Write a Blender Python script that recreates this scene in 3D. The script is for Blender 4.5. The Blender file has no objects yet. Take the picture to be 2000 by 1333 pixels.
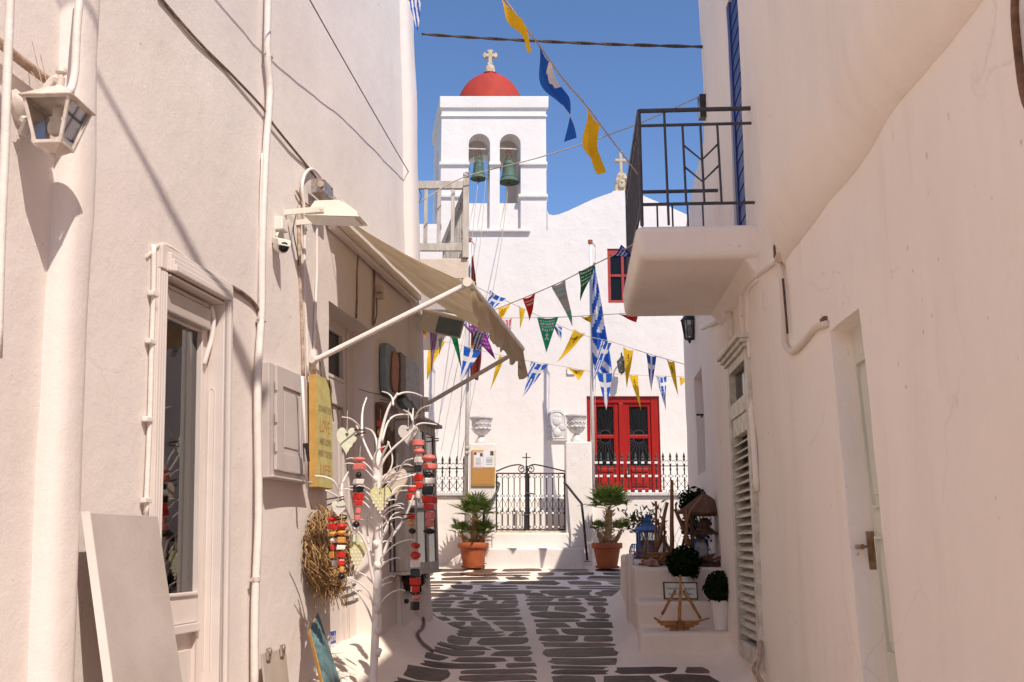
import bpy, bmesh, math, random
from mathutils import Vector, Matrix, noise
V = Vector
rnd = random.Random(7)
sc = bpy.context.scene
COL = sc.collection

# ------------------------------------------------------------------ camera
EYE = V((0, 0, 1.6)); PITCH = math.radians(11.5); F = 1944.4
cam_d = bpy.data.cameras.new('camera'); cam = bpy.data.objects.new('camera', cam_d); COL.objects.link(cam)
cam.location = EYE; cam.rotation_euler = (math.pi/2 + PITCH, 0, 0)
cam_d.sensor_width = 36; cam_d.lens = 36*F/2000; cam_d.clip_end = 2000; cam_d.clip_start = .05
sc.camera = cam

# ------------------------------------------------------------------ light
SUN = V((.289, -.547, .76)).normalized()
SUN_EL = math.asin(SUN.z); SUN_AZ = math.atan2(SUN.x, SUN.y)
w = bpy.data.worlds.new('World'); sc.world = w; w.use_nodes = True
wn = w.node_tree.nodes; wl = w.node_tree.links
sky = wn.new('ShaderNodeTexSky'); sky.sky_type = 'NISHITA'; sky.sun_disc = False
sky.sun_elevation = SUN_EL; sky.sun_rotation = SUN_AZ
sky.air_density = .85; sky.dust_density = .0; sky.ozone_density = 6.0; sky.altitude = 1200
bgn = wn['Background']; bgn.inputs['Strength'].default_value = .134
wl.new(sky.outputs[0], bgn.inputs['Color'])
sd = bpy.data.lights.new('sun', 'SUN'); sd.energy = 3.25; sd.angle = math.radians(.55); sd.color = (1, .905, .80)
so = bpy.data.objects.new('sun', sd); COL.objects.link(so)
so.rotation_euler = SUN.to_track_quat('Z', 'Y').to_euler(); so.location = (3, -8, 14)
sc.view_settings.view_transform = 'Standard'; sc.view_settings.look = 'None'
sc.view_settings.gamma = 1; sc.view_settings.use_curve_mapping = False
sc.view_settings.exposure = .55
sc.render.engine = 'CYCLES'
cy = sc.cycles
cy.use_denoising = True; cy.max_bounces = 10; cy.diffuse_bounces = 8; cy.glossy_bounces = 3
cy.transmission_bounces = 4; cy.transparent_max_bounces = 8
cy.sample_clamp_indirect = 6; cy.caustics_reflective = False; cy.caustics_refractive = False

# ------------------------------------------------------------------ geometry of the place
RGT = V((1, 0, 0)); FWD = V((0, math.cos(PITCH), math.sin(PITCH))); UPV = V((0, -math.sin(PITCH), math.cos(PITCH)))
def ray(x, y): return RGT*((x-1000)/F) + UPV*((666.5-y)/F) + FWD
def P(x, y, Y):                    # the point at depth Y that the photograph shows at (x, y)
    d = ray(x, y); return EYE + d*(Y/d.y)
def on_plane(x, y, p0, n):
    d = ray(x, y); return EYE + d*((p0-EYE).dot(n)/d.dot(n))
nL = V((1, -.165, .045)).normalized(); nR = V((-1, .06, 0)).normalized()
eLy = V((.165, 1, 0)).normalized(); eLz = nL.cross(eLy).normalized()
if eLz.z < 0: eLz = -eLz
eRy = V((.06, 1, 0)).normalized(); eRz = V((0, 0, 1))
def L(Y, z, out=0): return V((-2.5+.165*Y-.045*(z-1.6), Y, z)) + nL*out
def Rw(Y, z, out=0): return V((1.3+.06*Y, Y, z)) + nR*out
def LP(x, y, out=0): return on_plane(x, y, V((-2.5, 0, 1.6))+nL*out, nL)
def RP(x, y, out=0): return on_plane(x, y, V((1.3, 0, 1.6))+nR*out, nR)
def g(Y): return .078*min(Y, 16.5) if Y > 0 else 0.02*Y
def sstep(a, b, x):
    t = min(1, max(0, (x-a)/(b-a))); return t*t*(3-2*t)
def nz(p, s, a): return a*noise.noise(V(p)*s)

# ------------------------------------------------------------------ materials
MT = {}
def newmat(name):
    m = bpy.data.materials.new(name); m.use_nodes = True
    nt = m.node_tree; b = nt.nodes['Principled BSDF']
    return m, nt, b
def mixcol(nt, fac, a, b):
    n = nt.nodes.new('ShaderNodeMix'); n.data_type = 'RGBA'
    for s, val in ((n.inputs[0], fac), (n.inputs[6], a), (n.inputs[7], b)):
        if hasattr(val, 'is_linked'): nt.links.new(val, s)
        else: s.default_value = val if not isinstance(val, tuple) or len(val) == 4 else (*val, 1)
    return n.outputs[2]
def noise_out(nt, scale, detail=4, rough=.55, stretch=None, lo=None, hi=None):
    geo = nt.nodes.new('ShaderNodeNewGeometry'); src = geo.outputs['Position']
    if stretch:
        mp = nt.nodes.new('ShaderNodeMapping'); mp.inputs['Scale'].default_value = stretch
        nt.links.new(src, mp.inputs['Vector']); src = mp.outputs[0]
    n = nt.nodes.new('ShaderNodeTexNoise'); n.inputs['Scale'].default_value = scale
    n.inputs['Detail'].default_value = detail; n.inputs['Roughness'].default_value = rough
    nt.links.new(src, n.inputs['Vector']); o = n.outputs['Fac']
    if lo is not None:
        r = nt.nodes.new('ShaderNodeMapRange'); r.inputs[1].default_value = lo; r.inputs[2].default_value = hi
        nt.links.new(o, r.inputs[0]); o = r.outputs[0]
    return o
def bump(nt, b, h, strength, dist, prev=None):
    n = nt.nodes.new('ShaderNodeBump'); n.inputs['Strength'].default_value = strength; n.inputs['Distance'].default_value = dist
    nt.links.new(h, n.inputs['Height'])
    if prev: nt.links.new(prev, n.inputs['Normal'])
    nt.links.new(n.outputs[0], b.inputs['Normal']); return n.outputs[0]
def sc3(c, k): return tuple(max(0, x*k) for x in c)
def plaster(name, col, stain=(.52, .42, .34), amt=.35, bs=.35):
    m, nt, b = newmat(name)
    c = mixcol(nt, noise_out(nt, 1.1, 5, .6, (1, 1, .35), .42, .78), col, tuple(x*(1-amt*.55)+y*amt*.35 for x, y in zip(col, stain)))
    n2 = nt.nodes.new('ShaderNodeMath'); n2.operation = 'MULTIPLY'; n2.inputs[1].default_value = amt
    nt.links.new(noise_out(nt, 3.2, 8, .7, (1, 1, .18), .56, .82), n2.inputs[0])
    c = mixcol(nt, n2.outputs[0], c, stain)
    n3 = nt.nodes.new('ShaderNodeMath'); n3.operation = 'MULTIPLY'; n3.inputs[1].default_value = .5
    nt.links.new(noise_out(nt, 16, 2, .5, None, .73, .80), n3.inputs[0])
    c = mixcol(nt, n3.outputs[0], c, sc3(stain, .6))
    vo = nt.nodes.new('ShaderNodeTexVoronoi'); vo.feature = 'DISTANCE_TO_EDGE'; vo.inputs['Scale'].default_value = .8       # hairline cracks
    ge = nt.nodes.new('ShaderNodeNewGeometry'); nw = nt.nodes.new('ShaderNodeTexNoise'); nw.inputs['Scale'].default_value = 2.2; nw.inputs['Detail'].default_value = 6
    va = nt.nodes.new('ShaderNodeVectorMath'); va.operation = 'MULTIPLY_ADD'; va.inputs[1].default_value = (.55, .55, .55)
    nt.links.new(ge.outputs['Position'], nw.inputs['Vector']); nt.links.new(nw.outputs['Color'], va.inputs[0]); nt.links.new(ge.outputs['Position'], va.inputs[2]); nt.links.new(va.outputs[0], vo.inputs['Vector'])
    mr = nt.nodes.new('ShaderNodeMapRange'); mr.inputs[1].default_value = .0; mr.inputs[2].default_value = .006; mr.inputs[3].default_value = .22; mr.inputs[4].default_value = 0
    nt.links.new(vo.outputs['Distance'], mr.inputs[0]); mm = nt.nodes.new('ShaderNodeMath'); mm.operation = 'MULTIPLY'
    nt.links.new(mr.outputs[0], mm.inputs[0]); nt.links.new(noise_out(nt, .9, 3, .6, None, .52, .62), mm.inputs[1])
    c = mixcol(nt, mm.outputs[0], c, sc3(stain, .7))
    nt.links.new(c, b.inputs['Base Color']); b.inputs['Roughness'].default_value = .9
    b.inputs['Specular IOR Level'].default_value = .15
    pv = bump(nt, b, noise_out(nt, 4.5, 5, .6), bs*.7, .04)
    bump(nt, b, noise_out(nt, 75, 6, .65), bs, .006, pv)
    MT[name] = m; return m
def mat(name, col, rough=.6, var=.18, scale=6, bs=0, bscale=60, metal=0, spec=.4, dark=None, stretch=None, lo=.35, hi=.75):
    m, nt, b = newmat(name)
    dk = dark or sc3(col, 1-var*2)
    c = mixcol(nt, noise_out(nt, scale, 5, .6, stretch, lo, hi), col, dk)
    nt.links.new(c, b.inputs['Base Color']); b.inputs['Roughness'].default_value = rough
    b.inputs['Metallic'].default_value = metal; b.inputs['Specular IOR Level'].default_value = spec
    if bs: bump(nt, b, noise_out(nt, bscale, 4, .6, stretch), bs, .01)
    MT[name] = m; return m
def thin(name, col, trans=.35, var=.08, scale=12, dark=None):       # cloth and leaves: light comes through
    m, nt, b = newmat(name)
    nt.nodes.remove(b); out = nt.nodes['Material Output']
    c = mixcol(nt, noise_out(nt, scale, 4, .6, None, .35, .75), col, dark or sc3(col, 1-var*2))
    d = nt.nodes.new('ShaderNodeBsdfDiffuse'); t = nt.nodes.new('ShaderNodeBsdfTranslucent'); mx = nt.nodes.new('ShaderNodeMixShader')
    nt.links.new(c, d.inputs[0]); nt.links.new(c, t.inputs[0]); mx.inputs[0].default_value = trans
    nt.links.new(d.outputs[0], mx.inputs[1]); nt.links.new(t.outputs[0], mx.inputs[2]); nt.links.new(mx.outputs[0], out.inputs[0])
    MT[name] = m; return m
def pane(name, tint=(.9, .95, .95), refl=.9, ior=2.1):
    m, nt, b = newmat(name); nt.nodes.remove(b); out = nt.nodes['Material Output']
    tr = nt.nodes.new('ShaderNodeBsdfTransparent'); tr.inputs[0].default_value = (*tint, 1)
    gl = nt.nodes.new('ShaderNodeBsdfGlossy'); gl.inputs['Roughness'].default_value = .03; gl.inputs[0].default_value = (refl, refl, refl, 1)
    fr = nt.nodes.new('ShaderNodeFresnel'); fr.inputs[0].default_value = ior
    mx = nt.nodes.new('ShaderNodeMixShader'); nt.links.new(fr.outputs[0], mx.inputs[0])
    nt.links.new(tr.outputs[0], mx.inputs[1]); nt.links.new(gl.outputs[0], mx.inputs[2]); nt.links.new(mx.outputs[0], out.inputs[0])
    MT[name] = m; return m

plaster('plaster_left', (.765, .69, .64), (.58, .47, .38), .30, .30)
plaster('plaster_right', (.90, .815, .735), (.62, .50, .38), .34, .32)
plaster('plaster_white', (.835, .765, .70), (.60, .53, .48), .30, .50)
plaster('plaster_old', (.76, .66, .56), (.40, .29, .20), .55, .5)
plaster('mortar', (.93, .80, .68), (.50, .37, .27), .30, .8)
plaster('plaster_far', (.88, .80, .75), (.66, .58, .53), .14, .22)
plaster('plaster_cove_shade', (.77, .67, .575), (.54, .43, .32), .5, .35)  # wall plaster with the overhang's shade put into its colour
plaster('plaster_cove_shade_pale', (.83, .73, .64), (.58, .47, .36), .5, .35)
plaster('plaster_step', (.88, .745, .62), (.55, .46, .40), .3, .35)
mat('ground_earth', (.30, .26, .22), .95, .2, 2)
def stone_mat():
    m, nt, b = newmat('slate')
    oi = nt.nodes.new('ShaderNodeObjectInfo')
    base = mixcol(nt, oi.outputs['Random'], (.075, .045, .029), (.25, .165, .115))
    c = mixcol(nt, noise_out(nt, 7, 9, .75, (1, 2.6, 1), .42, .66), base, (.060, .038, .027))
    c = mixcol(nt, noise_out(nt, 26, 7, .75, None, .58, .80), c, (.42, .35, .30))
    nt.links.new(c, b.inputs['Base Color']); b.inputs['Roughness'].default_value = .55; b.inputs['Specular IOR Level'].default_value = .35
    pv = bump(nt, b, noise_out(nt, 8, 8, .7, (1, 2.8, 1)), 1, .05)
    bump(nt, b, noise_out(nt, 70, 5, .6), .5, .006, pv)
    MT['slate'] = m
stone_mat()
mat('white_paint', (.80, .72, .66), .45, .05, 5, .1, 40)
mat('white_pipe', (.80, .73, .67), .5, .08, 14, .25, 60)
mat('old_pipe', (.58, .44, .34), .75, .3, 22, .6, 70, dark=(.24, .15, .10))
mat('cable_dark', (.10, .07, .055), .7, .3, 40)
mat('cable_wall', (.30, .22, .17), .8, .35, 25, .4, 90, dark=(.10, .06, .04))
mat('black_iron', (.022, .021, .022), .5, .2, 30, .2, 120, spec=.5)
mat('iron_blue', (.06, .065, .085), .5, .35, 18, .3, 90, dark=(.05, .03, .022))
mat('board_beige', (.50, .43, .39), .5, .2, 2.2, .2, 40, dark=(.39, .32, .28))
mat('plate_cream', (.50, .43, .36), .5, .1, 5)
mat('grey_paint', (.55, .48, .45), .42, .05, 3, .06, 30)
mat('door_paint', (.70, .62, .57), .38, .04, 4, .05, 40)
mat('blind_box', (.50, .43, .39), .5, .05, 4)
mat('sage_paint', (.66, .66, .565), .45, .06, 4, .1, 40)
mat('louvre_paint', (.72, .68, .58), .5, .12, 12, .2, 60, dark=(.42, .36, .28))
mat('blue_paint', (.035, .055, .22), .45, .15, 8, .1, 50)
mat('blue_bright', (.035, .13, .36), .4, .15, 14)
mat('red_paint', (.37, .011, .006), .33, .06, 4, .1, 30)
mat('red_window', (.42, .045, .035), .45, .1, 6)
mat('red_dome', (.44, .043, .024), .8, .16, 5, .5, 24, dark=(.33, .035, .022))
mat('dark_inside', (.020, .017, .016), .9, .1)
mat('room_wall', (.62, .54, .47), .9, .1)
mat('brass', (.42, .28, .18), .35, .3, 30, metal=.8, dark=(.2, .1, .06))
mat('verdigris', (.12, .19, .14), .75, .2, 16, .4, 60, metal=.3, dark=(.075, .11, .08))
mat('rust', (.24, .12, .07), .85, .3, 30, .4, 80)
mat('marble', (.74, .70, .66), .6, .1, 14, .5, 30, dark=(.52, .48, .45))
mat('limestone', (.66, .54, .38), .85, .2, 16, .6, 40, dark=(.38, .28, .18))
mat('old_wood', (.60, .57, .52), .8, .15, 18, .4, 50, dark=(.36, .30, .25), stretch=(1, 1, .25))
mat('terracotta', (.43, .108, .034), .72, .14, 7, .3, 50)
mat('soil', (.045, .03, .02), 1, .3, 30)
mat('cork', (.55, .27, .075), .9, .12, 90, .4, 160)
mat('paper', (.82, .79, .77), .8, .03)
mat('ink_faint', (.26, .22, .13), .8, .05)
mat('ink', (.10, .075, .07), .8, .05)
mat('ink_orange', (.60, .31, .09), .8, .1, 30)
mat('ink_pale', (.72, .72, .62), .8, .05)
mat('gold_wood', (.60, .36, .10), .7, .12, 12, .3, 50)
mat('canvas_yellow', (.58, .50, .20), .8, .12, 12, .3, 70, dark=(.44, .36, .13))
mat('teal_paint', (.11, .22, .23), .6, .3, 10, .3, 40, dark=(.05, .07, .07), stretch=(1, 1, .3))
mat('ochre_edge', (.62, .33, .08), .7, .25, 12, .3, 30)
mat('sign_bluegrey', (.20, .25, .27), .55, .12, 10)
mat('sign_orange', (.42, .15, .04), .6, .2, 25, .5, 60)
mat('sign_gilt', (.22, .14, .08), .5, .5, 40, .9, 60, dark=(.03, .015, .01))
mat('sign_marbled', (.46, .45, .44), .5, .3, 22, .6, 40, dark=(.22, .21, .21))
mat('wood_brown', (.16, .07, .03), .6, .25, 14, .3, 50, stretch=(1, 1, .25))
mat('wood_dark', (.085, .038, .02), .6, .25, 16, .3, 50)
mat('driftwood', (.30, .145, .06), .75, .25, 18, .5, 50, stretch=(1, 1, .3), dark=(.20, .085, .035))
mat('bamboo', (.52, .25, .075), .55, .2, 20, .3, 60, dark=(.25, .10, .03))
mat('straw', (.50, .32, .14), .8, .3, 20, dark=(.22, .11, .045))
mat('twig_dark', (.055, .03, .022), .8, .3, 30)
mat('twig_white', (.80, .74, .69), .5, .06, 12, .15, 60)
mat('cream_metal', (.80, .74, .62), .35, .05, 10)
mat('lamp_white', (.76, .68, .60), .5, .1, 14, .2, 60, dark=(.5, .41, .34))
mat('zinc', (.55, .50, .45), .4, .2, 30, metal=.6, dark=(.30, .2, .13))
mat('camera_white', (.78, .75, .66), .4, .03)
mat('lens_black', (.015, .013, .013), .15, .1, spec=.7)
mat('heart_green', (.66, .68, .50), .7, .08, 20, .2, 60)
mat('heart_olive', (.60, .57, .27), .65, .05, 10)
mat('heart_white', (.74, .68, .62), .7, .08, 14, .3, 40, stretch=(1, 1, 4))
mat('heart_cream', (.72, .60, .48), .7, .06, 14)
mat('bead_red', (.60, .03, .022), .25, .1, 6)
mat('bead_pink', (.74, .20, .17), .35, .1, 6)
mat('bead_black', (.015, .012, .012), .3, .1)
mat('bead_wood', (.72, .32, .07), .4, .1, 12)
mat('bead_cream', (.78, .72, .66), .4, .05)
mat('wire_pot', (.78, .72, .66), .5, .05)
mat('pole_white', (.80, .76, .70), .4, .08, 12)
mat('bank_blue', (.03, .06, .35), .5, .03)
mat('rope', (.55, .47, .40), .9, .2, 60)
mat('conduit_box', (.62, .52, .44), .6, .1, 20)
mat('shell_pink', (.45, .25, .20), .6, .4, 40, dark=(.12, .05, .04))
thin('awning_cloth', (.66, .53, .36), .22, .1, 3, dark=(.46, .34, .20))
thin('cloth_blue', (.03, .13, .53), .35); thin('cloth_white', (.80, .77, .78), .35)
thin('cloth_yellow', (.84, .52, .03), .4); thin('cloth_green', (.03, .42, .18), .35)
thin('cloth_emerald', (.012, .17, .05), .3); thin('cloth_red', (.62, .03, .02), .35)
thin('cloth_purple', (.27, .03, .27), .35); thin('cloth_grey', (.50, .46, .42), .3)
thin('cloth_maroon', (.30, .07, .06), .3); thin('cloth_navy', (.02, .045, .26), .3)
thin('cloth_ink', (.22, .13, .03), .2); thin('cloth_mauve', (.42, .30, .40), .35)
thin('cloth_orange', (.85, .25, .03), .4); thin('cloth_pink', (.85, .10, .12), .4); thin('cloth_teal', (.15, .42, .34), .3)
thin('palm_leaf', (.17, .22, .055), .25, .25, 20, dark=(.09, .125, .03))
thin('palm_tip', (.22, .22, .06), .25, .25, 20)
thin('leaf_dark', (.018, .032, .012), .2, .3, 30)
thin('leaf_olive', (.12, .14, .055), .25, .3, 30)
pane('shop_glass', (.85, .9, .89), .92, 2.6); pane('lamp_glass', (.96, .95, .92), .8, 1.35); pane('dark_glass', (.55, .62, .62), .8)
pane('cabinet_glass', (.7, .72, .7), .9)
mat('window_black', (.010, .012, .012), .12, .1, spec=.22)

# ------------------------------------------------------------------ mesh builder
class MB:
    def __init__(s): s.v = []; s.f = []; s.m = []
    def face(s, pts, m=0):
        i = len(s.v); s.v += [V(p) for p in pts]; s.f.append(tuple(range(i, i+len(pts)))); s.m.append(m)
    def hexa(s, p, m=0):           # p[0:4] bottom loop, p[4:8] top loop
        i = len(s.v); s.v += [V(q) for q in p]
        for q in ((0, 3, 2, 1), (4, 5, 6, 7), (0, 1, 5, 4), (1, 2, 6, 5), (2, 3, 7, 6), (3, 0, 4, 7)):
            s.f.append(tuple(i+k for k in q)); s.m.append(m)
    def fbox(s, fr, a, b, c, m=0):  # box in a frame (o, ex, ey, ez), ranges a, b, c
        o, ex, ey, ez = fr
        q = [o+ex*x+ey*y+ez*z for z in c for (x, y) in ((a[0], b[0]), (a[1], b[0]), (a[1], b[1]), (a[0], b[1]))]
        s.hexa(q, m)
    def box(s, a, b, c, m=0): s.fbox((V((0, 0, 0)), V((1, 0, 0)), V((0, 1, 0)), V((0, 0, 1))), a, b, c, m)
    def grid(s, rows, m=0, mf=None):
        i = len(s.v); nr = len(rows); nc = len(rows[0])
        for r in rows: s.v += [V(p) for p in r]
        for a in range(nr-1):
            for b in range(nc-1):
                s.f.append((i+a*nc+b, i+a*nc+b+1, i+(a+1)*nc+b+1, i+(a+1)*nc+b)); s.m.append(mf(a, b) if mf else m)
    def tube(s, pts, r, n=6, m=0, cap=True):
        pts = [V(p) for p in pts]; k = len(pts)
        rs = r if isinstance(r, (list, tuple)) else [r]*k
        t0 = (pts[1]-pts[0]).normalized()
        a = t0.orthogonal().normalized(); i = len(s.v); pt = t0
        for j, p in enumerate(pts):
            t = ((pts[min(j+1, k-1)]-pts[max(j-1, 0)])).normalized() if k > 1 else t0
            if t.length < 1e-6: t = pt
            a = (a - t*a.dot(t)); a = a.normalized() if a.length > 1e-6 else t.orthogonal().normalized()
            bb = t.cross(a); pt = t
            for q in range(n):
                an = 2*math.pi*q/n; s.v.append(p+(a*math.cos(an)+bb*math.sin(an))*rs[j])
        for j in range(k-1):
            for q in range(n):
                s.f.append((i+j*n+q, i+j*n+(q+1) % n, i+(j+1)*n+(q+1) % n, i+(j+1)*n+q)); s.m.append(m)
        if cap:
            s.f.append(tuple(i+q for q in range(n))[::-1]); s.m.append(m)
            s.f.append(tuple(i+(k-1)*n+q for q in range(n))); s.m.append(m)
    def lathe(s, c, prof, n=16, m=0, ax=None, sx=1, sy=1):
        c = V(c); i = len(s.v); k = len(prof)
        ez = (ax or V((0, 0, 1))).normalized()
        ex = ez.orthogonal().normalized() if abs(ez.z) < .99 else V((1, 0, 0)); ey = ez.cross(ex)
        for (r, z) in prof:
            for q in range(n):
                an = 2*math.pi*q/n; s.v.append(c+ez*z+ex*(r*math.cos(an)*sx)+ey*(r*math.sin(an)*sy))
        for j in range(k-1):
            for q in range(n):
                s.f.append((i+j*n+q, i+j*n+(q+1) % n, i+(j+1)*n+(q+1) % n, i+(j+1)*n+q)); s.m.append(m)
        s.f.append(tuple(i+q for q in range(n))[::-1]); s.m.append(m)
        s.f.append(tuple(i+(k-1)*n+q for q in range(n))); s.m.append(m)
    def prism(s, poly, o, ex, ey, en, d0, d1, m=0):   # polygon extruded from en*d0 to en*d1
        i = len(s.v); k = len(poly)
        for d in (d0, d1): s.v += [o+ex*x+ey*y+en*d for x, y in poly]
        s.f.append(tuple(i+j for j in range(k))[::-1]); s.m.append(m)
        s.f.append(tuple(i+k+j for j in range(k))); s.m.append(m)
        for j in range(k):
            s.f.append((i+j, i+(j+1) % k, i+k+(j+1) % k, i+k+j)); s.m.append(m)
    def ball(s, c, r, n=8, m=0, sz=1):
        s.lathe(c, [(r*math.sin(math.pi*(j+.02)/(n*.96+.28)), -r*sz*math.cos(math.pi*(j+.02)/(n*.96+.28))) for j in range(n+1)], n+2, m)
    def islands(s):
        par = list(range(len(s.v)))
        def find(i):
            while par[i] != i: par[i] = par[par[i]]; i = par[i]
            return i
        for f in s.f:
            for k in f[1:]: par[find(k)] = find(f[0])
        out = {}
        for f, m in zip(s.f, s.m):
            q = out.setdefault(find(f[0]), (MB(), {})); mb, ix = q
            for k in f:
                if k not in ix: ix[k] = len(mb.v); mb.v.append(s.v[k])
            mb.f.append(tuple(ix[k] for k in f)); mb.m.append(m)
        return [q[0] for q in out.values()]
    def build_each(s, name, mats, parent=None, **kw):      # one object for each separate piece
        return [m.build(name, mats, parent, **kw) for m in s.islands()]
    def build(s, name, mats, parent=None, smooth=False, bevel=0, label=None, kind=None, seg=2):
        me = bpy.data.meshes.new(name); me.from_pydata([tuple(p) for p in s.v], [], s.f)
        if isinstance(mats, str): mats = [mats]
        for q in mats: me.materials.append(MT[q])
        if len(mats) > 1: me.polygons.foreach_set('material_index', s.m)
        me.update()
        bm = bmesh.new(); bm.from_mesh(me); bmesh.ops.recalc_face_normals(bm, faces=bm.faces); bm.to_mesh(me); bm.free()
        if smooth:
            me.polygons.foreach_set('use_smooth', [True]*len(me.polygons))
            if smooth != 'all': me.set_sharp_from_angle(angle=math.radians(38))
        o = bpy.data.objects.new(name, me); COL.objects.link(o)
        if parent is not None: attach(o, parent)
        if bevel:
            bmm = bm = bmesh.new(); bm.from_mesh(me); bmesh.ops.remove_doubles(bm, verts=bm.verts, dist=1e-5); bm.to_mesh(me); bm.free()
            md = o.modifiers.new('edge', 'BEVEL'); md.width = bevel; md.segments = seg; md.limit_method = 'ANGLE'; md.angle_limit = math.radians(40)
        if label: o['label'] = label
        if kind: o['kind'] = kind
        return o
def wloc(o):
    p = V(o.location)
    while o.parent: o = o.parent; p = p + V(o.location)
    return p
def attach(o, parent):
    o.parent = parent; o.location = V(o.location) - wloc(parent)
def thing(name, label, cat, loc=(0, 0, 0), group=None):
    o = bpy.data.objects.new(name, None); o.empty_display_size = .1; COL.objects.link(o); o.location = loc
    return tag(o, label, cat, group)
def tag(o, label, cat, group=None):
    o['label'] = label; o['category'] = cat
    if group: o['group'] = group
    return o
def copy_tree(o, loc, label=None):
    c = o.copy(); COL.objects.link(c); c.location = loc
    if label: c['label'] = label
    for ch in list(o.children):
        d = ch.copy(); COL.objects.link(d); d.parent = c
        for q in list(ch.children):
            e = q.copy(); COL.objects.link(e); e.parent = d
    return c
def spline(pts, n=6):
    pts = [V(p) for p in pts]; out = []
    q = [pts[0]*2-pts[1]] + pts + [pts[-1]*2-pts[-2]]
    for i in range(1, len(q)-2):
        a, b, c, d = q[i-1:i+3]
        for k in range(n):
            t = k/n
            out.append(.5*((2*b)+(c-a)*t+(2*a-5*b+4*c-d)*t*t+(3*b-a-3*c+d)*t**3))
    return out+[pts[-1]]
def sag(a, b, s, n=14):
    a, b = V(a), V(b); return [a.lerp(b, i/n)-V((0, 0, 4*s*(i/n)*(1-i/n))) for i in range(n+1)]
def text_mb(mb, txt, o, ex, ey, en, size, m=0, width=None, d=.0015):
    cu = bpy.data.curves.new('t', 'FONT'); cu.body = txt; cu.size = size; cu.align_x = 'CENTER'; cu.align_y = 'CENTER'; cu.resolution_u = 2
    ob = bpy.data.objects.new('t', cu); COL.objects.link(ob)
    dg = bpy.context.evaluated_depsgraph_get(); me = bpy.data.meshes.new_from_object(ob.evaluated_get(dg))
    xs = [v.co.x for v in me.vertices] or [0]; k = width/(max(xs)-min(xs)) if width else 1
    i = len(mb.v)
    mb.v += [o+ex*(v.co.x*k)+ey*v.co.y+en*d for v in me.vertices]
    for p in me.polygons: mb.f.append(tuple(i+j for j in p.vertices)); mb.m.append(m)
    bpy.data.objects.remove(ob); bpy.data.curves.remove(cu); bpy.data.meshes.remove(me)
def sheet(fn, u, v, holes, step=.15, amp=.0, lines=()):
    """A wall as a grid of quads fn(u, v, out) with openings and their reveals; holes: (u0, u1, v0, v1, depth)."""
    mb = MB()
    us = {u[0], u[1]}; vs = {v[0], v[1], *lines}
    for h in holes: us |= {h[0], h[1]}; vs |= {h[2], h[3]}
    def fill(s):
        s = sorted(x for x in s); r = []
        for a, b in zip(s, s[1:]):
            n = max(1, int(math.ceil((b-a)/step))); r += [a+(b-a)*k/n for k in range(n)]
        return r+[s[-1]]
    U_, V_ = fill(us), fill(vs); idx = {}
    def pt(a, b, out=0):
        q = fn(a, b, 0); return fn(a, b, out+(nz(q, .9, amp)+nz(q, 3.1, amp*.35) if amp else 0))
    def vid(i, j):
        if (i, j) not in idx: idx[i, j] = len(mb.v); mb.v.append(pt(U_[i], V_[j]))
        return idx[i, j]
    for i in range(len(U_)-1):
        for j in range(len(V_)-1):
            cu, cv = (U_[i]+U_[i+1])/2, (V_[j]+V_[j+1])/2
            if any(h[0] < cu < h[1] and h[2] < cv < h[3] for h in holes): continue
            mb.f.append((vid(i, j), vid(i+1, j), vid(i+1, j+1), vid(i, j+1))); mb.m.append(0)
    for h in holes:
        hu = [x for x in U_ if h[0]-1e-6 <= x <= h[1]+1e-6]; hv = [x for x in V_ if h[2]-1e-6 <= x <= h[3]+1e-6]
        for ring in ([(x, h[2]) for x in hu], [(x, h[3]) for x in hu], [(h[0], y) for y in hv], [(h[1], y) for y in hv]):
            mb.grid([[pt(a, b, 0) for a, b in ring], [pt(a, b, -.02) for a, b in ring], [fn(a, b, -h[4]) for a, b in ring]])
    return mb

# ================================================================== GROUND AND STREET
mb = MB(); mb.box((-300, 300), (-300, 300), (-1.6, -.9)); gr = mb.build('ground', 'ground_earth', kind='structure')
BLK = [(8.55, 1.06), (12.2, 1.30)]                       # street side of the stepped block
def blkx(Y): return BLK[0][1]+(BLK[1][1]-BLK[0][1])*(Y-BLK[0][0])/(BLK[1][0]-BLK[0][0])
def lbase(Y): return L(min(Y, 9.9), g(Y)).x
def hgt(x, Y):
    h = g(Y)
    if Y < 11:
        d = x-lbase(Y); dy = max(0, Y-9.95); d = math.hypot(max(0, d), dy*1.4)
        wv = sstep(5.8, 7.2, Y); ww = .30+.28*wv*(1-.45*sstep(8.6, 10, Y))
        h += (.05+.17*wv)*max(0, 1-d/ww)**2
    if Y < 8.7:
        d = (1.3+.06*Y)-x; h += .07*max(0, 1-max(0, d)/.22)**2
    if 8.3 < Y < 12.6:
        d = blkx(Y)-x; f = sstep(8.3, 8.9, Y)*(1-sstep(12.1, 12.6, Y))
        h += .13*f*max(0, 1-max(0, d)/.17)**1.4
    return h+nz((x, Y, 0), 1.6, .012)
mb = MB(); rows = []
ys = [-8+1.0*i for i in range(12)]+[4+.12*i for i in range(118)]
for Y in ys: rows.append([(x, Y, hgt(x, Y)) for x in [-3.2+.1*k for k in range(72)]])
mb.grid(rows); street = mb.build('street', 'mortar', smooth='all', kind='structure')

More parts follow.
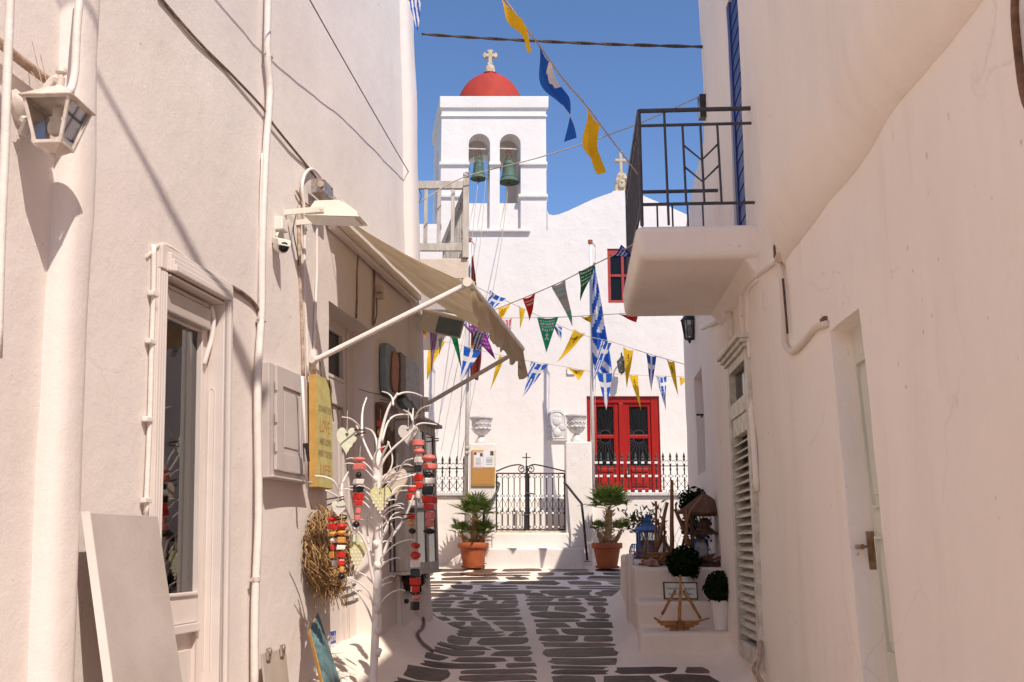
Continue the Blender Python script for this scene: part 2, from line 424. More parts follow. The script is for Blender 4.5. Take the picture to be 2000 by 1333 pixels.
def seam(Y): return .07+(13.7-Y)*.03
def stone(c, gx, gy, r):
    """c: four corners (x, y) of the cell: near left, near right, far right, far left"""
    n = r.choice((11, 12, 13, 14)); ex = r.uniform(5, 14); ph = r.uniform(0, 6); m = MB(); up = r.uniform(.002, .005); ring = []
    cx = sum(p[0] for p in c)/4; cy_ = sum(p[1] for p in c)/4
    wx = (c[1][0]+c[2][0]-c[0][0]-c[3][0])/2; wy = (c[2][1]+c[3][1]-c[0][1]-c[1][1])/2
    kx, ky = max(.4, 1-2*gx/wx), max(.4, 1-2*gy/wy)
    for i in range(n):
        t = 2*math.pi*(i+.5+r.uniform(-.22, .22))/n; a, b = math.cos(t), math.sin(t)
        k = (abs(a)**ex+abs(b)**ex)**(-1/ex)*(1+.035*math.sin(2*t+ph)+.03*math.sin(5*t+ph*2)+r.uniform(-.06, .05))
        u, v = .5+.5*max(-1.04, min(1.04, a*k))*kx, .5+.5*max(-1.08, min(1.08, b*k))*ky
        ring.append(((c[0][0]*(1-u)+c[1][0]*u)*(1-v)+(c[3][0]*(1-u)+c[2][0]*u)*v, (c[0][1]*(1-u)+c[1][1]*u)*(1-v)+(c[3][1]*(1-u)+c[2][1]*u)*v))
    top = [V((x+(cx-x)*.035, y+(cy_-y)*.06, hgt(x, y)+up)) for x, y in ring]; bot = [V((x, y, hgt(x, y)-.03)) for x, y in ring]
    m.v = [V((cx, cy_, hgt(cx, cy_)+up+r.uniform(.0, .003)))]+top+bot
    for i in range(n):
        j = (i+1) % n
        m.f += [(0, 1+i, 1+j), (1+i, 1+n+i, 1+n+j, 1+j)]; m.m += [0, 0]
    m.build('paving_stone', 'slate', street)
def left_lim(Y):
    if Y < 9.6: return lbase(Y)+.29+.13*sstep(7.6, 6.4, Y)+.0
    return max(-1.75, lbase(9.6)+.43-(Y-9.6)*1.2)
def right_lim(Y):
    if Y < 8.45: return 1.3+.06*Y-.2
    if Y < 12.3: return blkx(Y)-.12
    return 2.1
class Row:                                    # an uneven joint line across the lane
    def __init__(s, Y, r, amp): s.Y = Y; s.sl = r.uniform(-.085, .085)*amp; s.p = r.uniform(0, 6); s.a = r.uniform(.01, .04)*amp
    def __call__(s, x): return s.Y+s.sl*x+s.a*math.sin(2.3*x+s.p)
def lay(lo, hi, A, B, r, wmean, gx, gy):
    ym = (A.Y+B.Y)/2; xa, xb = lo(ym), hi(ym); x = xa; sl = 0
    while x < xb-.12:
        x1 = x+wmean*r.uniform(.55, 1.6); sl1 = r.uniform(-.07, .07)
        if xb-x1 < wmean*.45: x1 = xb; sl1 *= .4
        if r.random() < .14 and x1-x > .3 and B.Y-A.Y > .27:             # two thin stones in place of one
            M = Row(ym+r.uniform(-.03, .03), r, .6)
            for a, b in ((A, M), (M, B)): stone([(x-sl, a(x)), (x1-sl1, a(x1)), (x1+sl1, b(x1)), (x+sl, b(x))], gx, gy*.7, r)
        else: stone([(x-sl, A(x)), (x1-sl1, A(x1)), (x1+sl1, B(x1)), (x+sl, B(x))], gx*r.uniform(.8, 1.4), gy*r.uniform(.8, 1.3), r)
        x = x1; sl = sl1
r = random.Random(23)
for side in (0, 1):
    Y = 5.6; A = Row(Y, r, 1)
    while Y < 12.6:
        d = r.choice((.22, .27, .31, .35, .40, .46))*r.uniform(.93, 1.07); B = Row(Y+d, r, 1); jl, jr = r.uniform(0, .07), r.uniform(0, .06)
        if side == 0: lay(lambda y: left_lim(y)+jl, lambda y: seam(y)-.014-jr*.25, A, B, r, .42, .025, .019)
        else: lay(lambda y: seam(y)+.014+jl*.25, lambda y: right_lim(max(y, Y+d-.05) if Y < 8.6 else y)-jr, A, B, r, .45, .025, .019)
        Y += d; A = B
A = Row(12.62, r, .8); Y = 12.62
while Y < 15.6:
    d = min(r.uniform(.36, .60), 15.80-Y)
    B = Row(Y+d, r, .8); jl = r.uniform(0, .3); lay(lambda y: left_lim(y)+jl, lambda y: 2.1, A, B, r, .62, .045, .055); A = B; Y += d
mb = MB(); c = P(934, 1116, 14.9); c.z = hgt(c.x, c.y)+.022
mb.lathe(c, [(.27, -.02), (.27, .004), (.25, .006), (.25, 0), (.02, .001)], 24)
for k in range(-4, 5):
    hw = math.sqrt(.24**2-(k*.052)**2); mb.box((c.x-hw, c.x+hw), (c.y+k*.052-.012, c.y+k*.052+.012), (c.z+.001, c.z+.007))
tag(mb.build('drain_cover', 'rust'), 'round ribbed drain cover set in the sunlit paving before the steps', 'drain cover')

# ================================================================== LEFT: THE SHOP
shop = thing('shop_building', 'cream stuccoed shop building forming the sunlit left side of the alley', 'building', (-2, 6, 0))
D1 = (4.87, 5.48, .30, 2.95, .07); D2 = (7.27, 8.38, .66, 3.39, .2)
sheet(L, (-12, 9.86), (-.9, 8.6), [D1, D2], .16, .022).build('wall', 'plaster_left', shop, smooth=True)
mb = MB()                                                 # end wall, rear and roof
pp = [L(-12, -.9, -.02), L(9.86, -.9), L(9.86, 8.6), L(-12, 8.6, -.02)]; bk = [V((-9, q.y, q.z)) for q in pp]
mb.face([pp[1], bk[1], bk[2], pp[2]]); mb.face([pp[2], bk[2], bk[3], pp[3]]); mb.face([pp[0], bk[0], bk[3], pp[3]]); mb.face([bk[0], bk[1], bk[2], bk[3]])
mb.build('rear_wall', 'plaster_left', shop)
def lpier(Yc, a, b, z0, z1, name='pilaster', mt='plaster_left', flare=0):
    m = MB(); rows = []
    for k in range(40):
        z = z0+(z1-z0)*k/39; f = 1+flare*max(0, 1-(z-.5)/.9)**2 if z > .5 else 1+flare
        rows.append([])
        for i in range(15):
            t = math.pi*i/14; c, s = math.cos(t), math.sin(t); e = 2/2.8
            q = L(Yc-a*f*math.copysign(abs(c)**e, c), z, b*f*abs(s)**e-.02)
            rows[-1].append(q+nL*(nz(q, 2, .014)))
    m.grid(rows); return m.build(name, mt, shop, smooth='all')
lpier(4.05, .11, .10, -.9, 8.6)
lpier(9.70, .17, .11, -.9, 8.6, flare=.55)
def lw_tube(pts, r, name, mt, out=.012, parent=shop, n=7, sm=4):
    m = MB(); m.tube(spline([LP(x, y, out) for x, y in pts], sm), r, n)
    return m.build(name, mt, parent, smooth='all')
def straps(pts, r, out=.012):
    m = MB()
    for x, y in pts:
        q = LP(x, y, out); m.tube([q-eLz*.012, q+eLz*.012], r*1.16, 8); m.fbox((q, eLy, eLz, nL), (-r*2.1, r*2.1), (-.008, .008), (-.012, .002))
    m.build('pipe_clip', 'conduit_box', shop, kind='stuff')
lw_tube([(524, -40), (522, 100), (527, 180), (519, 300), (512, 480), (511, 600), (503, 760), (505, 1000), (498, 1180), (497, 1360)], .024, 'drainpipe', 'white_pipe', .03)
straps([(525, 110), (511, 625), (500, 1132)], .026, .03)
lw_tube([(512, 300), (508, 420), (510, 520), (506, 590)], .006, 'wire', 'white_pipe', .02)
lw_tube([(22, -60), (14, 150), (9, 300), (2, 460), (-5, 700)], .016, 'conduit', 'white_pipe', .20)
lw_tube([(160, -60), (150, 60), (146, 140), (136, 178), (118, 172), (100, 160)], .017, 'conduit', 'white_pipe', .13, n=9)
lw_tube([(-40, 55), (0, 85), (40, 118), (80, 148), (112, 170), (135, 180)], .020, 'cable_bundle', 'old_pipe', .05, n=9)
lw_tube([(310, -8), (350, 40), (400, 95), (452, 146), (512, 210), (535, 245), (592, 315), (640, 375), (670, 398)], .009, 'wall_cable', 'cable_wall', .012)
lw_tube([(452, 560), (475, 574), (495, 592), (505, 612), (507, 650)], .013, 'wall_cable', 'cable_wall', .014)
lw_tube([(597, 452), (593, 400), (590, 366), (596, 340), (610, 331), (628, 350), (645, 376), (668, 402)], .012, 'conduit', 'white_pipe', .03, n=8)
lw_tube([(579, 372), (590, 392), (604, 402)], .009, 'conduit', 'old_pipe', .02)
lw_tube([(584, 402), (584, 470), (586, 560), (590, 650), (592, 735)], .013, 'conduit', 'old_pipe', .018)
lw_tube([(596, 425), (594, 560), (598, 640), (601, 735)], .011, 'conduit', 'white_pipe', .018)
lw_tube([(618, 432), (619, 520), (616, 600), (613, 700)], .011, 'conduit', 'white_pipe', .018)
lw_tube([(578, 420), (573, 450), (580, 490), (584, 520)], .004, 'wire', 'cable_dark', .03)
lw_tube([(640, 436), (690, 478), (735, 520), (770, 552), (800, 577)], .008, 'wall_cable', 'cable_wall', .015)
lw_tube([(700, 488), (697, 530), (697, 580), (696, 622)], .008, 'wall_cable', 'cable_wall', .015)
lw_tube([(731, 500), (731, 560), (730, 600), (729, 636)], .010, 'wall_cable', 'cable_wall', .015)
lw_tube([(735, 582), (736, 610), (732, 632)], .006, 'wall_cable', 'cable_wall', .015)
lw_tube([(300, 478), (300, 560), (296, 680), (293, 800), (288, 930), (285, 1010)], .013, 'conduit', 'white_pipe', .012)
lw_tube([(283, 505), (320, 478), (380, 520), (420, 545), (452, 562)], .012, 'mortar_bead', 'plaster_old', -.004)
lw_tube([(700, 760), (775, 800), (775, 1000)], .003, 'wire', 'cable_dark', .012)
mb = MB()
for x, y, s in ((700, 492, .035), (739, 565, .04), (741, 580, .028), (803, 562, .05), (806, 580, .03)):
    q = LP(x, y, .02); mb.fbox((q, eLy, eLz, nL), (-s, s), (-s*.8, s*.8), (-.03, .04))
mb.build_each('junction_box', 'conduit_box', shop, bevel=.006)
mb = MB()
for x, y in ((298, 575), (293, 668), (287, 820), (284, 978)):
    q = LP(x, y, .012); mb.fbox((q, eLy, eLz, nL), (-.03, .03), (-.012, .012), (-.01, .018))
mb.build_each('pipe_clip', 'white_pipe', shop, bevel=.004)

def Lf(Y, z, out=0): return (L(Y, z, out), eLy, eLz, nL)
# door surround with stepped mouldings
mb = MB()
y0, y1, z0, z1, dp = D1
for k, (wd, o0, o1) in enumerate(((.125, -.02, .022), (.095, .01, .040), (.062, .03, .055), (.03, .03, .068))):
    ys_ = y0-(.069 if k == 0 else .02-.004*k)
    mb.hexa([L(ys_, z1-.002*k, o0), L(y1+wd, z1-.002*k, o0), L(y1+wd, z1-.002*k, o1), L(ys_, z1-.002*k, o1),
             L(ys_, z1+wd, o0), L(y1+wd, z1+wd, o0), L(y1+wd, z1+wd, o1), L(ys_, z1+wd, o1)])
    for a, b in ((y0-wd*.55, y0), (y1, y1+wd)):
        if b == y0: o0, o1 = -.02-.001*k, .012+.003*k
        else: o0, o1 = ((-.02, .022), (.01, .040), (.03, .055), (.03, .068))[k]
        mb.hexa([L(a, .2, o0), L(b, .2, o0), L(b, .2, o1), L(a, .2, o1), L(a, z1-.003*k, o0), L(b, z1-.003*k, o0), L(b, z1-.003*k, o1), L(a, z1-.003*k, o1)])
mb.build('door_surround', 'door_paint', shop, bevel=.006)
mb = MB()                                                 # lining of the reveal, with a round-topped groove
fr = (L(y1-.012, 0, 0), -nL, eLz, -eLy)
mb.fbox(fr, (-.03, dp), (.2, z1-.02), (0, .012), 0)
mb.fbox((L(0, z1-.014, 0), eLy, -nL, eLz), (y0/eLy.y, y1/eLy.y), (-.03, dp), (-.012, 0))
prof = [(.016, .95), (.016, 2.42)]+[(.034-.018*math.cos(math.pi*i/8), 2.42+.03*math.sin(math.pi*i/8)) for i in range(1, 8)]+[(.052, 2.42), (.052, .95)]
mb.tube([fr[0]+fr[1]*a+fr[2]*b+fr[3]*.012 for a, b in prof], .0045, 5)
mb.build('door_lining', 'door_paint', shop, bevel=.003)
# the tall glazed door
door = MB()
o = -.06
def lb(m, a, b, z0_, z1_, o0, o1, k=0):
    m.hexa([L(a, z0_, o0), L(b, z0_, o0), L(b, z0_, o1), L(a, z0_, o1), L(a, z1_, o0), L(b, z1_, o0), L(b, z1_, o1), L(a, z1_, o1)], k)
lb(door, y0, y0+.03, .3, z1, o-.04, o); lb(door, y1-.09, y1-.014, .3, z1-.02, o-.04, o); lb(door, y0+.03, y1-.09, 2.75, z1-.02, o-.04, o)
lb(door, y0+.03, y1-.09, 1.20, 1.34, o-.04, o); lb(door, y0+.03, y1-.09, 1.155, 1.2, o-.04, o+.025); lb(door, y0+.03, y1-.09, .3, .62, o-.04, o); lb(door, y0+.03, y1-.09, .62, 1.155, o-.05, o-.025)
lb(door, y0+.08, y1-.14, .70, 1.07, o-.03, o-.008)
lb(door, y1-.105, y1-.088, 1.34, 2.75, o-.03, o+.012); lb(door, y0+.03, y1-.105, 1.34, 1.357, o-.03, o+.012)
dob = door.build('door', 'door_paint', shop, bevel=.005, label='tall glazed shop door under a roller blind box')
mb = MB(); lb(mb, y0+.025, y1-.085, 1.33, 2.76, o-.022, o-.018); attach_pane = mb.build('glass', 'shop_glass'); attach(attach_pane, dob)
mb = MB(); lb(mb, y0+.005, y1-.075, 2.76, 2.88, o+.003, -.01); lb(mb, y0+.005, y1-.075, 2.885, 2.91, o+.003, -.02); mb.build('blind_box', 'blind_box', shop, bevel=.008)
mb = MB(); mb.tube(spline([L(y1-.06, 2.90, -.02), L(y1-.048, 2.82, -.012), L(y1-.05, 2.72, -.02), L(y1-.07, 2.63, -.036), L(y1-.075, 2.57, -.05)], 5), .015, 6); mb.build('blind_bracket', 'white_paint', shop, smooth='all')
mb = MB()                                                 # room behind the glass
c = [L(4.3, .3, -.14), L(6.4, .3, -.14), L(6.4, .3, -2.4), L(4.3, .3, -2.4)]; t = [q+V((0, 0, 2.9)) for q in c]
mb.face([c[2], c[3], t[3], t[2]]); mb.face([c[1], c[2], t[2], t[1]]); mb.face([c[0], c[3], t[3], t[0]]); mb.face(c); mb.face(t)
mb.build('room_wall', 'room_wall', shop)
mb = MB()
for z in (1.45, 1.9, 2.35): lb(mb, 5.0, 6.3, z, z+.03, -1.5, -.9)
mb.build_each('shelf', 'white_paint', shop)
# the entrance under the awning
y0, y1, z0, z1, dp = D2; o = -.18
mb = MB()
lb(mb, 8.12, y1+.02, z0, z1+.02, o-.06, o); lb(mb, y0-.02, y0+.08, z0, z1+.02, o-.06, o); lb(mb, y0+.08, 8.12, 2.70, 2.90, o-.06, o+.012); lb(mb, y0+.08, 8.12, 3.30, z1+.02, o-.06, o)
lb(mb, 8.09, 8.12, 2.93, 3.30, o-.05, o+.015); lb(mb, y0+.08, 8.12, 2.90, 2.93, o-.05, o+.02); lb(mb, 8.20, 8.23, z0, z1, o, o+.012)
mb.build('entrance_frame', 'door_paint', shop, bevel=.005)
mb = MB(); lb(mb, y0+.08, 8.0, z0+.01, 2.69, o-.05, o-.01); lb(mb, y0+.16, 7.94, z0+.15, 1.45, o-.012, o+.004); lb(mb, y0+.16, 7.94, 1.6, 2.55, o-.012, o+.004); lb(mb, 8.035, 8.10, z0+.01, 2.68, o-.05, o-.012)
ed = mb.build('entrance_door', 'door_paint', shop, bevel=.005)
mb = MB(); lb(mb, y0+.08, 8.10, 2.92, 3.31, o-.03, o-.025); gl = mb.build('transom_glass', 'dark_glass', shop)
mb = MB(); lb(mb, y0, 8.3, z0-.02, z1, o-.9, o-.07); mb.build('dark_interior', 'dark_inside', shop)
mb = MB(); lb(mb, y0-.06, y1-.06, .30, .672, -.24, .13); mb.build('threshold', 'marble', shop, bevel=.02)
# door sticker with a bank's name, card marks below
mb = MB(); q = LP(648, 1255, o+.003)
fr = (q, eLy, eLz, nL)
mb.fbox(fr, (-.17, .08), (-.30, .085), (0, .003), 0); mb.fbox(fr, (-.17, .08), (-.01, .08), (.003, .005), 1)
text_mb(mb, 'Bank', q+eLz*.034, eLy, eLz, nL, .085, 0, .15, .0068)
mb.fbox(fr, (-.10, -.03), (-.07, -.03), (.003, .005), 2); mb.fbox(fr, (.0, .06), (-.075, -.03), (.003, .005), 1)
for k in range(4): mb.fbox(fr, (-.1, .05), (-.12-.04*k, -.112-.04*k), (.003, .0045), 3)
attach(mb.build('bank_sticker', ['paper', 'bank_blue', 'ink_orange', 'ink_pale']), ed)
# small white meter door by the ground
mb = MB(); q0 = LP(775, 1130, 0); lb(mb, 8.95, 9.40, .80, 1.32, -.01, .03); lb(mb, 9.0, 9.35, .86, 1.27, .03, .038)
md = mb.build('meter_door', 'white_paint', shop, bevel=.006)
mb = MB(); q = L(9.06, 1.10, .055); mb.ball(q, .022, 6); mb.tube([L(9.06, 1.10, .03), q], .01, 6); attach(mb.build('knob', 'black_iron'), md)

# grey meter cabinet
t = thing('meter_cabinet', 'grey wall cabinet with a panelled door left of the yellow sign', 'cabinet', L(6.5, 2.3))
mb = MB(); lb(mb, 6.06, 6.68, 2.00, 2.70, -.02, .05); lb(mb, 6.03, 6.70, 1.985, 2.0, -.02, .09); mb.build('case', 'grey_paint', t, bevel=.006)
mb = MB(); a, b = 6.13, 6.64
lb(mb, a, a+.10, 2.04, 2.69, .052, .072); lb(mb, b-.10, b, 2.04, 2.69, .052, .072); lb(mb, a+.1, b-.1, 2.04, 2.15, .052, .072); lb(mb, a+.1, b-.1, 2.57, 2.69, .052, .072); lb(mb, a+.1, b-.1, 2.15, 2.57, .052, .060); lb(mb, a+.14, b-.14, 2.19, 2.53, .060, .066)
dd = mb.build('door', 'grey_paint', t, bevel=.004)
mb = MB()
for z in (2.18, 2.36, 2.56): mb.tube([L(a-.006, z-.03, .070), L(a-.006, z+.03, .070)], .008, 6)
for h_ in mb.build_each('hinge', 'grey_paint'): attach(h_, dd)
# white crank rod
t = thing('awning_crank_rod', 'thin white rod with a black grip hanging beside the yellow sign', 'rod', LP(597, 840, .13))
mb = MB(); mb.tube([LP(590, 735, .13), LP(594, 820, .13), LP(600, 955, .13)], .010, 7); mb.build('rod', 'white_paint', t, smooth='all')
mb = MB(); mb.tube([LP(597, 866, .13), LP(599, 902, .13)], .020, 8); mb.build('grip', 'lens_black', t, smooth=True)

# white lantern, upper left
base = LP(35, 215, 0); ctr = LP(110, 240, .17)
t = thing('wall_lantern', 'white painted wall lantern with four glass sides at upper left', 'lantern', base)
ang = math.atan2(.165, 1); Rz = Matrix.Rotation(-.05, 3, 'Z')
ex, ey, ez = Rz @ V((1, 0, 0)), Rz @ V((0, 1, 0)), V((0, 0, 1))
c = ctr; zt = LP(110, 200, .17).z-.012; zb = LP(110, 287, .17).z; ztop = LP(110, 178, .17).z
def sq(h, z): return [c*1+ex*(h*a)+ey*(h*b)+ez*(z-c.z) for a, b in ((-1, -1), (1, -1), (1, 1), (-1, 1))]
mb = MB(); mb.hexa(sq(.105, zt)+sq(.106, zt+.008)); mb.hexa(sq(.102, zt+.008)+sq(.028, ztop+.012)); mb.build('roof', 'lamp_white', t, bevel=.003)
mb = MB(); k = V((c.x, c.y, ztop)); mb.lathe(k, [(.03, 0), (.022, .02), (.016, .024), (.018, .06), (.012, .065), (.012, .075), (.022, .082), (.02, .098), (.006, .104)], 10); mb.build('finial', 'lamp_white', t, smooth=True)
mb = MB(); A_, B_ = sq(.088, zt), sq(.050, zb)
for a, b in zip(A_, B_): mb.tube([a, b], .0085, 4)
for ring in (A_, B_):
    for i in range(4): mb.tube([ring[i], ring[(i+1) % 4]], .008, 4)
mb.hexa(sq(.055, zb-.008)+sq(.055, zb+.004)); mb.hexa(sq(.02, zb-.035)+sq(.05, zb-.008)); mb.lathe(V((c.x, c.y, zb-.06)), [(.004, 0), (.011, .008), (.009, .028)], 8)
mb.build('cage', 'lamp_white', t)
mb = MB(); i4 = [mb.face([A_[i], A_[(i+1) % 4], B_[(i+1) % 4], B_[i]]) for i in range(4)]; mb.build('glass', 'lamp_glass', t)
mb = MB(); mb.lathe(V((c.x, c.y, zt-.13)), [(.004, 0), (.026, .012), (.032, .035), (.026, .06), (.016, .075), (.017, .12)], 12); mb.build('bulb', 'white_paint', t, smooth='all')
mb = MB(); mb.lathe(base, [(.062, -.02), (.062, .02), (.045, .035), (.03, .05)], 10, ax=nL, sx=.8, sy=1.35)
mb.tube(spline([base+nL*.03, base+nL*.06+V((0, 0, .0)), base+nL*.09+V((0, 0, .03)), V((c.x, c.y, ztop+.05))-nL*.03, V((c.x, c.y, ztop+.045))], 5), [.022]*5+[.02]*16, 8)
mb.tube([base+V((0, 0, -.02)), base+nL*.05+V((0, 0, -.06)), base+nL*.03+V((0, 0, -.11))], .02, 6)
mb.build('bracket', 'lamp_white', t, smooth=True)
mb = MB()
for dx, h in ((-.03, .10), (-.02, .19), (.0, .13)): mb.tube([V((c.x-.05+dx, c.y, ztop+.03)), V((c.x-.09+dx*2, c.y, ztop+.03+h))], .002, 4)
mb.build('bird_spikes', 'old_pipe', t, kind='stuff')

# camera, floodlights
t = thing('security_camera', 'small white dome camera below its junction box on the left wall', 'camera', LP(545, 470, 0))
q = LP(549, 440, .03); mb = MB(); mb.fbox((q, eLy, eLz, nL), (-.05, .05), (-.045, .045), (-.04, .03)); mb.build('junction_box', 'camera_white', t, bevel=.008)
q = LP(550, 482, .08); mb = MB(); dr = (V((.55, -.75, -.35))).normalized()
mb.lathe(q-dr*.06, [(.036, 0), (.042, .02), (.042, .085), (.036, .095)], 14, ax=dr); mb.fbox((q+V((0, 0, .01)), dr.cross(V((0, 0, 1))).normalized(), dr, V((0, 0, 1))), (-.044, .044), (-.06, .05), (.0, .042)); mb.build('housing', 'camera_white', t, smooth=True, bevel=.004)
mb = MB(); mb.lathe(q+dr*.035, [(.034, 0), (.034, .006), (.024, .008), (.02, .002), (.012, .010)], 14, ax=dr); mb.build('lens', 'lens_black', t, smooth=True)
mb = MB(); mb.tube(spline([LP(546, 450, .02), LP(540, 462, .02), LP(546, 475, .02), q], 4), .009, 6); mb.build('bracket', 'camera_white', t, smooth='all')

def floodlight(nm, label, origin, ex, ey, ez, s):
    """wedge body: ex along the throw, ey across, ez up"""
    t = thing(nm, label, 'floodlight', origin)
    m = MB(); o = origin
    A = [(-.02, -.10, -.06), (.36, -.10, -.055), (.36, .10, -.055), (-.02, .10, -.06)]
    B = [(.03, -.075, .055), (.20, -.075, .065), (.20, .075, .065), (.03, .075, .055)]
    C = [(.355, -.095, -.035), (.355, .095, -.035)]
    f = lambda q: o+(ex*q[0]+ey*q[1]+ez*q[2])*s
    m.face([f(q) for q in A]); m.face([f(q) for q in B]); m.face([f(B[1]), f(C[0]), f(C[1]), f(B[2])]); m.face([f(C[0]), f(A[1]), f(A[2]), f(C[1])])
    m.face([f(A[0]), f(A[3]), f(B[3]), f(B[0])])
    m.face([f(A[0]), f(A[1]), f(C[0]), f(B[1]), f(B[0])]); m.face([f(A[3]), f(A[2]), f(C[1]), f(B[2]), f(B[3])])
    m.build('housing', 'cream_metal', t, bevel=.006*s)
    m = MB()
    for k in range(9):
        y = -.062+.0155*k; p0, p1 = V((.215, y, .067)), V((.345, y*1.15, -.026))
        m.tube([f(p0), f(p1)], .004*s, 4)
    m.build('cooling_fin', 'cream_metal', t, kind='stuff')
    m = MB()
    fr_ = (f((0, 0, 0)), ex, ey, ez)
    m.fbox(fr_, (.05*s, .33*s), (-.085*s, .085*s), (-.068*s, -.058*s)); m.build('glass', 'paper', t)
    m = MB()
    for y in (-.108, .104):
        m.hexa([f((-.16, y, -.065)), f((.12, y, -.035)), f((.12, y+.008, -.035)), f((-.16, y+.008, -.065)), f((-.16, y, -.025)), f((.12, y, .008)), f((.12, y+.008, .008)), f((-.16, y+.008, -.025))])
        m.tube([f((.10, y-.004, -.012)), f((.10, y+.014, -.012))], .014*s, 8)
    m.hexa([f((-.168, -.108, -.065)), f((-.156, -.108, -.065)), f((-.156, .112, -.065)), f((-.168, .112, -.065)), f((-.168, -.108, -.025)), f((-.156, -.108, -.025)), f((-.156, .112, -.025)), f((-.168, .112, -.025))])
    m.build('bracket', 'cream_metal', t, bevel=.003)
    return t
fo = LP(612, 414, .17); ez_ = (V((.10, 0, 1))).normalized(); ex_ = (nL-V((0, 0, .12))).normalized(); ey_ = ez_.cross(ex_).normalized(); ez_ = ex_.cross(ey_)
fl = floodlight('floodlight', 'cream floodlight on a bracket above the near end of the awning', fo, ex_, ey_, ez_, 1.0)
mb = MB(); q = LP(630, 372, .10); mb.fbox((q, eLy, eLz, nL), (-.10, .12), (-.05, .055), (-.05, .04), 0)
for a, b in ((-.08, .04), (-.08, -.035), (.10, .04), (.10, -.035)): mb.tube([q+eLy*a+eLz*b+nL*.03-eLy*.02, q+eLy*a+eLz*b+nL*.05-eLy*.02], .008, 6, 1)
mb.tube([q+nL*.03-eLy*.11, q-eLy*.125+nL*.03], .025, 10, 1)
tag(mb.build('awning_gearbox', ['zinc', 'old_pipe'], bevel=.004), 'weathered metal awning gearbox on the wall above the cream floodlight', 'gearbox')
fo = P(852, 628, 9.75); ex_ = V((.55, -.62, -.32)).normalized(); ey_ = V((.7, .65, -.05)).normalized(); ey_ = (ey_-ex_*ey_.dot(ex_)).normalized(); ez_ = ex_.cross(ey_)
# the second floodlight hangs from the corner pier with its face turned to the street
def flood_face(c):
    t = thing('floodlight', 'cream floodlight with a dark glass face at the shop corner behind the awning arm', 'floodlight', c)
    ex = V((.93, .20, -.16)).normalized(); en = V((.12, -.80, -.58)).normalized(); en = (en-ex*en.dot(ex)).normalized(); ey = en.cross(ex)
    if ey.z < 0: ey = -ey
    m = MB()
    q = lambda a, b, d: c+ex*a+ey*b+en*d
    m.hexa([q(-.22, -.105, 0), q(.20, -.105, 0), q(.20, -.105, .05), q(-.22, -.105, .05), q(-.22, .105, 0), q(.20, .105, 0), q(.20, .105, .05), q(-.22, .105, .05)])
    m.hexa([q(-.12, -.07, -.12), q(.14, -.07, -.12), q(.20, -.1, -.002), q(-.22, -.1, -.002), q(-.12, .07, -.12), q(.14, .07, -.12), q(.20, .1, -.002), q(-.22, .1, -.002)])
    m.build('housing', 'cream_metal', t, bevel=.006)
    m = MB(); m.hexa([q(-.06, -.085, .051), q(.185, -.085, .051), q(.185, -.085, .056), q(-.06, -.085, .056), q(-.06, .085, .051), q(.185, .085, .051), q(.185, .085, .056), q(-.06, .085, .056)]); m.build('glass', 'sign_bluegrey', t)
    m = MB(); m.tube([q(-.2, .0, -.03), q(-.28, .05, -.06), L(9.75, 3.75, .10)], .016, 6); m.build('bracket', 'cream_metal', t)
flood_face(P(865, 632, 9.55))

# awning
t = thing('awning', 'faded beige awning with a torn scalloped valance over the shop entrance', 'awning', L(8.4, 4.0))
nA = 26; zw, zf, of = 4.03, 3.40, 1.10; ya, yb = 7.22, 9.62
mb = MB(); rows = []
for i in range(nA+1):
    Yc = ya+(yb-ya)*i/nA; rows.append([])
    for j in range(11):
        s = j/10; q = L(Yc, zw+(zf-zw)*s, .13+(of-.13)*s); q.z -= .035*math.sin(math.pi*s)*(.6+.4*math.cos(i*.5)); rows[-1].append(q+V((0, 0, nz(q, 2.5, .012))))
mb.grid(rows); cl = mb.build('cloth', 'awning_cloth', t, smooth='all')
mb = MB(); rows = []; sr = random.Random(5); n = 96
scal = [.22+.055*abs(math.sin(i/n*math.pi*9))+(.05 if i > 84 else 0)+sr.uniform(-.012, .012) for i in range(n+1)]
for j in range(6):
    rows.append([])
    for i in range(n+1):
        Yc = ya-.03+(yb-ya+.06)*i/n; s = j/5; q = L(Yc, zf, of+.012)-V((0, 0, scal[i]*s)); rows[-1].append(q+nL*(.035*s*math.sin(i*.34)+.02*s*s))
mb.grid(rows); attach(mb.build('valance', 'awning_cloth', smooth='all'), t)
mb = MB(); mb.tube([L(ya-.06, zf+.005, of), L(yb+.06, zf+.005, of)], .026, 10); mb.tube([L(ya-.10, zf, of), L(ya+.02, zf, of)], .036, 10); mb.build('front_bar', 'cream_metal', t, smooth=True)
mb = MB(); lb(mb, ya-.05, yb+.02, zw-.07, zw+.06, .0, .12); lb(mb, ya-.02, yb, zw-.10, zw-.07, .02, .09); mb.build('cassette', 'white_paint', t, bevel=.02)
mb = MB(); a = LP(612, 704, .04); mb.tube([a, a+nL*.04+V((0, 0, .01)), L(ya-.05, zf, of)], .021, 9); mb.fbox((LP(612, 704, .01), eLy, eLz, nL), (-.03, .03), (-.07, .07), (-.01, .03)); mb.tube([a+eLy*-.03, a+eLy*.03], .025, 8); mb.build('arm', 'white_pipe', t, smooth=True)
mb = MB(); a = L(9.70, 2.93, .12); mb.tube([a, L(yb+.02, zf-.01, of-.02)], .021, 9); mb.fbox((L(9.70, 2.93, .11), eLy, eLz, nL), (-.03, .03), (-.07, .07), (-.01, .03)); mb.build('arm', 'white_pipe', t, smooth=True)

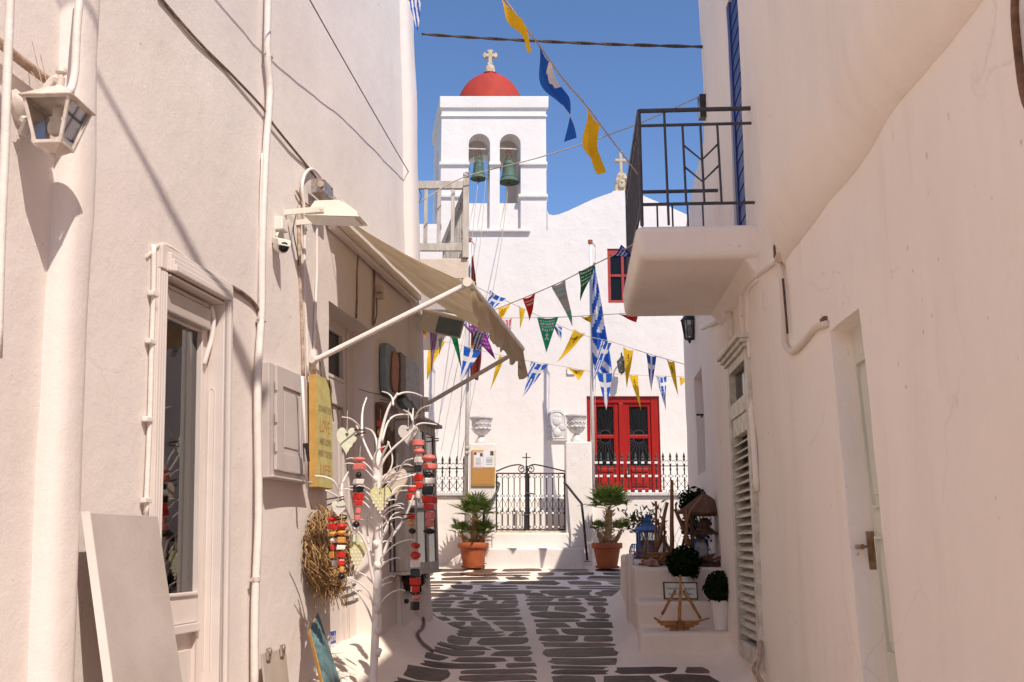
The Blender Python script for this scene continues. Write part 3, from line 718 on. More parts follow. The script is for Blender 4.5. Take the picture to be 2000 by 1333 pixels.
# signs and wreaths on the shop wall
t = thing('canvas_sign', 'tall yellow canvas sign with printed words hanging by the shop entrance', 'sign', LP(628, 840))
y0, y1, z0, z1 = 6.78, 7.09, 1.97, 2.74; o0, o1 = .03, .085
mb = MB(); lb(mb, y0, y1, z0, z1, o0, o1); mb.build('board', 'gold_wood', t, bevel=.004)
mb = MB(); lb(mb, y0+.004, y1-.002, z0+.004, z1-.004, o1+.001, o1+.003); pr = mb.build('printed_face', 'canvas_yellow', t)
mb = MB(); cY = (y0+y1)/2
for txt, z, s, wd, k in (('DO WHAT YOU', 2.51, .07, .25, 0), ('LOVE', 2.39, .13, .20, 1), ('AND LOVE', 2.285, .065, .23, 0), ('WHAT YOU DO', 2.20, .07, .27, 0), ('LIFE', 2.09, .11, .20, 1)):
    text_mb(mb, txt, L(cY, z, o1+.0045), eLy, eLz, nL, s, k, wd, .0005)
attach(mb.build('lettering', ['ink_faint', 'ink_orange']), pr)
mb = MB(); mb.tube([L(6.95, 2.74, .06), L(7.0, 2.88, .03)], .004, 5); mb.tube([L(7.02, 2.74, .092), L(7.10, 2.45, .092)], .004, 5); mb.build('cord', 'cable_dark', t)

t = thing('shop_plaque', 'blue grey plaque with an orange oval and marbled slab on the shaded shop wall', 'sign', L(9.0, 3.1))
q = L(8.72, 3.10, .02); mb = MB()
rr = lambda a, b, e, n=24: [(a*math.copysign(abs(math.cos(2*math.pi*i/n))**(2/e), math.cos(2*math.pi*i/n)), b*math.copysign(abs(math.sin(2*math.pi*i/n))**(2/e), math.sin(2*math.pi*i/n))) for i in range(n)]
mb.prism(rr(.19, .235, 5), q, eLy, eLz, nL, -.01, .045); mb.build('backboard', 'sign_bluegrey', t, bevel=.006)
mb = MB(); mb.prism([(x+.02*math.sin(y*9), y) for x, y in rr(.11, .19, 3)], q+eLy*.06, eLy, eLz, nL, .045, .062); mb.build('orange_oval', 'sign_orange', t, bevel=.012)
q2 = L(9.03, 3.12, .02); mb = MB(); mb.prism([(x+.025*math.sin(y*14+1), y) for x, y in rr(.10, .20, 3, 32)], q2, eLy, eLz, nL, -.01, .062); mb.build('gilt_scroll', 'sign_gilt', t, bevel=.012)
q3 = L(9.36, 3.10, .02); mb = MB(); mb.prism([(-.26, -.16), (-.16, -.20), (-.04, -.19), (.06, -.235), (.16, -.25), (.24, -.24), (.255, -.1), (.25, .1), (.26, .20), (.1, .215), (-.1, .21), (-.25, .22), (-.27, .05)], q3, eLy, eLz, nL, -.01, .065); mb.build('marbled_slab', 'sign_marbled', t, bevel=.01)
mb = MB(); mb.prism(rr(.2, .05, 2.5), q3-eLz*.22-eLy*.12, eLy, eLz, nL, .0, .05); mb.build('lower_scroll', 'sign_bluegrey', t, bevel=.01)

t = thing('picture_board', 'dark brown wooden picture board hanging behind the white twig tree', 'sign', L(8.55, 2.6))
mb = MB(); lb(mb, 8.42, 8.86, 2.05, 2.78, .0, .075); mb.build('board', 'wood_brown', t, bevel=.006)
mb = MB(); lb(mb, 8.47, 8.83, 2.10, 2.73, .076, .08); mb.build('picture', 'sign_gilt', t)
mb = MB(); sr = random.Random(2)
for k in range(7): lb(mb, 8.50+.045*k, 8.515+.045*k, 2.58+sr.uniform(-.03, .0), 2.70, .0805, .082)
mb.build('lettering', 'ink_pale', t)

def wreath(nm, label, c, R_, rr_, en, ex, ey, mt, n, seed, wild=1.0):
    t = thing(nm, label, 'wreath', c); r = random.Random(seed); m = MB()
    for k in range(n):
        a0 = r.uniform(0, 6.283); ln = r.uniform(.6, 1.6); ph = r.uniform(0, 6.28); ro = rr_*math.sqrt(r.random()); ta = r.uniform(0, 6.28); pts = []
        for i in range(6):
            a = a0+ln*i/5; tt = ta+i*.35; Rr = R_+ro*math.cos(tt)+(rr_*.35*r.uniform(-1, 1)*wild if i in (0, 5) else 0)
            pts.append(c+ex*(Rr*math.cos(a))+ey*(Rr*math.sin(a))+en*(ro*math.sin(tt)+.02*wild*r.uniform(-1, 1)))
        m.tube(pts, r.uniform(.003, .0055), 3, cap=False)
    m.build('twigs', mt, t, kind='stuff'); return t
c = L(6.93, 1.545, .11)
wr = wreath('straw_wreath', 'shaggy straw wreath hanging on the shop wall below the yellow sign', c, .215, .085, nL, eLy, eLz, 'straw', 520, 3, 1.6)
mb = MB(); sr = random.Random(8)
for k in range(46):
    q = c+eLy*sr.uniform(-.2, .3)+eLz*sr.uniform(-.26, -.2)+nL*sr.uniform(-.06, .08); mb.tube([q, q+V((sr.uniform(-.03, .05), sr.uniform(-.05, .05), -sr.uniform(.06, .16)))], .003, 3)
mb.build('straw_tail', 'straw', wr, kind='stuff')
mb = MB()
for k in range(4):
    q = c+eLz*(-.20-.05*k)+nL*.08+eLy*(.10+.05*k); mb.prism(rr(.07, .02, 2, 12), q, V((.9, -.3, .3)).normalized(), V((.2, .3, .9)).normalized(), V((.3, -.9, .1)).normalized(), 0, .012)
mb.build_each('ribbon', 'heart_white', wr)
c = L(9.20, 1.42, .10)
wr = wreath('twig_wreath', 'dark twig wreath with white button flowers near the shop corner', c, .22, .062, nL, eLy, eLz, 'twig_dark', 320, 4, .8)
mb = MB(); sr = random.Random(4)
for a, s in ((2.6, .055), (2.2, .03), (1.7, .035), (4.6, .03), (4.9, .04), (5.3, .045), (5.7, .03), (3.6, .028)):
    q = c+eLy*(.22*math.cos(a))+eLz*(.22*math.sin(a))+nL*.07; mb.lathe(q, [(s, 0), (s*1.02, .008), (s*.7, .014), (s*.15, .010)], 12, ax=nL)
mb.build_each('button_flower', 'heart_white', wr, smooth=True)

# glazed showcase at the corner
t = thing('showcase', 'narrow wooden showcase with glass panes on the shop corner', 'showcase', L(9.1, 2))
y0, y1, z0, z1, o1 = 8.72, 9.50, 1.36, 2.66, .25
mb = MB()
for a, b in ((y0, y0+.05), (9.09, 9.15), (y1-.05, y1)): lb(mb, a, b, z0, z1, o1-.03, o1)
for a, b in ((z0, z0+.07), (z1-.08, z1)): lb(mb, y0+.05, 9.09, a, b, o1-.03, o1-.002); lb(mb, 9.15, y1-.05, a, b, o1-.03, o1-.002)
lb(mb, y0, y0+.03, z0, z1, .06, o1-.031); lb(mb, y1-.03, y1, z0, z1, .06, o1-.031); lb(mb, y0-.02, y1+.02, z0-.03, z0-.001, .0, o1+.02); lb(mb, y0, y1, z0, z1, .02, .04)
mb.build('frame', 'old_wood', t, bevel=.004)
mb = MB(); lb(mb, y0-.06, y1+.06, z1+.002, z1+.035, .0, o1+.06); mb.build('top', 'old_wood', t, bevel=.005)
for a, b in ((y0+.05, 9.09), (9.15, y1-.05)): mb = MB(); lb(mb, a, b, z0+.07, z1-.08, o1-.018, o1-.013); mb.build('pane', 'cabinet_glass', t)
mb = MB(); lb(mb, 9.2, 9.23, z0-.12, z0-.03, .15, .18); mb.build('catch', 'black_iron', t)

# boards leaning on the wall
def lean_board(nm, label, cat, y0, y1, ztop, zbot, otop, obot, th, mts, fr_=None):
    t = thing(nm, label, cat, L((y0+y1)/2, zbot))
    m = MB(); m.hexa([L(y0, zbot, obot-th), L(y1, zbot, obot-th), L(y1, zbot, obot), L(y0, zbot, obot), L(y0, ztop, otop-th), L(y1, ztop, otop-th), L(y1, ztop, otop), L(y0, ztop, otop)])
    m.build('panel', mts, t, bevel=.004); return t
t = lean_board('leaning_board', 'large plain beige panel leaning against the wall at lower left', 'panel', 4.14, 4.68, 1.72, .35, .10, .36, .032, 'board_beige')
mb = MB(); mb.hexa([L(4.132, .35, .325), L(4.138, .35, .325), L(4.138, .35, .362), L(4.132, .35, .362), L(4.132, 1.725, .065), L(4.138, 1.725, .065), L(4.138, 1.725, .102), L(4.132, 1.725, .102)]); mb.build('edge_strip', 'white_paint', t)
t = lean_board('leaning_plate', 'small cream plate with two clips leaning low on the left wall', 'plate', 5.95, 6.30, .98, .45, .06, .12, .012, 'plate_cream')
mb = MB()
for Yc in (6.02, 6.22): q = L(Yc, .985, .065); mb.fbox((q, eLy, eLz, nL), (-.025, .025), (-.05, .02), (0, .014)); mb.lathe(q+nL*.014, [(.018, 0), (.018, .008), (.008, .012)], 8, ax=nL)
mb.build('clip', 'zinc', t, bevel=.003, kind='stuff')
t = thing('painted_board', 'teal painted canvas with an orange edge leaning beside the entrance step', 'painting', L(6.95, .55, .2))
q = [LP(600, 1240, .10), LP(612, 1205, .06)]
a0, a1 = LP(601, 1238, .10), LP(617, 1203, .06); b0, b1 = LP(634, 1375, .42), LP(668, 1365, .40)
nn = (a1-a0).cross(b0-a0).normalized(); nn = nn if nn.x > 0 else -nn
mb = MB(); mb.hexa([b0, b1, b1+nn*.035, b0+nn*.035, a0, a1, a1+nn*.035, a0+nn*.035]); mb.build('board', 'ochre_edge', t, bevel=.004)
mb = MB(); f = lambda u, v, d: (a0.lerp(a1, u)).lerp(b0.lerp(b1, u), v)+nn*d
mb.hexa([f(.03, .98, .036), f(.98, .98, .036), f(.98, .98, .038), f(.03, .98, .038), f(.03, .02, .036), f(.98, .02, .036), f(.98, .02, .038), f(.03, .02, .038)])
mb.build('painted_face', 'teal_paint', t)
mb = MB(); sr = random.Random(9)
for k in range(6): u = .2+.12*k; mb.tube([f(u, .1+sr.uniform(0, .3), .039), f(u+sr.uniform(-.1, .1), .95, .039)], .003, 4)
mb.build('brush_line', 'ink', t, kind='stuff')
mb = MB(); mb.tube([f(.1, 0, .02), f(.15, -.08, .03), f(.2, .0, .03)], .012, 6); mb.build('rope_loop', 'rope', t)

m = MB(); hz = [(824, 9.62), (828, 9.42), (824, 9.2), (816, 9.0), (824, 8.82), (846, 8.66)]
q = [V((P(x, 1240, Y).x, Y, hgt(P(x, 1240, Y).x, Y)+.016)) for x, Y in hz]; m.tube(spline(q, 5), .014, 6); tag(m.build('hose', 'cable_wall', smooth='all'), 'old cable snaking over the white plaster foot of the shop corner', 'cable')

# ================================================================== RIGHT: THE CORNER HOUSE
house = thing('corner_house', 'cream corner house with a balcony, louvred shutter and pale green door on the right', 'house', (2, 5, 0))
def Rd(u, v, out=0):
    k = sstep(3.4, 4.0, u)*(1-sstep(5.1, 5.8, u))
    Y = u+.13*(v-2.6)*k*(1 if v < 3.2 else max(0, 1-(v-3.2)))
    e = 0
    tz = min(1, max(0, (v-3.272)/.32)); e += ((.012 if v > 3.271 else 0)+.14*(1-(1-tz)**1.8))*(1-sstep(5.6, 6.25, Y))      # the upper wall overhangs on a coved soffit
    e += -.02*math.exp(-((u-5.95)/.12)**2)*(1-sstep(3.2, 3.5, v))
    q = Rw(Y, v, out+e)
    q.z += .05*noise.noise(V((Y*1.5, 3, 1)))*max(0, 1-abs(v-3.27)/.5)
    if out == 0 and Y > 8.6: q += V((.10*sstep(8.6, 8.95, Y)**3, 0, 0))
    return q
D3 = (4.36, 4.86, .30, 2.64, .12); D4 = (7.14, 7.97, .82, 2.98, .12); D5 = (6.95, 7.45, 3.62, 5.90, .09)
sheet(Rd, (-12, 8.95), (-.9, 6.90), [D3, D4, D5], .07, .018, (3.268, 3.2722, 3.41, 3.50)).build('wall', ['plaster_right', 'plaster_cove_shade', 'plaster_cove_shade_pale'], house, smooth=True)
wl_ = house.children[-1].data
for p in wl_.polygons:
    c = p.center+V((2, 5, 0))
    if 3.272 < c.z < 3.50 and c.y < 6.0+.4*(c.z-3.27): p.material_index = 1 if c.z < 3.41 else 2  # painted shade under the overhang, fading upwards in two bands
mb = MB()
a, b = Rw(8.95, -.9)+V((.10, 0, 0)), Rw(8.95, 6.90)+V((.10, 0, 0)); c, d = V((8, 8.95, 6.90)), V((8, 8.95, -.9)); mb.face([a, b, c, d])
e, f = Rw(-12, 6.90), Rw(-12, -.9); mb.face([b, e, V((8, -12, 6.90)), c]); mb.face([f, e, V((8, -12, 6.90)), V((8, -12, -.9))]); mb.face([d, c, V((8, -12, 6.90)), V((8, -12, -.9))])
mb.build('end_wall', 'plaster_right', house)
mb = MB(); q = [Rw(3.5, 6.9, -.002), Rw(8.95, 6.9, -.002)+V((.10, 0, 0)), V((8, 8.95, 6.9)), V((8, 3.5, 6.9))]; mb.hexa(q+[p+V((0, 0, 1.22)) for p in q]); mb.build('unseen_roof_block', 'plaster_right', house)  # unseen block added on the roof so its shadow covers the far street
def rb(m, a, b, z0_, z1_, o0, o1, k=0):
    m.hexa([Rw(a, z0_, o0), Rw(b, z0_, o0), Rw(b, z0_, o1), Rw(a, z0_, o1), Rw(a, z1_, o0), Rw(b, z1_, o0), Rw(b, z1_, o1), Rw(a, z1_, o1)], k)
# pale green door in its recess
y0, y1, z0, z1, dp = D3
mb = MB(); o = -.10
def db(m, a, b, z0_, z1_, o0, o1):
    m.hexa([Rd(a, z0_, o0), Rd(b, z0_, o0), Rd(b, z0_, o1), Rd(a, z0_, o1), Rd(a, z1_, o0), Rd(b, z1_, o0), Rd(b, z1_, o1), Rd(a, z1_, o1)])
db(mb, y0-.3, y1+.02, z0, z1+.02, o-.06, o)
for a, b in ((.45, .98), (1.12, 1.62), (1.76, 2.45)):
    db(mb, y0-.2, y1-.075, a, a+.014, o, o+.020); db(mb, y0-.2, y1-.075, b, b+.014, o, o+.020); db(mb, y1-.089, y1-.075, a+.014, b, o, o+.020); db(mb, y0-.2, y1-.13, a+.06, b-.05, o, o+.016)
gd = mb.build('door', 'sage_paint', house, bevel=.004, label='pale green panelled door deep in its recess')
q = RP(1698, 1092, -.075); mb = MB(); pl = [(-.018, -.125), (.018, -.125), (.02, -.09), (.02, .09), (.016, .125), (-.016, .125), (-.02, .09), (-.02, -.09)]
mb.prism(pl, q, eRy, eRz, nR, -.03, .008); h0 = q+eRz*.055; mb.tube([h0, h0+nR*.05], .009, 8); mb.tube(spline([h0+nR*.05, h0+nR*.058-eRy*.03, h0+nR*.055-eRy*.10], 4), [.011]*4+[.010]*4+[.013], 8); mb.lathe(q-eRz*.06, [(.006, .006), (.006, .011)], 8, ax=nR)
attach(mb.build('handle', 'brass', smooth=True), gd)
# louvred shutter door
t = thing('louvred_shutter', '', 'x', Rw(7.5, 1.9)); t.parent = house; t.location = V(t.location)-wloc(house)
for k in ('label', 'category'): del t[k]
y0, y1, z0, z1, dp = D4
mb = MB()
for a, b in ((y0-.05, y0+.05), (y1-.05, y1+.05)): rb(mb, a, b, z0-.06, z1+.02, -.06, .03)
rb(mb, y0+.05, y1-.05, 2.56, 2.68, -.06, .026); rb(mb, y0+.05, y1-.05, 2.42, 2.558, -.05, .014); rb(mb, y0+.05, y1-.05, z1-.05, z1+.02, -.06, .026); rb(mb, y0+.05, y1-.05, z0-.06, z0+.06, -.06, .03)
mb.build('frame', 'louvre_paint', t, bevel=.006)
mb = MB()
for k, (h, o1) in enumerate(((.03, .05), (.03, .075), (.035, .10))): rb(mb, y0-.07-.012*k, y1+.07+.012*k, z1+.021+.031*k, z1+.021+.031*k+h, -.02, o1)
mb.build('cornice', 'louvre_paint', t, bevel=.006)
mb = MB(); rb(mb, y0+.05, y1-.05, 2.69, z1-.05, -.03, -.025); mb.build('transom_glass', 'dark_glass', t)
mb = MB(); rb(mb, y0-.04, y1+.04, z0, z1, -.30, -.10); mb.build('dark_interior', 'dark_inside', t)
sl = None; ns = 24
for k in range(ns):
    zc = z0+.10+(2.42-z0-.12)*(k+.5)/ns
    if sl is None:
        m = MB(); A = lambda Y, a, b: Rw(Y, zc, a)+V((0, 0, b))
        m.hexa([A(y0+.052, -.055, .030), A(y1-.052, -.055, .030), A(y1-.052, .018, -.022), A(y0+.052, .018, -.022), A(y0+.052, -.055, .038), A(y1-.052, -.055, .038), A(y1-.052, .018, -.013), A(y0+.052, .018, -.013)])
        sl = m.build('slat', 'louvre_paint', t); z_first = zc
    else:
        c = sl.copy(); COL.objects.link(c); c.parent = t; c.location = sl.location+V((random.Random(k).uniform(-.004, .004), 0, zc-z_first)); c.rotation_euler = (0, random.Random(k).uniform(-.0015, .0015), 0)
mb = MB(); mb.tube(spline([Rw(7.05, .95, .03), Rw(7.0, .85, .05), Rw(6.95, .76, .08), Rw(6.9, .68, .05)], 4), .014, 6); mb.tube(spline([Rw(7.15, .80, .05), Rw(7.05, .76, .09), Rw(6.98, .68, .06)], 4), .010, 6); mb.build('loose_cable', 'old_pipe', house, smooth='all')
# blue shutter above the balcony
t = thing('blue_shutter', '', 'x', Rw(7.2, 4.5)); t.parent = house; t.location = V(t.location)-wloc(house)
for k in ('label', 'category'): del t[k]
mb = MB(); rb(mb, 7.36, 7.45, 3.62, 5.9, -.09, -.012); mb.build('frame', 'blue_paint', t, bevel=.004)
mb = MB(); rb(mb, 6.95, 7.35, 3.62, 5.9, -.088, -.05); mb.build('backing', 'blue_paint', t)
for k in range(18):
    z = 3.65+.124*k; m = MB(); m.hexa([Rw(6.96, z, -.05), Rw(7.35, z, -.05), Rw(7.35, z, -.022), Rw(6.96, z, -.022), Rw(6.96, z+.115, -.05), Rw(7.35, z+.115, -.05), Rw(7.35, z+.115, -.027), Rw(6.96, z+.115, -.027)]); m.build('slat', 'blue_paint', t)
# pipes on the right wall
def rw_tube(pts, r, name, mt, out=.012, n=7, sm=4):
    m = MB(); m.tube(spline([RP(x, y, out) for x, y in pts], sm), r, n); return m.build(name, mt, house, smooth='all')
rw_tube([(1372, 640), (1398, 627), (1418, 613), (1427, 622), (1428, 669), (1424, 700)], .030, 'pipe', 'white_pipe', .02, 9)
rw_tube([(1519, 511), (1526, 538), (1531, 612), (1532, 656), (1535, 676), (1549, 687), (1569, 669), (1593, 641), (1615, 633)], .019, 'pipe', 'plaster_old', .012, 9)
rw_tube([(1529, 545), (1535, 612), (1538, 652)], .007, 'wire', 'cable_dark', .02)
rw_tube([(1520, 508), (1508, 514), (1476, 540), (1451, 565), (1448, 590), (1451, 636), (1458, 680), (1466, 790), (1472, 860), (1478, 960)], .022, 'pipe', 'plaster_right', .010, 9)
rw_tube([(1480, 547), (1463, 566), (1460, 602), (1461, 660), (1464, 700)], .014, 'pipe', 'plaster_right', .012, 8)
mb = MB(); q = RP(1525, 490, .01); mb.prism([(-.05, -.03), (.05, -.06), (.05, .08), (.0, .13), (-.05, .10)], q, eRy, eRz, nR, -.02, .035, 0); mb.prism([(-.03, -.03), (.03, -.04), (.03, .03), (-.02, .05)], q, eRy, eRz, nR, .0352, .04, 1); mb.build('broken_casing', ['plaster_old', 'cable_dark'], house, bevel=.006)
mb = MB(); q = RP(1612, 633, .0); mb.fbox((q, eRy, eRz, nR), (-.05, .03), (-.012, .03), (-.02, .02)); mb.build('broken_end', 'rust', house)
# balcony
bal = thing('balcony', '', 'x', Rw(7.4, 3.6, .4)); bal.parent = house; bal.location = V(bal.location)-wloc(house)
for k in ('label', 'category'): del bal[k]
o1, ya, yb = .845, 6.52, 8.36
def rp(Y, z, o): return Rw(Y, z, o)
mb = MB(); ztop = P(1370, 436, 6.52).z; zbot = ztop-.235
mb.hexa([rp(ya+.03, zbot, -.05), rp(yb, zbot, -.05), rp(yb, zbot, o1-.02), rp(ya+.03, zbot, o1-.03), rp(ya, ztop, -.05), rp(yb, ztop, -.05), rp(yb, ztop, o1), rp(ya, ztop, o1)])
mb.build('slab', 'plaster_right', bal, bevel=.05, seg=4, smooth=True)
mb = MB(); mb.hexa([rp(ya+.08, zbot-.10, -.05), rp(yb-.05, zbot-.10, -.05), rp(yb-.05, zbot-.10, .02), rp(ya+.08, zbot-.10, .02), rp(ya+.05, zbot+.05, -.05), rp(yb-.03, zbot+.05, -.05), rp(yb-.03, zbot+.05, .13), rp(ya+.05, zbot+.05, .13)]); mb.build('haunch', 'plaster_right', bal, bevel=.03, seg=3, smooth=True)
yr, yf, oc = 6.60, 8.28, .79
zt, z2, zb, zfl = (P(1300, y, yr).z for y in (212, 241, 396, 437))
def bar(pts, r, nm='rail', n=6):
    m = MB(); m.tube(pts, r, n); return m.build(nm, 'iron_blue', bal)
def ox(x, y=300):                # distance from the wall of the point seen at x on the near panel
    q = P(x, y, yr); return (1.3+.06*yr-q.x)*1.0
bar([rp(yr, zt, oc), rp(yr, zt, -.01)], .016); bar([rp(yr, z2, oc), rp(yr, z2, -.01)], .011); bar([rp(yr, zb, oc), rp(yr, zb, -.01)], .011)
bar([rp(yr, zt, oc), rp(yr, zfl, oc)], .013, 'post'); bar([rp(yf, zt, oc), rp(yf, zfl, oc)], .013, 'post')
bar([rp(yr, zt, ox(1301)), rp(yr, zfl, ox(1303))], .009, 'bar')
for x in (1336, 1371, 1404): bar([rp(yr, z2, ox(x)), rp(yr, zb, ox(x+2))], .0085, 'bar')
bar([rp(yr, zt, ox(1474)), rp(yr, zb, ox(1478))], .010, 'bar')
zy = lambda y: P(1370, y, yr).z
for ya_, yb_ in ((281, 311), (323, 353)):
    bar([rp(yr, zy(ya_), ox(1337)), rp(yr, zy(yb_), ox(1371)), rp(yr, zy(ya_-1), ox(1404))], .0075, 'chevron')
for z, r in ((zt, .016), (z2, .011), (zb, .011)): bar([rp(yr, z, oc), rp(yf, z, oc)], r)
for k in range(1, 13): Yk = yr+(yf-yr)*k/13; bar([rp(Yk, z2 if k % 4 else zt, oc), rp(Yk, zb-.0 if k % 4 else zfl, oc)], .0085, 'bar')
for z, r in ((zt, .016), (z2, .011), (zb, .011)): bar([rp(yf, z, oc), rp(yf, z, -.01)], r)
for k in range(1, 6): bar([rp(yf, z2, oc*k/6), rp(yf, zb, oc*k/6)], .008, 'bar')
mb = MB()
for k in range(20):
    q = rp(7.9+.02*(k % 3), ztop, .02+.022*k); mb.tube([q, q+V((rnd.uniform(-.03, .03), rnd.uniform(-.02, .02), rnd.uniform(.05, .13)))], .0022, 3)
mb.build('bird_spikes', 'cable_dark', bal, kind='stuff')
mb = MB(); c = P(1371, 210, 8.80); mb.fbox((c, V((1, .06, 0)).normalized(), V((-.06, 1, 0)), V((.02, .06, 1)).normalized()), (-.03, .04), (-.05, .05), (-.12, .12)); tag(mb.build('wall_speaker', 'lens_black', bevel=.006), 'slim black box fixed to the corner of the right house above the railing', 'speaker')
t = thing('wall_mirror', 'dark rimmed fixture cut off by the right edge of the picture', 'fixture', RP(2015, 90, 0))
q = RP(2036, 70, .01); mb = MB(); mb.tube([q+eRy*(.10*math.copysign(abs(math.cos(a))**.6, math.cos(a)))+eRz*(.20*math.copysign(abs(math.sin(a))**.6, math.sin(a)))+nR*.02 for a in [2*math.pi*i/28 for i in range(29)]], .013, 6); mb.build('rim', 'rust', t, smooth='all')
mb = MB(); mb.prism([(.095*math.copysign(abs(math.cos(a))**.6, math.cos(a)), .195*math.copysign(abs(math.sin(a))**.6, math.sin(a))) for a in [2*math.pi*i/28 for i in range(28)]], q, eRy, eRz, nR, -.02, .015); mb.build('face', 'marble', t)

# the white house behind, on the right
far = thing('white_house', 'white house with a slit window between the corner house and the church', 'house', (2.6, 11.5, .8))
def Fw(u, v, out=0): return V((.99+.1*u-out, u, v if v < 4 else 4+(v-4)*(1+.10*sstep(12.9, 10.8, u)) ))
sheet(Fw, (8.96, 13.0), (-.9, 5.45), [(10.62, 11.55, 2.36, 3.50, .16)], .25, .03).build('wall', 'plaster_far', far, smooth=True)
mb = MB(); a, b = Fw(13, -.9), Fw(13, 5.45); mb.face([a, b, V((7, 13, 5.45)), V((7, 13, -.9))]); mb.grid([[Fw(u, 5.45), V((7, u, Fw(u, 5.45).z))] for u in (8.96, 10.8, 11.3, 11.85, 12.4, 12.9, 13)]); mb.build('end_wall', 'plaster_far', far)
mb = MB(); mb.hexa([Fw(10.62, 2.36, -.155), Fw(11.55, 2.36, -.155), Fw(11.55, 2.36, -.20), Fw(10.62, 2.36, -.20), Fw(10.62, 3.5, -.155), Fw(11.55, 3.5, -.155), Fw(11.55, 3.5, -.20), Fw(10.62, 3.5, -.20)]); mb.build('window', 'grey_paint', far)
mb = MB(); mb.tube([Fw(10.9, 2.99, .05), Fw(10.9, 2.99, -.02), Fw(11.1, 2.99, -.02)], .012, 5); mb.tube([Fw(11.9, 2.16, .12), Fw(11.9, 2.16, -.02)], .012, 5); mb.tube([Fw(11.9, 2.16, .09), Fw(11.92, 2.28, .09)], .009, 5); mb.tube([Fw(11.9, 2.16, .09), Fw(11.88, 2.04, .09)], .009, 5); mb.build('hook', 'black_iron', far, kind='stuff')

# black lanterns (right house wall and church)
def black_lantern(label, c, s, wall):
    """c: middle of the lantern body; wall: the point of the bracket plate"""
    t = thing('black_lantern', label, 'lantern', c, 'black iron wall lanterns')
    m = MB(); k = lambda z: c+V((0, 0, z*s))
    m.lathe(k(.075), [(.085*s, 0), (.088*s, .006*s), (.05*s, .05*s), (.035*s, .055*s), (.03*s, .085*s), (.012*s, .09*s), (.012*s, .11*s), (.016*s, .115*s), (.004*s, .135*s)], 6); m.lathe(k(-.115), [(.004*s, -.04*s), (.012*s, -.03*s), (.016*s, -.012*s), (.048*s, 0), (.05*s, .012*s)], 6)
    for i in range(6):
        a = math.pi*2*i/6; m.tube([c+V((.075*math.cos(a), .075*math.sin(a), .075))*s, c+V((.048*math.cos(a), .048*math.sin(a), -.105))*s], .007*s, 4)
    m.build('cage', 'black_iron', t)
    m = MB(); m.lathe(k(-.102), [(.044*s, 0), (.070*s, .176*s)], 6); m.build('glass', 'cabinet_glass', t)
    m = MB(); m.lathe(k(-.08), [(.004*s, 0), (.026*s, .02*s), (.032*s, .05*s), (.024*s, .08*s), (.015*s, .12*s)], 10); m.build('bulb', 'white_paint', t, smooth='all')
    top = k(.205); m = MB(); d = wall-top; d.z = 0; hd = d.normalized(); q = wall
    m.tube(spline([top+V((0, 0, -.01*s)), top+hd*.03*s+V((0, 0, .035*s)), top+hd*.08*s+V((0, 0, .03*s)), V((wall.x, wall.y, top.z-.06*s))-hd*.02, V((wall.x, wall.y, top.z-.16*s))], 5), .012*s, 6)
    m.tube([V((wall.x, wall.y, top.z+.02*s)), V((wall.x, wall.y, top.z-.26*s))], .022*s, 6); m.build('bracket', 'black_iron', t, smooth='all'); return t
c = P(1346, 642, 11.3); black_lantern('black iron lantern on the white house below the right balcony', c, 1.15, V((Fw(11.3, c.z).x, 11.3, c.z)))

# ------------------------------------------------------------------ stepped white block and what stands on it
prof = [(8.55, .30), (8.55, .875), (8.95, .885), (8.95, 1.105), (9.30, 1.115), (9.30, 1.385), (12.2, 1.475), (12.2, .30)]
mb = MB(); n = len(prof); Lv = [V((blkx(a)+(.0 if b > .4 else -.03), a, b)) for a, b in prof]; Rv = [V((min(2.3, .99+.1*a+.03), a, b)) for a, b in prof]
mb.v = Lv+Rv; mb.f = [tuple(range(n)), tuple(range(n, 2*n))[::-1]]+[(i, (i+1) % n, n+(i+1) % n, n+i) for i in range(n)]; mb.m = [0]*(n+2)
blk = mb.build('stepped_block', 'plaster_step', bevel=.035, seg=4, smooth=True); tag(blk, 'white plastered steps with a bench top holding lanterns and wooden ships', 'steps')
mb = MB(); mb.hexa([V((blkx(Y)+(-.035 if k else .03), Y, z)) for z in (.6, 1.50) for Y, k in ((9.75, 1), (10.35, 1), (10.35, 0), (9.75, 0))]); mb.build('side_rib', 'plaster_step', blk, bevel=.03, seg=3, smooth=True)
def ztopY(Y): return 1.385+(1.475-1.385)*(Y-9.3)/2.9

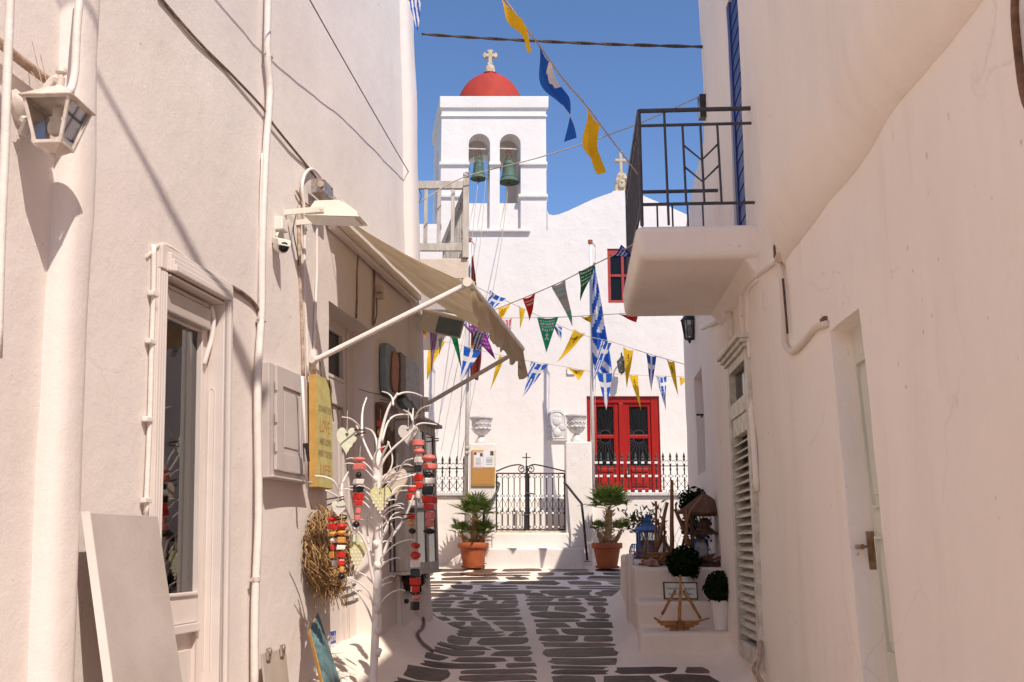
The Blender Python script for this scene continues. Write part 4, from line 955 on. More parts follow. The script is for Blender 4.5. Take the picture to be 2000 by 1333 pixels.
def rough_stick(m, a, b, r0, r1, seed, wob=.012, n=6, k=0):
    r = random.Random(seed); a, b = V(a), V(b); pts = []
    for i in range(6): pts.append(a.lerp(b, i/5)+V((r.uniform(-wob, wob), r.uniform(-wob, wob), 0))*(1 if 0 < i < 5 else .3))
    m.tube(pts, [r0+(r1-r0)*i/5*r.uniform(.9, 1.1) for i in range(6)], n, k)
def wooden_ship(label, base, s, H, seed, mt, sails):
    t = thing('wooden_ship', label, 'model ship', base, 'model ships on the white steps'); r = random.Random(seed)
    m = MB()
    for k, (w_, z) in enumerate(((.10, .012), (.15, .034), (.19, .056), (.215, .078))):
        rough_stick(m, base+V((-w_*s, r.uniform(-.01, .01), z*s)), base+V((w_*s*.95, r.uniform(-.01, .01), (z+.006)*s)), .013*s, .011*s, seed+k, .004)
        rough_stick(m, base+V((-w_*s*.9, .025*s, z*s)), base+V((w_*s*.9, .025*s, z*s)), .012*s, .011*s, seed+k+9, .004)
    rough_stick(m, base+V((.18*s, .01, .085*s)), base+V((.30*s, .01, .115*s)), .012*s, .006*s, seed+30, .002); rough_stick(m, base+V((-.2*s, .0, .085*s)), base+V((-.25*s, .0, .12*s)), .014*s, .012*s, seed+31, .002)
    m.build_each('plank', mt, t, smooth='all')
    m = MB(); rough_stick(m, base+V((0, 0, .07*s)), base+V((.02*s, 0, H)), .019*s, .013*s, seed+40, .004, 7); m.build('mast', mt, t, smooth='all')
    for (x0, z0, x1, z1) in sails:
        m = MB(); rough_stick(m, base+V((x0*s, .012, z0*s)), base+V((x1*s, .012, z1*s)), .015*s, .013*s, seed+50+int(x0*99), .003); m.build('spar', mt, t, smooth='all')
    m = MB()
    for x in (-.2, .22): m.tube([base+V((x*s, 0, .10*s)), base+V((.018*s, 0, H*.93))], .0022, 3)
    for x in (-.03, .03): m.tube([base+V((x*s, -.02, .0)), base+V((x*s, -.016*s, .09*s))], .004, 4)
    m.build('rigging', 'cable_dark', t, kind='stuff'); return t
b = V((P(1327, 1200, 8.73).x, 8.73, .882)); wooden_ship('small bamboo model ship on the lowest white step in front of the sign', b, .86, .455, 1, 'bamboo', [(-.17, .15, -.03, .38), (.05, .38, .21, .11)])
b = V((P(1312, 1090, 9.75).x, 9.75, ztopY(9.75)+.005)); wooden_ship('tall driftwood model ship with the highest mast among the lanterns', b, 1.25, .80, 21, 'driftwood', [(-.10, .14, -.02, .47), (.04, .42, .17, .09)])
b = V((P(1281, 1095, 10.0).x, 10.0, ztopY(10.0)+.005)); wooden_ship('driftwood model ship with a stubby bare mast beside the blue lantern', b, .85, .60, 47, 'driftwood', [(.03, .50, .12, .14)])
b = V((P(1340, 1090, 9.55).x, 9.55, ztopY(9.55)+.005)); wooden_ship('dark driftwood model ship leaning before the big wooden lantern', b, .95, .52, 77, 'driftwood', [(.04, .40, .22, .10)])
# driftwood pile and shells
t = thing('driftwood_pile', 'low pile of driftwood and shells at the front edge of the white block', 'driftwood', V((1.32, 9.6, 1.4)))
mb = MB(); sr = random.Random(12)
for k in range(16):
    c = V((P(1272+sr.uniform(-14, 26), 1090, 9.6).x, 9.6+sr.uniform(-.12, .12), ztopY(9.6)+.012+sr.uniform(0, .06))); d = V((sr.uniform(-1, 1), sr.uniform(-.6, .6), sr.uniform(-.15, .15))).normalized()*sr.uniform(.05, .13)
    rough_stick(mb, c-d, c+d, .013, .011, k+100, .006)
mb.build('stick', 'driftwood', t, smooth='all', kind='stuff')
mb = MB()
for k in range(9): c = V((P(1266+sr.uniform(-10, 18), 1090, 9.45).x, 9.45+sr.uniform(-.04, .04), ztopY(9.45)+.02+sr.uniform(0, .03))); mb.ball(c, sr.uniform(.018, .034), 5)
mb.build('shell', 'shell_pink', t, smooth='all', kind='stuff')
# blue lantern and blue basket light
c = V((P(1266, 1080, 11.3).x, 11.3, ztopY(11.3)+.004)); t = thing('blue_lantern', 'tall blue metal lantern on the white block', 'lantern', c)
mb = MB(); h = .105
for a, b in ((-1, -1), (1, -1), (1, 1), (-1, 1)): mb.box((c.x+a*h-.012, c.x+a*h+.012), (c.y+b*h-.012, c.y+b*h+.012), (c.z+.03, c.z+.27))
mb.box((c.x-h-.02, c.x+h+.02), (c.y-h-.02, c.y+h+.02), (c.z, c.z+.03)); mb.box((c.x-h-.014, c.x+h+.014), (c.y-h-.014, c.y+h+.014), (c.z+.27, c.z+.285))
for a in (-.035, .035): mb.box((c.x+a-.005, c.x+a+.005), (c.y-h-.006, c.y-h+.004), (c.z+.03, c.z+.27))
mb.build('frame', 'blue_bright', t, bevel=.003)
mb = MB(); mb.lathe(c+V((0, 0, .286)), [(.175, 0), (.17, .012), (.10, .05), (.06, .085), (.045, .09), (.045, .115), (.055, .12), (.03, .14), (.02, .145), (.03, .165), (.012, .185)], 4); mb.build('roof', 'blue_bright', t)
mb = MB(); mb.box((c.x-h+.01, c.x+h-.01), (c.y-h+.001, c.y-h+.004), (c.z+.03, c.z+.27)); mb.box((c.x-h+.001, c.x-h+.004), (c.y-h+.01, c.y+h-.01), (c.z+.03, c.z+.27)); mb.build('glass', 'cabinet_glass', t)
c = V((P(1243, 1080, 11.0).x, 11.0, ztopY(11.0)+.004)); t = thing('blue_basket_light', 'round blue lattice tealight holder at the left end of the white block', 'candle holder', c)
mb = MB(); pr = [(.045, .0), (.07, .04), (.078, .075), (.066, .12), (.05, .15)]
mb.lathe(c, [(.045, 0), (.045, .012)], 14); mb.tube([c+V((.05*math.cos(a), .05*math.sin(a), .152)) for a in [2*math.pi*i/16 for i in range(17)]], .005, 4)
for r_, z in pr[1:4]: mb.tube([c+V((r_*math.cos(a), r_*math.sin(a), z)) for a in [2*math.pi*i/16 for i in range(17)]], .004, 4)
for i in range(18): a = 2*math.pi*i/18; mb.tube(spline([c+V((r_*math.cos(a), r_*math.sin(a), z)) for r_, z in pr], 2), .0045, 4)
mb.build('lattice', 'blue_bright', t, kind='stuff')
# big wooden lantern
c = V((P(1379, 1085, 9.62).x, 9.62, ztopY(9.62)+.004)); t = thing('wooden_lantern', 'big rustic wooden lantern with a peaked roof and a pale egg inside', 'lantern', c)
mb = MB(); h = .155
for a, b in ((-1, -1), (1, -1), (1, 1), (-1, 1)): rough_stick(mb, c+V((a*h, b*h, .02)), c+V((a*h, b*h, .47)), .018, .016, 200+a*3+b, .004)
mb.box((c.x-h-.03, c.x+h+.03), (c.y-h-.03, c.y+h+.03), (c.z, c.z+.028)); mb.box((c.x-h-.02, c.x+h+.02), (c.y-h-.02, c.y+h+.02), (c.z+.285, c.z+.31)); mb.box((c.x-h-.025, c.x+h+.025), (c.y-h-.025, c.y+h+.025), (c.z+.46, c.z+.485))
mb.build('frame', 'wood_dark', t, bevel=.005)
mb = MB(); mb.lathe(c+V((0, 0, .486)), [(.26, -.01), (.26, .008), (.05, .165), (.03, .175)], 4); mb.ball(c+V((0, 0, .67)), .024, 5); mb.build('roof', 'wood_brown', t)
mb = MB(); mb.lathe(c+V((-.05, -.04, .03)), [(.03, 0), (.058, .05), (.066, .105), (.05, .17), (.012, .21)], 14); mb.build('egg', 'sign_marbled', t, smooth='all')
mb = MB(); mb.lathe(c+V((0, 0, .31)), [(.10, 0), (.07, .03), (.04, .05), (.07, .08), (.03, .13)], 10); mb.build('inner_top', 'wood_brown', t, smooth='all')
mb = MB()
pts = spline([c+V((-h-.04, -h-.02, .02)), c+V((-h-.05, -h-.03, .25)), c+V((-h-.03, -h-.03, .46)), c+V((-.04, -.1, .63))], 5); mb.tube(pts, .012, 6); mb.build('branch', 'driftwood', t, smooth='all')
# white bottle
c = V((P(1299, 1080, 10.5).x, 10.5, ztopY(10.5)+.003)); mb = MB(); mb.lathe(c, [(.06, 0), (.068, .02), (.068, .10), (.05, .15), (.025, .19), (.022, .24), (.028, .25)], 14); tag(mb.build('white_jar', 'wire_pot', smooth=True), 'white narrow necked jar half hidden behind the driftwood masts', 'jar')

def leaf_ball(m, c, R_, n, s, r, squash=1, inner=.75):
    for k in range(n):
        a, b = r.uniform(0, 6.283), math.acos(r.uniform(-1, 1)); rad = R_*r.uniform(inner, 1.06)
        d = V((math.sin(b)*math.cos(a), math.sin(b)*math.sin(a), math.cos(b)*squash)); rad *= 1+.22*noise.noise(d*1.9+c); q = c+d*rad
        u = V((r.uniform(-1, 1), r.uniform(-1, 1), r.uniform(-1, 1))).normalized(); n_ = (d+u*.7).normalized(); ex = n_.cross(u).normalized(); ey = n_.cross(ex); l = s*r.uniform(.7, 1.3)
        m.face([q-ex*l*.5, q+ey*l*.35, q+ex*l*.6, q-ey*l*.35])
def topiary(label, c, R_, zpot, seed, n):
    t = thing('topiary_ball', label, 'potted plant', V((c.x, c.y, zpot)), 'clipped ball plants on the white steps'); r = random.Random(seed)
    m = MB(); leaf_ball(m, c, R_, n, .034, r); leaf_ball(m, c, R_*.72, 120, .06, r, 1, .9); m.build('foliage', 'leaf_dark', t)
    m = MB(); h = c.z-R_*.78-zpot; m.lathe(V((c.x, c.y, zpot)), [(.055, 0), (.078, h*.9), (.086, h*.9), (.086, h), (.07, h)], 16); m.build('pot', 'wire_pot', t, smooth=True)
topiary('clipped dark green ball plant standing above the framed sign', V((P(1336, 1098, 9.18).x, 9.18, P(1336, 1100, 9.18).z)), .15, 1.112, 5, 1500)
topiary('clipped dark green ball plant low against the corner of the right house', V((P(1405, 1150, 8.76).x, 8.76, P(1405, 1148, 8.76).z)), .135, .882, 6, 1300)
# framed sign with two lines of text
c = P(1329, 1150, 9.02); c.z = 1.118+.075; t = thing('framed_sign', 'small framed sign with two lines of text leaning behind the bamboo ship', 'sign', V((c.x, c.y, 1.118)))
ex, ez = V((1, .04, -.01)).normalized(), V((0, .18, 1)).normalized(); en = ex.cross(ez).normalized(); en = en if en.y < 0 else -en
mb = MB(); fr = (c, ex, ez, en); mb.fbox(fr, (-.145, .145), (-.068, .068), (-.006, .006)); mb.build('panel', 'ink_pale', t)
mb = MB()
for a, b, d, e in ((-.152, -.14, -.075, .075), (.14, .152, -.075, .075)): mb.fbox(fr, (a, b), (d, e), (-.008, .010))
for d, e in ((-.075, -.064), (.064, .075)): mb.fbox(fr, (-.14, .14), (d, e), (-.008, .0095))
mb.build('frame', 'wood_brown', t, bevel=.002)
mb = MB(); text_mb(mb, 'I asked god for gangsters', c+ez*.020, ex, ez, en, .036, 0, .255, .0072); text_mb(mb, 'he gave me brothers.', c-ez*.026, ex, ez, en, .036, 0, .215, .0072)
mb.build('lettering', 'ink', t)
# bush behind the lantern
t = thing('olive_bush', 'small pale green leafy bush in a pot behind the blue lantern', 'bush', V((P(1262, 1080, 12.0).x, 12.0, ztopY(12.0)))); r = random.Random(3)
b0 = V((P(1264, 1080, 12.0).x, 12.0, ztopY(12.0))); mb = MB(); ml = MB()
mb.lathe(b0, [(.09, 0), (.12, .16), (.125, .17)], 12); mb.build('pot', 'terracotta', t, smooth=True); mb = MB()
for k in range(13):
    a = r.uniform(0, 6.28); e = b0+V((.26*math.cos(a)*r.uniform(.2, 1)-.06, .16*math.sin(a), r.uniform(.32, .60))); pts = [b0+V((0, 0, .12)), b0.lerp(e, .5)+V((0, 0, .08)), e]; mb.tube(pts, .006, 4)
    for j in range(17):
        q = pts[1].lerp(e, r.uniform(.1, 1.05))+V((r.uniform(-.05, .05), r.uniform(-.05, .05), r.uniform(-.04, .05))); u = V((r.uniform(-1, 1), r.uniform(-1, 1), r.uniform(-.3, 1))).normalized(); v_ = u.orthogonal().normalized(); l = r.uniform(.025, .045)
        ml.face([q, q+u*l+v_*l*.4, q+u*l*2.1, q+u*l-v_*l*.4])
mb.build('stem', 'driftwood', t); ml.build('foliage', 'leaf_olive', t)
t = thing('dark_bush', 'dark leafy plant crowding behind the big wooden lantern', 'bush', V((1.95, 10.9, 1.43))); ml = MB(); r = random.Random(6)
for cx, cy2, Y, R_ in ((1345, 985, 11, .14), (1362, 975, 11, .12), (1385, 985, 10.9, .13), (1404, 1035, 10.2, .19), (1402, 1000, 10.3, .13), (1350, 1030, 11, .12)): leaf_ball(ml, P(cx, cy2, Y), R_, 260, .05, r, 1.1, .3)
ml.build('foliage', 'leaf_dark', t, kind='stuff')
mb = MB(); mb.lathe(V((1.98, 10.6, ztopY(10.6))), [(.10, 0), (.13, .2), (.14, .22)], 12); mb.build('pot', 'blue_bright', t); mb = MB()
for k in range(7): mb.tube([V((1.98, 10.6, 1.6)), P(1345+10*k, 985, 10.9)], .008, 4)
mb.build('stem', 'twig_dark', t)

# more weathered pieces crowding the bench
b = V((P(1352, 1090, 9.9).x, 9.9, ztopY(9.9)+.005)); wooden_ship('dark driftwood model ship with a leaning spar behind the big wooden lantern', b, .9, .60, 131, 'wood_brown', [(-.12, .12, -.02, .44), (.06, .36, .14, .09)])
b = V((P(1297, 1095, 10.3).x, 10.3, ztopY(10.3)+.005)); wooden_ship('dark driftwood model ship with crossed spars beside the white jar', b, .8, .46, 163, 'wood_brown', [(-.10, .10, .04, .38), (.08, .12, -.03, .36)])
t = thing('driftwood_heap', 'heap of dark driftwood at the foot of the big wooden lantern', 'driftwood', V((1.75, 9.5, 1.4)))
mb = MB(); sr = random.Random(33)
for k in range(22):
    c = V((P(1368+sr.uniform(-34, 34), 1090, 9.42).x, 9.44+sr.uniform(-.06, .10), ztopY(9.42)+.012+sr.uniform(0, .07))); d = V((sr.uniform(-1, 1), sr.uniform(-.5, .5), sr.uniform(-.2, .2))).normalized()*sr.uniform(.04, .11)
    rough_stick(mb, c-d, c+d, .013, .010, k+300, .006)
mb.build('stick', 'wood_brown', t, smooth='all', kind='stuff')

# ================================================================== THE CHURCH
YF = 17.5
church = thing('church', 'white church with a red domed bell tower and a curved gable', 'church', (0, 18, 1.2))
fx = lambda x, Y=YF: P(x, 700, Y).x
fz = lambda y, Y=YF: P(1000, y, Y).z
def px(x, y, Y=YF): return P(x, y, Y)
ZT = fz(450)
def Fa(u, v, out=0): return V((u, YF-out, v))
dx0, dx1, dz0, dz1 = px(1147, 870).x, px(1290, 870).x, fz(972), fz(774)
wx0, wx1, wz0, wz1 = px(1187, 540).x, px(1246, 540).x, fz(592), fz(486)
sheet(Fa, (-3.2, 4.6), (.2, ZT), [(dx0, dx1, dz0, dz1, .16), (wx0, wx1, wz0, wz1, .10)], .3, .0).build('facade', 'plaster_white', church)
top = [(1069, 412), (1072, 419), (1080, 421), (1092, 419), (1110, 412), (1125, 405), (1140, 398), (1155, 391), (1170, 385), (1185, 380), (1196, 376), (1198, 373), (1237, 373), (1239, 377), (1255, 382), (1271, 389), (1300, 401), (1338, 418), (1370, 432), (1400, 442)]
poly = [(px(1069, 450).x, ZT+.001)]+[(px(x, y).x, px(x, y).z) for x, y in top]; poly.append((poly[-1][0], ZT+.001))
mb = MB(); mb.prism(poly, V((0, YF, 0)), V((1, 0, 0)), V((0, 0, 1)), V((0, 1, 0)), 0, .45); mb.build('gable', 'plaster_white', church)
mb = MB(); zl = fz(438); mb.box((-3.2, px(862, 450).x-.001), (YF, YF+.45), (ZT+.001, zl)); mb.box((-3.2, 4.6), (YF+.45, YF+7), (.2, ZT-.1)); mb.build('nave', 'plaster_white', church)
# bell tower
tw = thing('bell_tower', '', 'x', (px(960, 400).x, YF, ZT)); tw.parent = church; tw.location = V(tw.location)-wloc(church)
for k in ('label', 'category'): del tw[k]
X0, X1 = px(861, 330).x, px(1067, 330).x; zc1, zc0 = fz(190), fz(213)
ed = V((-.16, .987, 0)); DT = 1.75; TH = .34
def arch_wall(m, o, ex, ey, thick, x0, x1, z0, z1, ops, inset=.0):
    """wall in the plane (ex, z) from o, thickness along ey, with arched openings (xa, xb, zsill, zspring)"""
    f = lambda x, d, z: o+ex*x+ey*d+V((0, 0, z))
    def bx(a, b, d0, d1, c, e): m.hexa([f(a, d0, c), f(b, d0, c), f(b, d1, c), f(a, d1, c), f(a, d0, e), f(b, d0, e), f(b, d1, e), f(a, d1, e)])
    xs = x0
    for (a, b, zs, zp) in ops:
        bx(xs, a, 0, thick, z0, z1); bx(a, b, inset, thick, z0, zs); xs = b
        r = (b-a)/2; cx = (a+b)/2; n = 14; pr = []
        for i in range(n+1):
            t = math.pi*i/n; pr.append((cx-r*math.cos(t), zp+r*math.sin(t)))
        for (p, q) in zip(pr, pr[1:]):
            m.face([f(p[0], 0, p[1]), f(q[0], 0, q[1]), f(q[0], 0, z1), f(p[0], 0, z1)]); m.face([f(p[0], thick, p[1]), f(q[0], thick, q[1]), f(q[0], thick, z1), f(p[0], thick, z1)])
            m.face([f(p[0], 0, p[1]), f(q[0], 0, q[1]), f(q[0], thick, q[1]), f(p[0], thick, p[1])])
    bx(xs, x1, 0, thick, z0, z1)
WX = X1-X0; o = V((X0, YF, 0)); ex = V((1, 0, 0))
rel = lambda x: px(x, 330).x-X0
zsill, zspr = fz(394), fz(281)
mb = MB(); arch_wall(mb, o, ex, ed, TH, 0, WX, ZT, zc0, [(rel(915), rel(957), zsill, zspr), (rel(976), rel(1017), zsill, zspr)], .10); mb.build('front_wall', 'plaster_white', tw)
mb = MB(); arch_wall(mb, o+ed*(DT-TH), ex, ed, TH, 0, WX, ZT, zc0, [(WX*.25, WX*.75, zsill, zspr-.15)]); mb.build('rear_wall', 'plaster_white', tw)
for xo in (0, WX-TH):
    mb = MB(); arch_wall(mb, o+ex*xo+ed*TH, ed, ex, TH, .001, DT-2*TH-.001, ZT, zc0, [(.25, DT-2*TH-.25, zsill, zspr-.1)]); mb.build('side_wall', 'plaster_white', tw)
mb = MB(); q = lambda a, b, z: o+ex*a+ed*b+V((0, 0, z))
mb.hexa([q(-.04, -.045, zc0), q(WX+.04, -.045, zc0), q(WX+.04, DT+.045, zc0), q(-.04, DT+.045, zc0), q(-.045, -.05, zc1), q(WX+.045, -.05, zc1), q(WX+.045, DT+.05, zc1), q(-.045, DT+.05, zc1)]); mb.build('cornice', 'plaster_white', tw, bevel=.015)
z0_ = fz(229); mb = MB(); mb.hexa([q(-.02, -.035, z0_), q(WX+.02, -.035, z0_), q(WX+.02, .05, z0_), q(-.02, .05, z0_), q(-.02, -.03, z0_+.035), q(WX+.02, -.03, z0_+.035), q(WX+.02, .05, z0_+.035), q(-.02, .05, z0_+.035)]); mb.build('string_course', 'plaster_white', tw, bevel=.008)
mb = MB()
for x0_, x1_, y in ((858, 917, 321), (955, 978, 321), (1014, 1069, 321), (858, 900, 384), (1012, 1070, 384)):
    z = fz(y); a, b = px(x0_, y).x, px(x1_, y).x; mb.box((a, b), (YF-.045, YF+.25), (z-.03, z+.035))
mb.build_each('pier_band', 'plaster_white', tw, bevel=.012)
mb = MB(); z = fz(452); mb.box((px(905, 452).x, px(1036, 452).x), (YF-.07, YF+.05), (z-.025, z+.03)); mb.build('ledge', 'plaster_white', tw, bevel=.012)
cD = o+ex*(px(957, 190).x-X0)*1.0+ed*(DT/2); cD = V((px(957, 190, YF+DT/2).x, YF+DT*.5, zc1)); RD = (px(1021, 190, YF+DT/2).x-px(893, 190, YF+DT/2).x)/2; hD = fz(149, YF+.87)-zc1
yb_ = zc1
mb = MB(); n = 14; mb.lathe(cD, [(RD*1.05*math.cos(math.pi/2*i/n)**.92 if i < n else .02, -.02+(hD+.02)*math.sin(math.pi/2*i/n)) for i in range(n+1)], 40); mb.build('dome', 'red_dome', tw, smooth='all')
zd = cD.z+hD-.03; k_ = 1/108
mb = MB(); mb.lathe(V((cD.x, cD.y, zd-.02)), [(.16, 0), (.16, .045), (.15, .05), (.15, .09)], 16); mb.build('dome_cap', 'red_paint', tw)
def stone_cross(m, c, w_, h_, th, fl):
    a = w_*.15; W2 = w_/2; yc = h_*.62
    if fl:   # budded arms
        pts = [(-a, 0), (-a*1.25, h_*.06), (-a, h_*.14), (-a*.75, h_*.2), (-a*.75, yc-a*.75), (-W2*.62, yc-a*.8), (-W2*.72, yc-a*1.6), (-W2*.86, yc-a*1.1), (-W2, yc), (-W2*.86, yc+a*1.1), (-W2*.72, yc+a*1.6), (-W2*.62, yc+a*.8), (-a*.75, yc+a*.75), (-a*.8, h_-W2*.4), (-a*1.6, h_-W2*.30), (-a*1.1, h_-W2*.12), (0, h_)]
    else: pts = [(-a*1.3, 0), (-a*1.2, h_*.12), (-a*.8, h_*.14), (-a*.8, yc-a*.8), (-W2, yc-a*.95), (-W2, yc+a*.95), (-a*.8, yc+a*.8), (-a*.9, h_), (0, h_)]
    poly = pts+[(-x, y) for x, y in pts[::-1] if x != 0]
    m.prism(poly, c, V((1, 0, 0)), V((0, 0, 1)), V((0, -1, 0)), -th/2, th/2)
zq = zd+.07; hp = fz(128, cD.y)-fz(146, cD.y); hc = fz(98, cD.y)-fz(128, cD.y)
mb = MB(); mb.lathe(V((cD.x, cD.y, zq)), [(.10, 0), (.10, .02), (.098, hp*.5), (.085, hp*.85), (.05, hp)], 14, sy=.8); stone_cross(mb, V((cD.x, cD.y, zq+hp-.01)), px(967, 110, cD.y).x-px(938, 110, cD.y).x, hc, .09, True); mb.build('dome_cross', 'limestone', tw, bevel=.008)
# gable cross on its carved pedestal
cg = px(1216, 374); mb = MB()
w0 = (px(1232, 350).x-px(1200, 350).x)/2; hp = fz(334)-fz(374); hc = fz(288)-fz(334)
mb.prism([(-w0, 0), (w0, 0), (w0*.95, hp*.12), (w0*1.02, hp*.2), (w0*.86, hp*.42), (w0*.9, hp*.6), (w0*.62, hp*.8), (w0*.5, hp*.97), (-w0*.5, hp), (-w0*.62, hp*.8), (-w0*.78, hp*.62), (-w0*.74, hp*.45), (-w0*.95, hp*.2)], V((cg.x, YF+.2, cg.z-.005)), V((1, 0, 0)), V((0, 0, 1)), V((0, -1, 0)), -.13, .13)
mb.build('gable_pedestal', 'limestone', church, bevel=.02)
mb = MB(); sr = random.Random(3); y_ = YF+.2-.13
for s in (-1, 1):
    pts = [(s*w0*(.75-.08*i+.10*math.sin(i*1.9)), hp*(.08+.11*i)) for i in range(8)]; mb.tube([V((cg.x+a, y_, cg.z+b)) for a, b in pts], .022, 5)
mb.prism([(-.05, .10), (.05, .10), (.062, .17), (.05, .24), (.0, .26), (-.05, .24), (-.062, .17)], V((cg.x, y_+.01, cg.z)), V((1, 0, 0)), V((0, 0, 1)), V((0, -1, 0)), 0, .05); mb.ball(V((cg.x, y_-.03, cg.z+.20)), .032, 5); mb.tube([V((cg.x-.045, y_-.02, cg.z+.255)), V((cg.x-.05, y_-.03, cg.z+.215))], .012, 4)
mb.tube(spline([V((cg.x+.02, y_, cg.z+hp*.7)), V((cg.x+.09, y_-.02, cg.z+hp*.62)), V((cg.x+.10, y_, cg.z+hp*.5))], 4), .03, 6); mb.build('gable_carving', 'limestone', church, smooth=True)
mb = MB(); stone_cross(mb, V((cg.x, YF+.2, cg.z+hp-.015)), px(1227, 310).x-px(1204, 310).x, hc, .09, False); mb.build('gable_cross', 'limestone', church, bevel=.006)
# bells
def bell(label, x, ytop, ybot, w_, ybar):
    c = px(x, ybot, YF+.13); H = fz(ytop, YF+.13)-c.z; R_ = (px(x+w_/2, ybot, YF+.13).x-px(x-w_/2, ybot, YF+.13).x)/2; zb_ = fz(ybar, YF+.13)
    t = thing('bell', label, 'bell', c, 'bells hanging in the church tower')
    m = MB(); m.lathe(c, [(R_*.9, .012), (R_, 0), (R_*.95, .03*H), (R_*.78, .16*H), (R_*.66, .34*H), (R_*.60, .6*H), (R_*.55, .8*H), (R_*.42, .93*H), (R_*.12, H)], 24)
    for z in (.2, .76): m.lathe(c+V((0, 0, z*H)), [(R_*(.76 if z < .5 else .575), -.008), (R_*(.79 if z < .5 else .60), 0), (R_*(.74 if z < .5 else .57), .010)], 24)
    m.build('body', 'verdigris', t, smooth=True)
    m = MB()
    for a in (-.35, 0, .35): m.tube(spline([c+V((R_*a-.02, -.02, H*.97)), c+V((R_*a, 0, H+.07)), c+V((R_*a+.02, .02, H*.97))], 4), .012, 5)
    m.build('crown', 'verdigris', t, kind='stuff')
    m = MB()
    for a in (-.05, .0, .05):
        for j in range(7): zz = c.z+H+.03+(zb_-c.z-H-.03)*j/6; m.lathe(V((c.x+a*(1-j*.06), c.y+.01*(j % 2), zz)), [(.010, -.02), (.017, 0), (.010, .02)], 5)
    m.build('chain', 'rust', t, kind='stuff')
    m = MB(); m.tube([c+V((0, 0, H*.6)), c+V((0, 0, -.03))], .012, 6); m.ball(c+V((0, 0, -.035)), .032, 6, 0, 1.3); m.build('clapper', 'rust', t)
    return t
bell('smaller green bronze bell in the left arch of the tower', 934.5, 312, 350, 33, 291); bell('larger green bronze bell in the right arch of the tower', 994, 313, 357, 41, 292)
mb = MB()
for a, b in ((909, 961), (971, 1023)): mb.tube([px(a, 291, YF+.13), px(b, 293, YF+.13)], .022, 7)
mb.build_each('bell_bar', 'old_wood', tw)
# ropes of the bells
def rope_thing(label, pts, r=.006, mt='rope', cat='rope', nm='bell_rope', sm=5, n=5):
    m = MB(); m.tube(spline(pts, sm), r, n); return tag(m.build(nm, mt, smooth='all'), label, cat)
tie = P(893, 905, 16.22)
rope_thing('thin rope hanging from the smaller bell to the iron fence', [px(934, 352, YF+.13), P(921, 480, 17.0), P(906, 700, 16.5), tie])
rope_thing('second thin rope slanting from the smaller bell past the flagpole', [px(950, 335, YF+.13), P(932, 520, 17.0), P(880, 780, 16.6), P(862, 880, 16.25)], .005)
rope_thing('thin rope falling from the larger bell towards the left terrace pillar', [px(993, 359, YF+.13), P(975, 500, 17.1), P(930, 740, 16.5), P(899, 900, 16.22)])

# red window, red door
mb = MB(); yw = YF+.055
def xb(m, a, b, c, d, y0_, y1_, k=0): m.box((a, b), (y0_, y1_), (c, d), k)
w = .055
for a, b in ((wx0, wx0+w), (wx1-w, wx1), ((wx0+wx1)/2-.025, (wx0+wx1)/2+.025)): xb(mb, a, b, wz0+w, wz1-.12, yw-.03, yw+.03)
xb(mb, wx0, wx1, wz0, wz0+w, yw-.032, yw+.03); xb(mb, wx0, wx1, wz1-.12, wz1, yw-.032, yw+.03)
zm = fz(538); xb(mb, wx0+w, (wx0+wx1)/2-.025, zm-.022, zm+.022, yw-.028, yw+.03); xb(mb, (wx0+wx1)/2+.025, wx1-w, zm-.022, zm+.022, yw-.028, yw+.03)
win = mb.build('window', 'red_window', church, bevel=.004)
for a, b in ((wx0+w, (wx0+wx1)/2-.025), ((wx0+wx1)/2+.025, wx1-w)):
    for c, d in ((wz0+w, zm-.022), (zm+.022, wz1-.12)): mb = MB(); xb(mb, a, b, c, d, yw+.005, yw+.012); attach(mb.build('pane', 'window_black'), win)
dr = thing('door', 'x', 'x', ((dx0+dx1)/2, YF+.1, dz0)); dr.parent = church; dr.location = V(dr.location)-wloc(church); del dr['category']; dr['label'] = 'red double door with ironwork over dark glass'
yd = YF+.10; fxd = lambda x: px(x, 870, yd).x; fzd = lambda y: fz(y, yd)
mb = MB(); xb(mb, dx0, fxd(1158), dz0, dz1, yd-.06, yd+.05); xb(mb, fxd(1272), dx1, dz0, dz1, yd-.06, yd+.05); xb(mb, fxd(1158), fxd(1272), fzd(788), dz1, yd-.055, yd+.05); mb.build('frame', 'red_paint', dr, bevel=.005)
mb = MB(); z8, z9, zA, zB = fzd(795), fzd(850), fzd(857), fzd(911)
for a, b, c, d in ((1158, 1201, 1166, 1199), (1226, 1272, 1230, 1266)):
    a, b, c, d = (fxd(v) for v in (a, b, c, d)); zt_ = fzd(788)-.002
    xb(mb, a, c, dz0+.02, zt_, yd-.025, yd+.03); xb(mb, d, b+.001, dz0+.02, zt_, yd-.025, yd+.03)
    for e, f in ((z8, zt_), (zA, z9), (dz0+.02, zB)): xb(mb, c, d, e, f, yd-.022, yd+.03)
    xb(mb, c+.02, d-.02, fzd(950), fzd(926), yd-.05, yd-.022); xb(mb, c+.05, d-.05, fzd(946), fzd(930), yd-.065, yd-.05); xb(mb, c+.02, d-.02, fzd(922), fzd(916), yd-.06, yd-.022); xb(mb, c+.02, d-.02, fzd(960), fzd(954), yd-.06, yd-.022)
xb(mb, fxd(1201), fxd(1226), dz0+.02, fzd(788)-.002, yd-.03, yd+.03); xb(mb, fxd(1209), fxd(1218), dz0+.02, fzd(788)-.003, yd-.065, yd-.03)
mb.build('leaf', 'red_paint', dr, bevel=.006)
for c, d in ((1166, 1199), (1230, 1266)):
    for z_a, z_b in ((z9, z8), (zB, zA)): mb = MB(); xb(mb, fxd(c), fxd(d), z_a, z_b, yd+.012, yd+.02); mb.build('pane', 'window_black', dr)
mb = MB(); sr = random.Random(1)
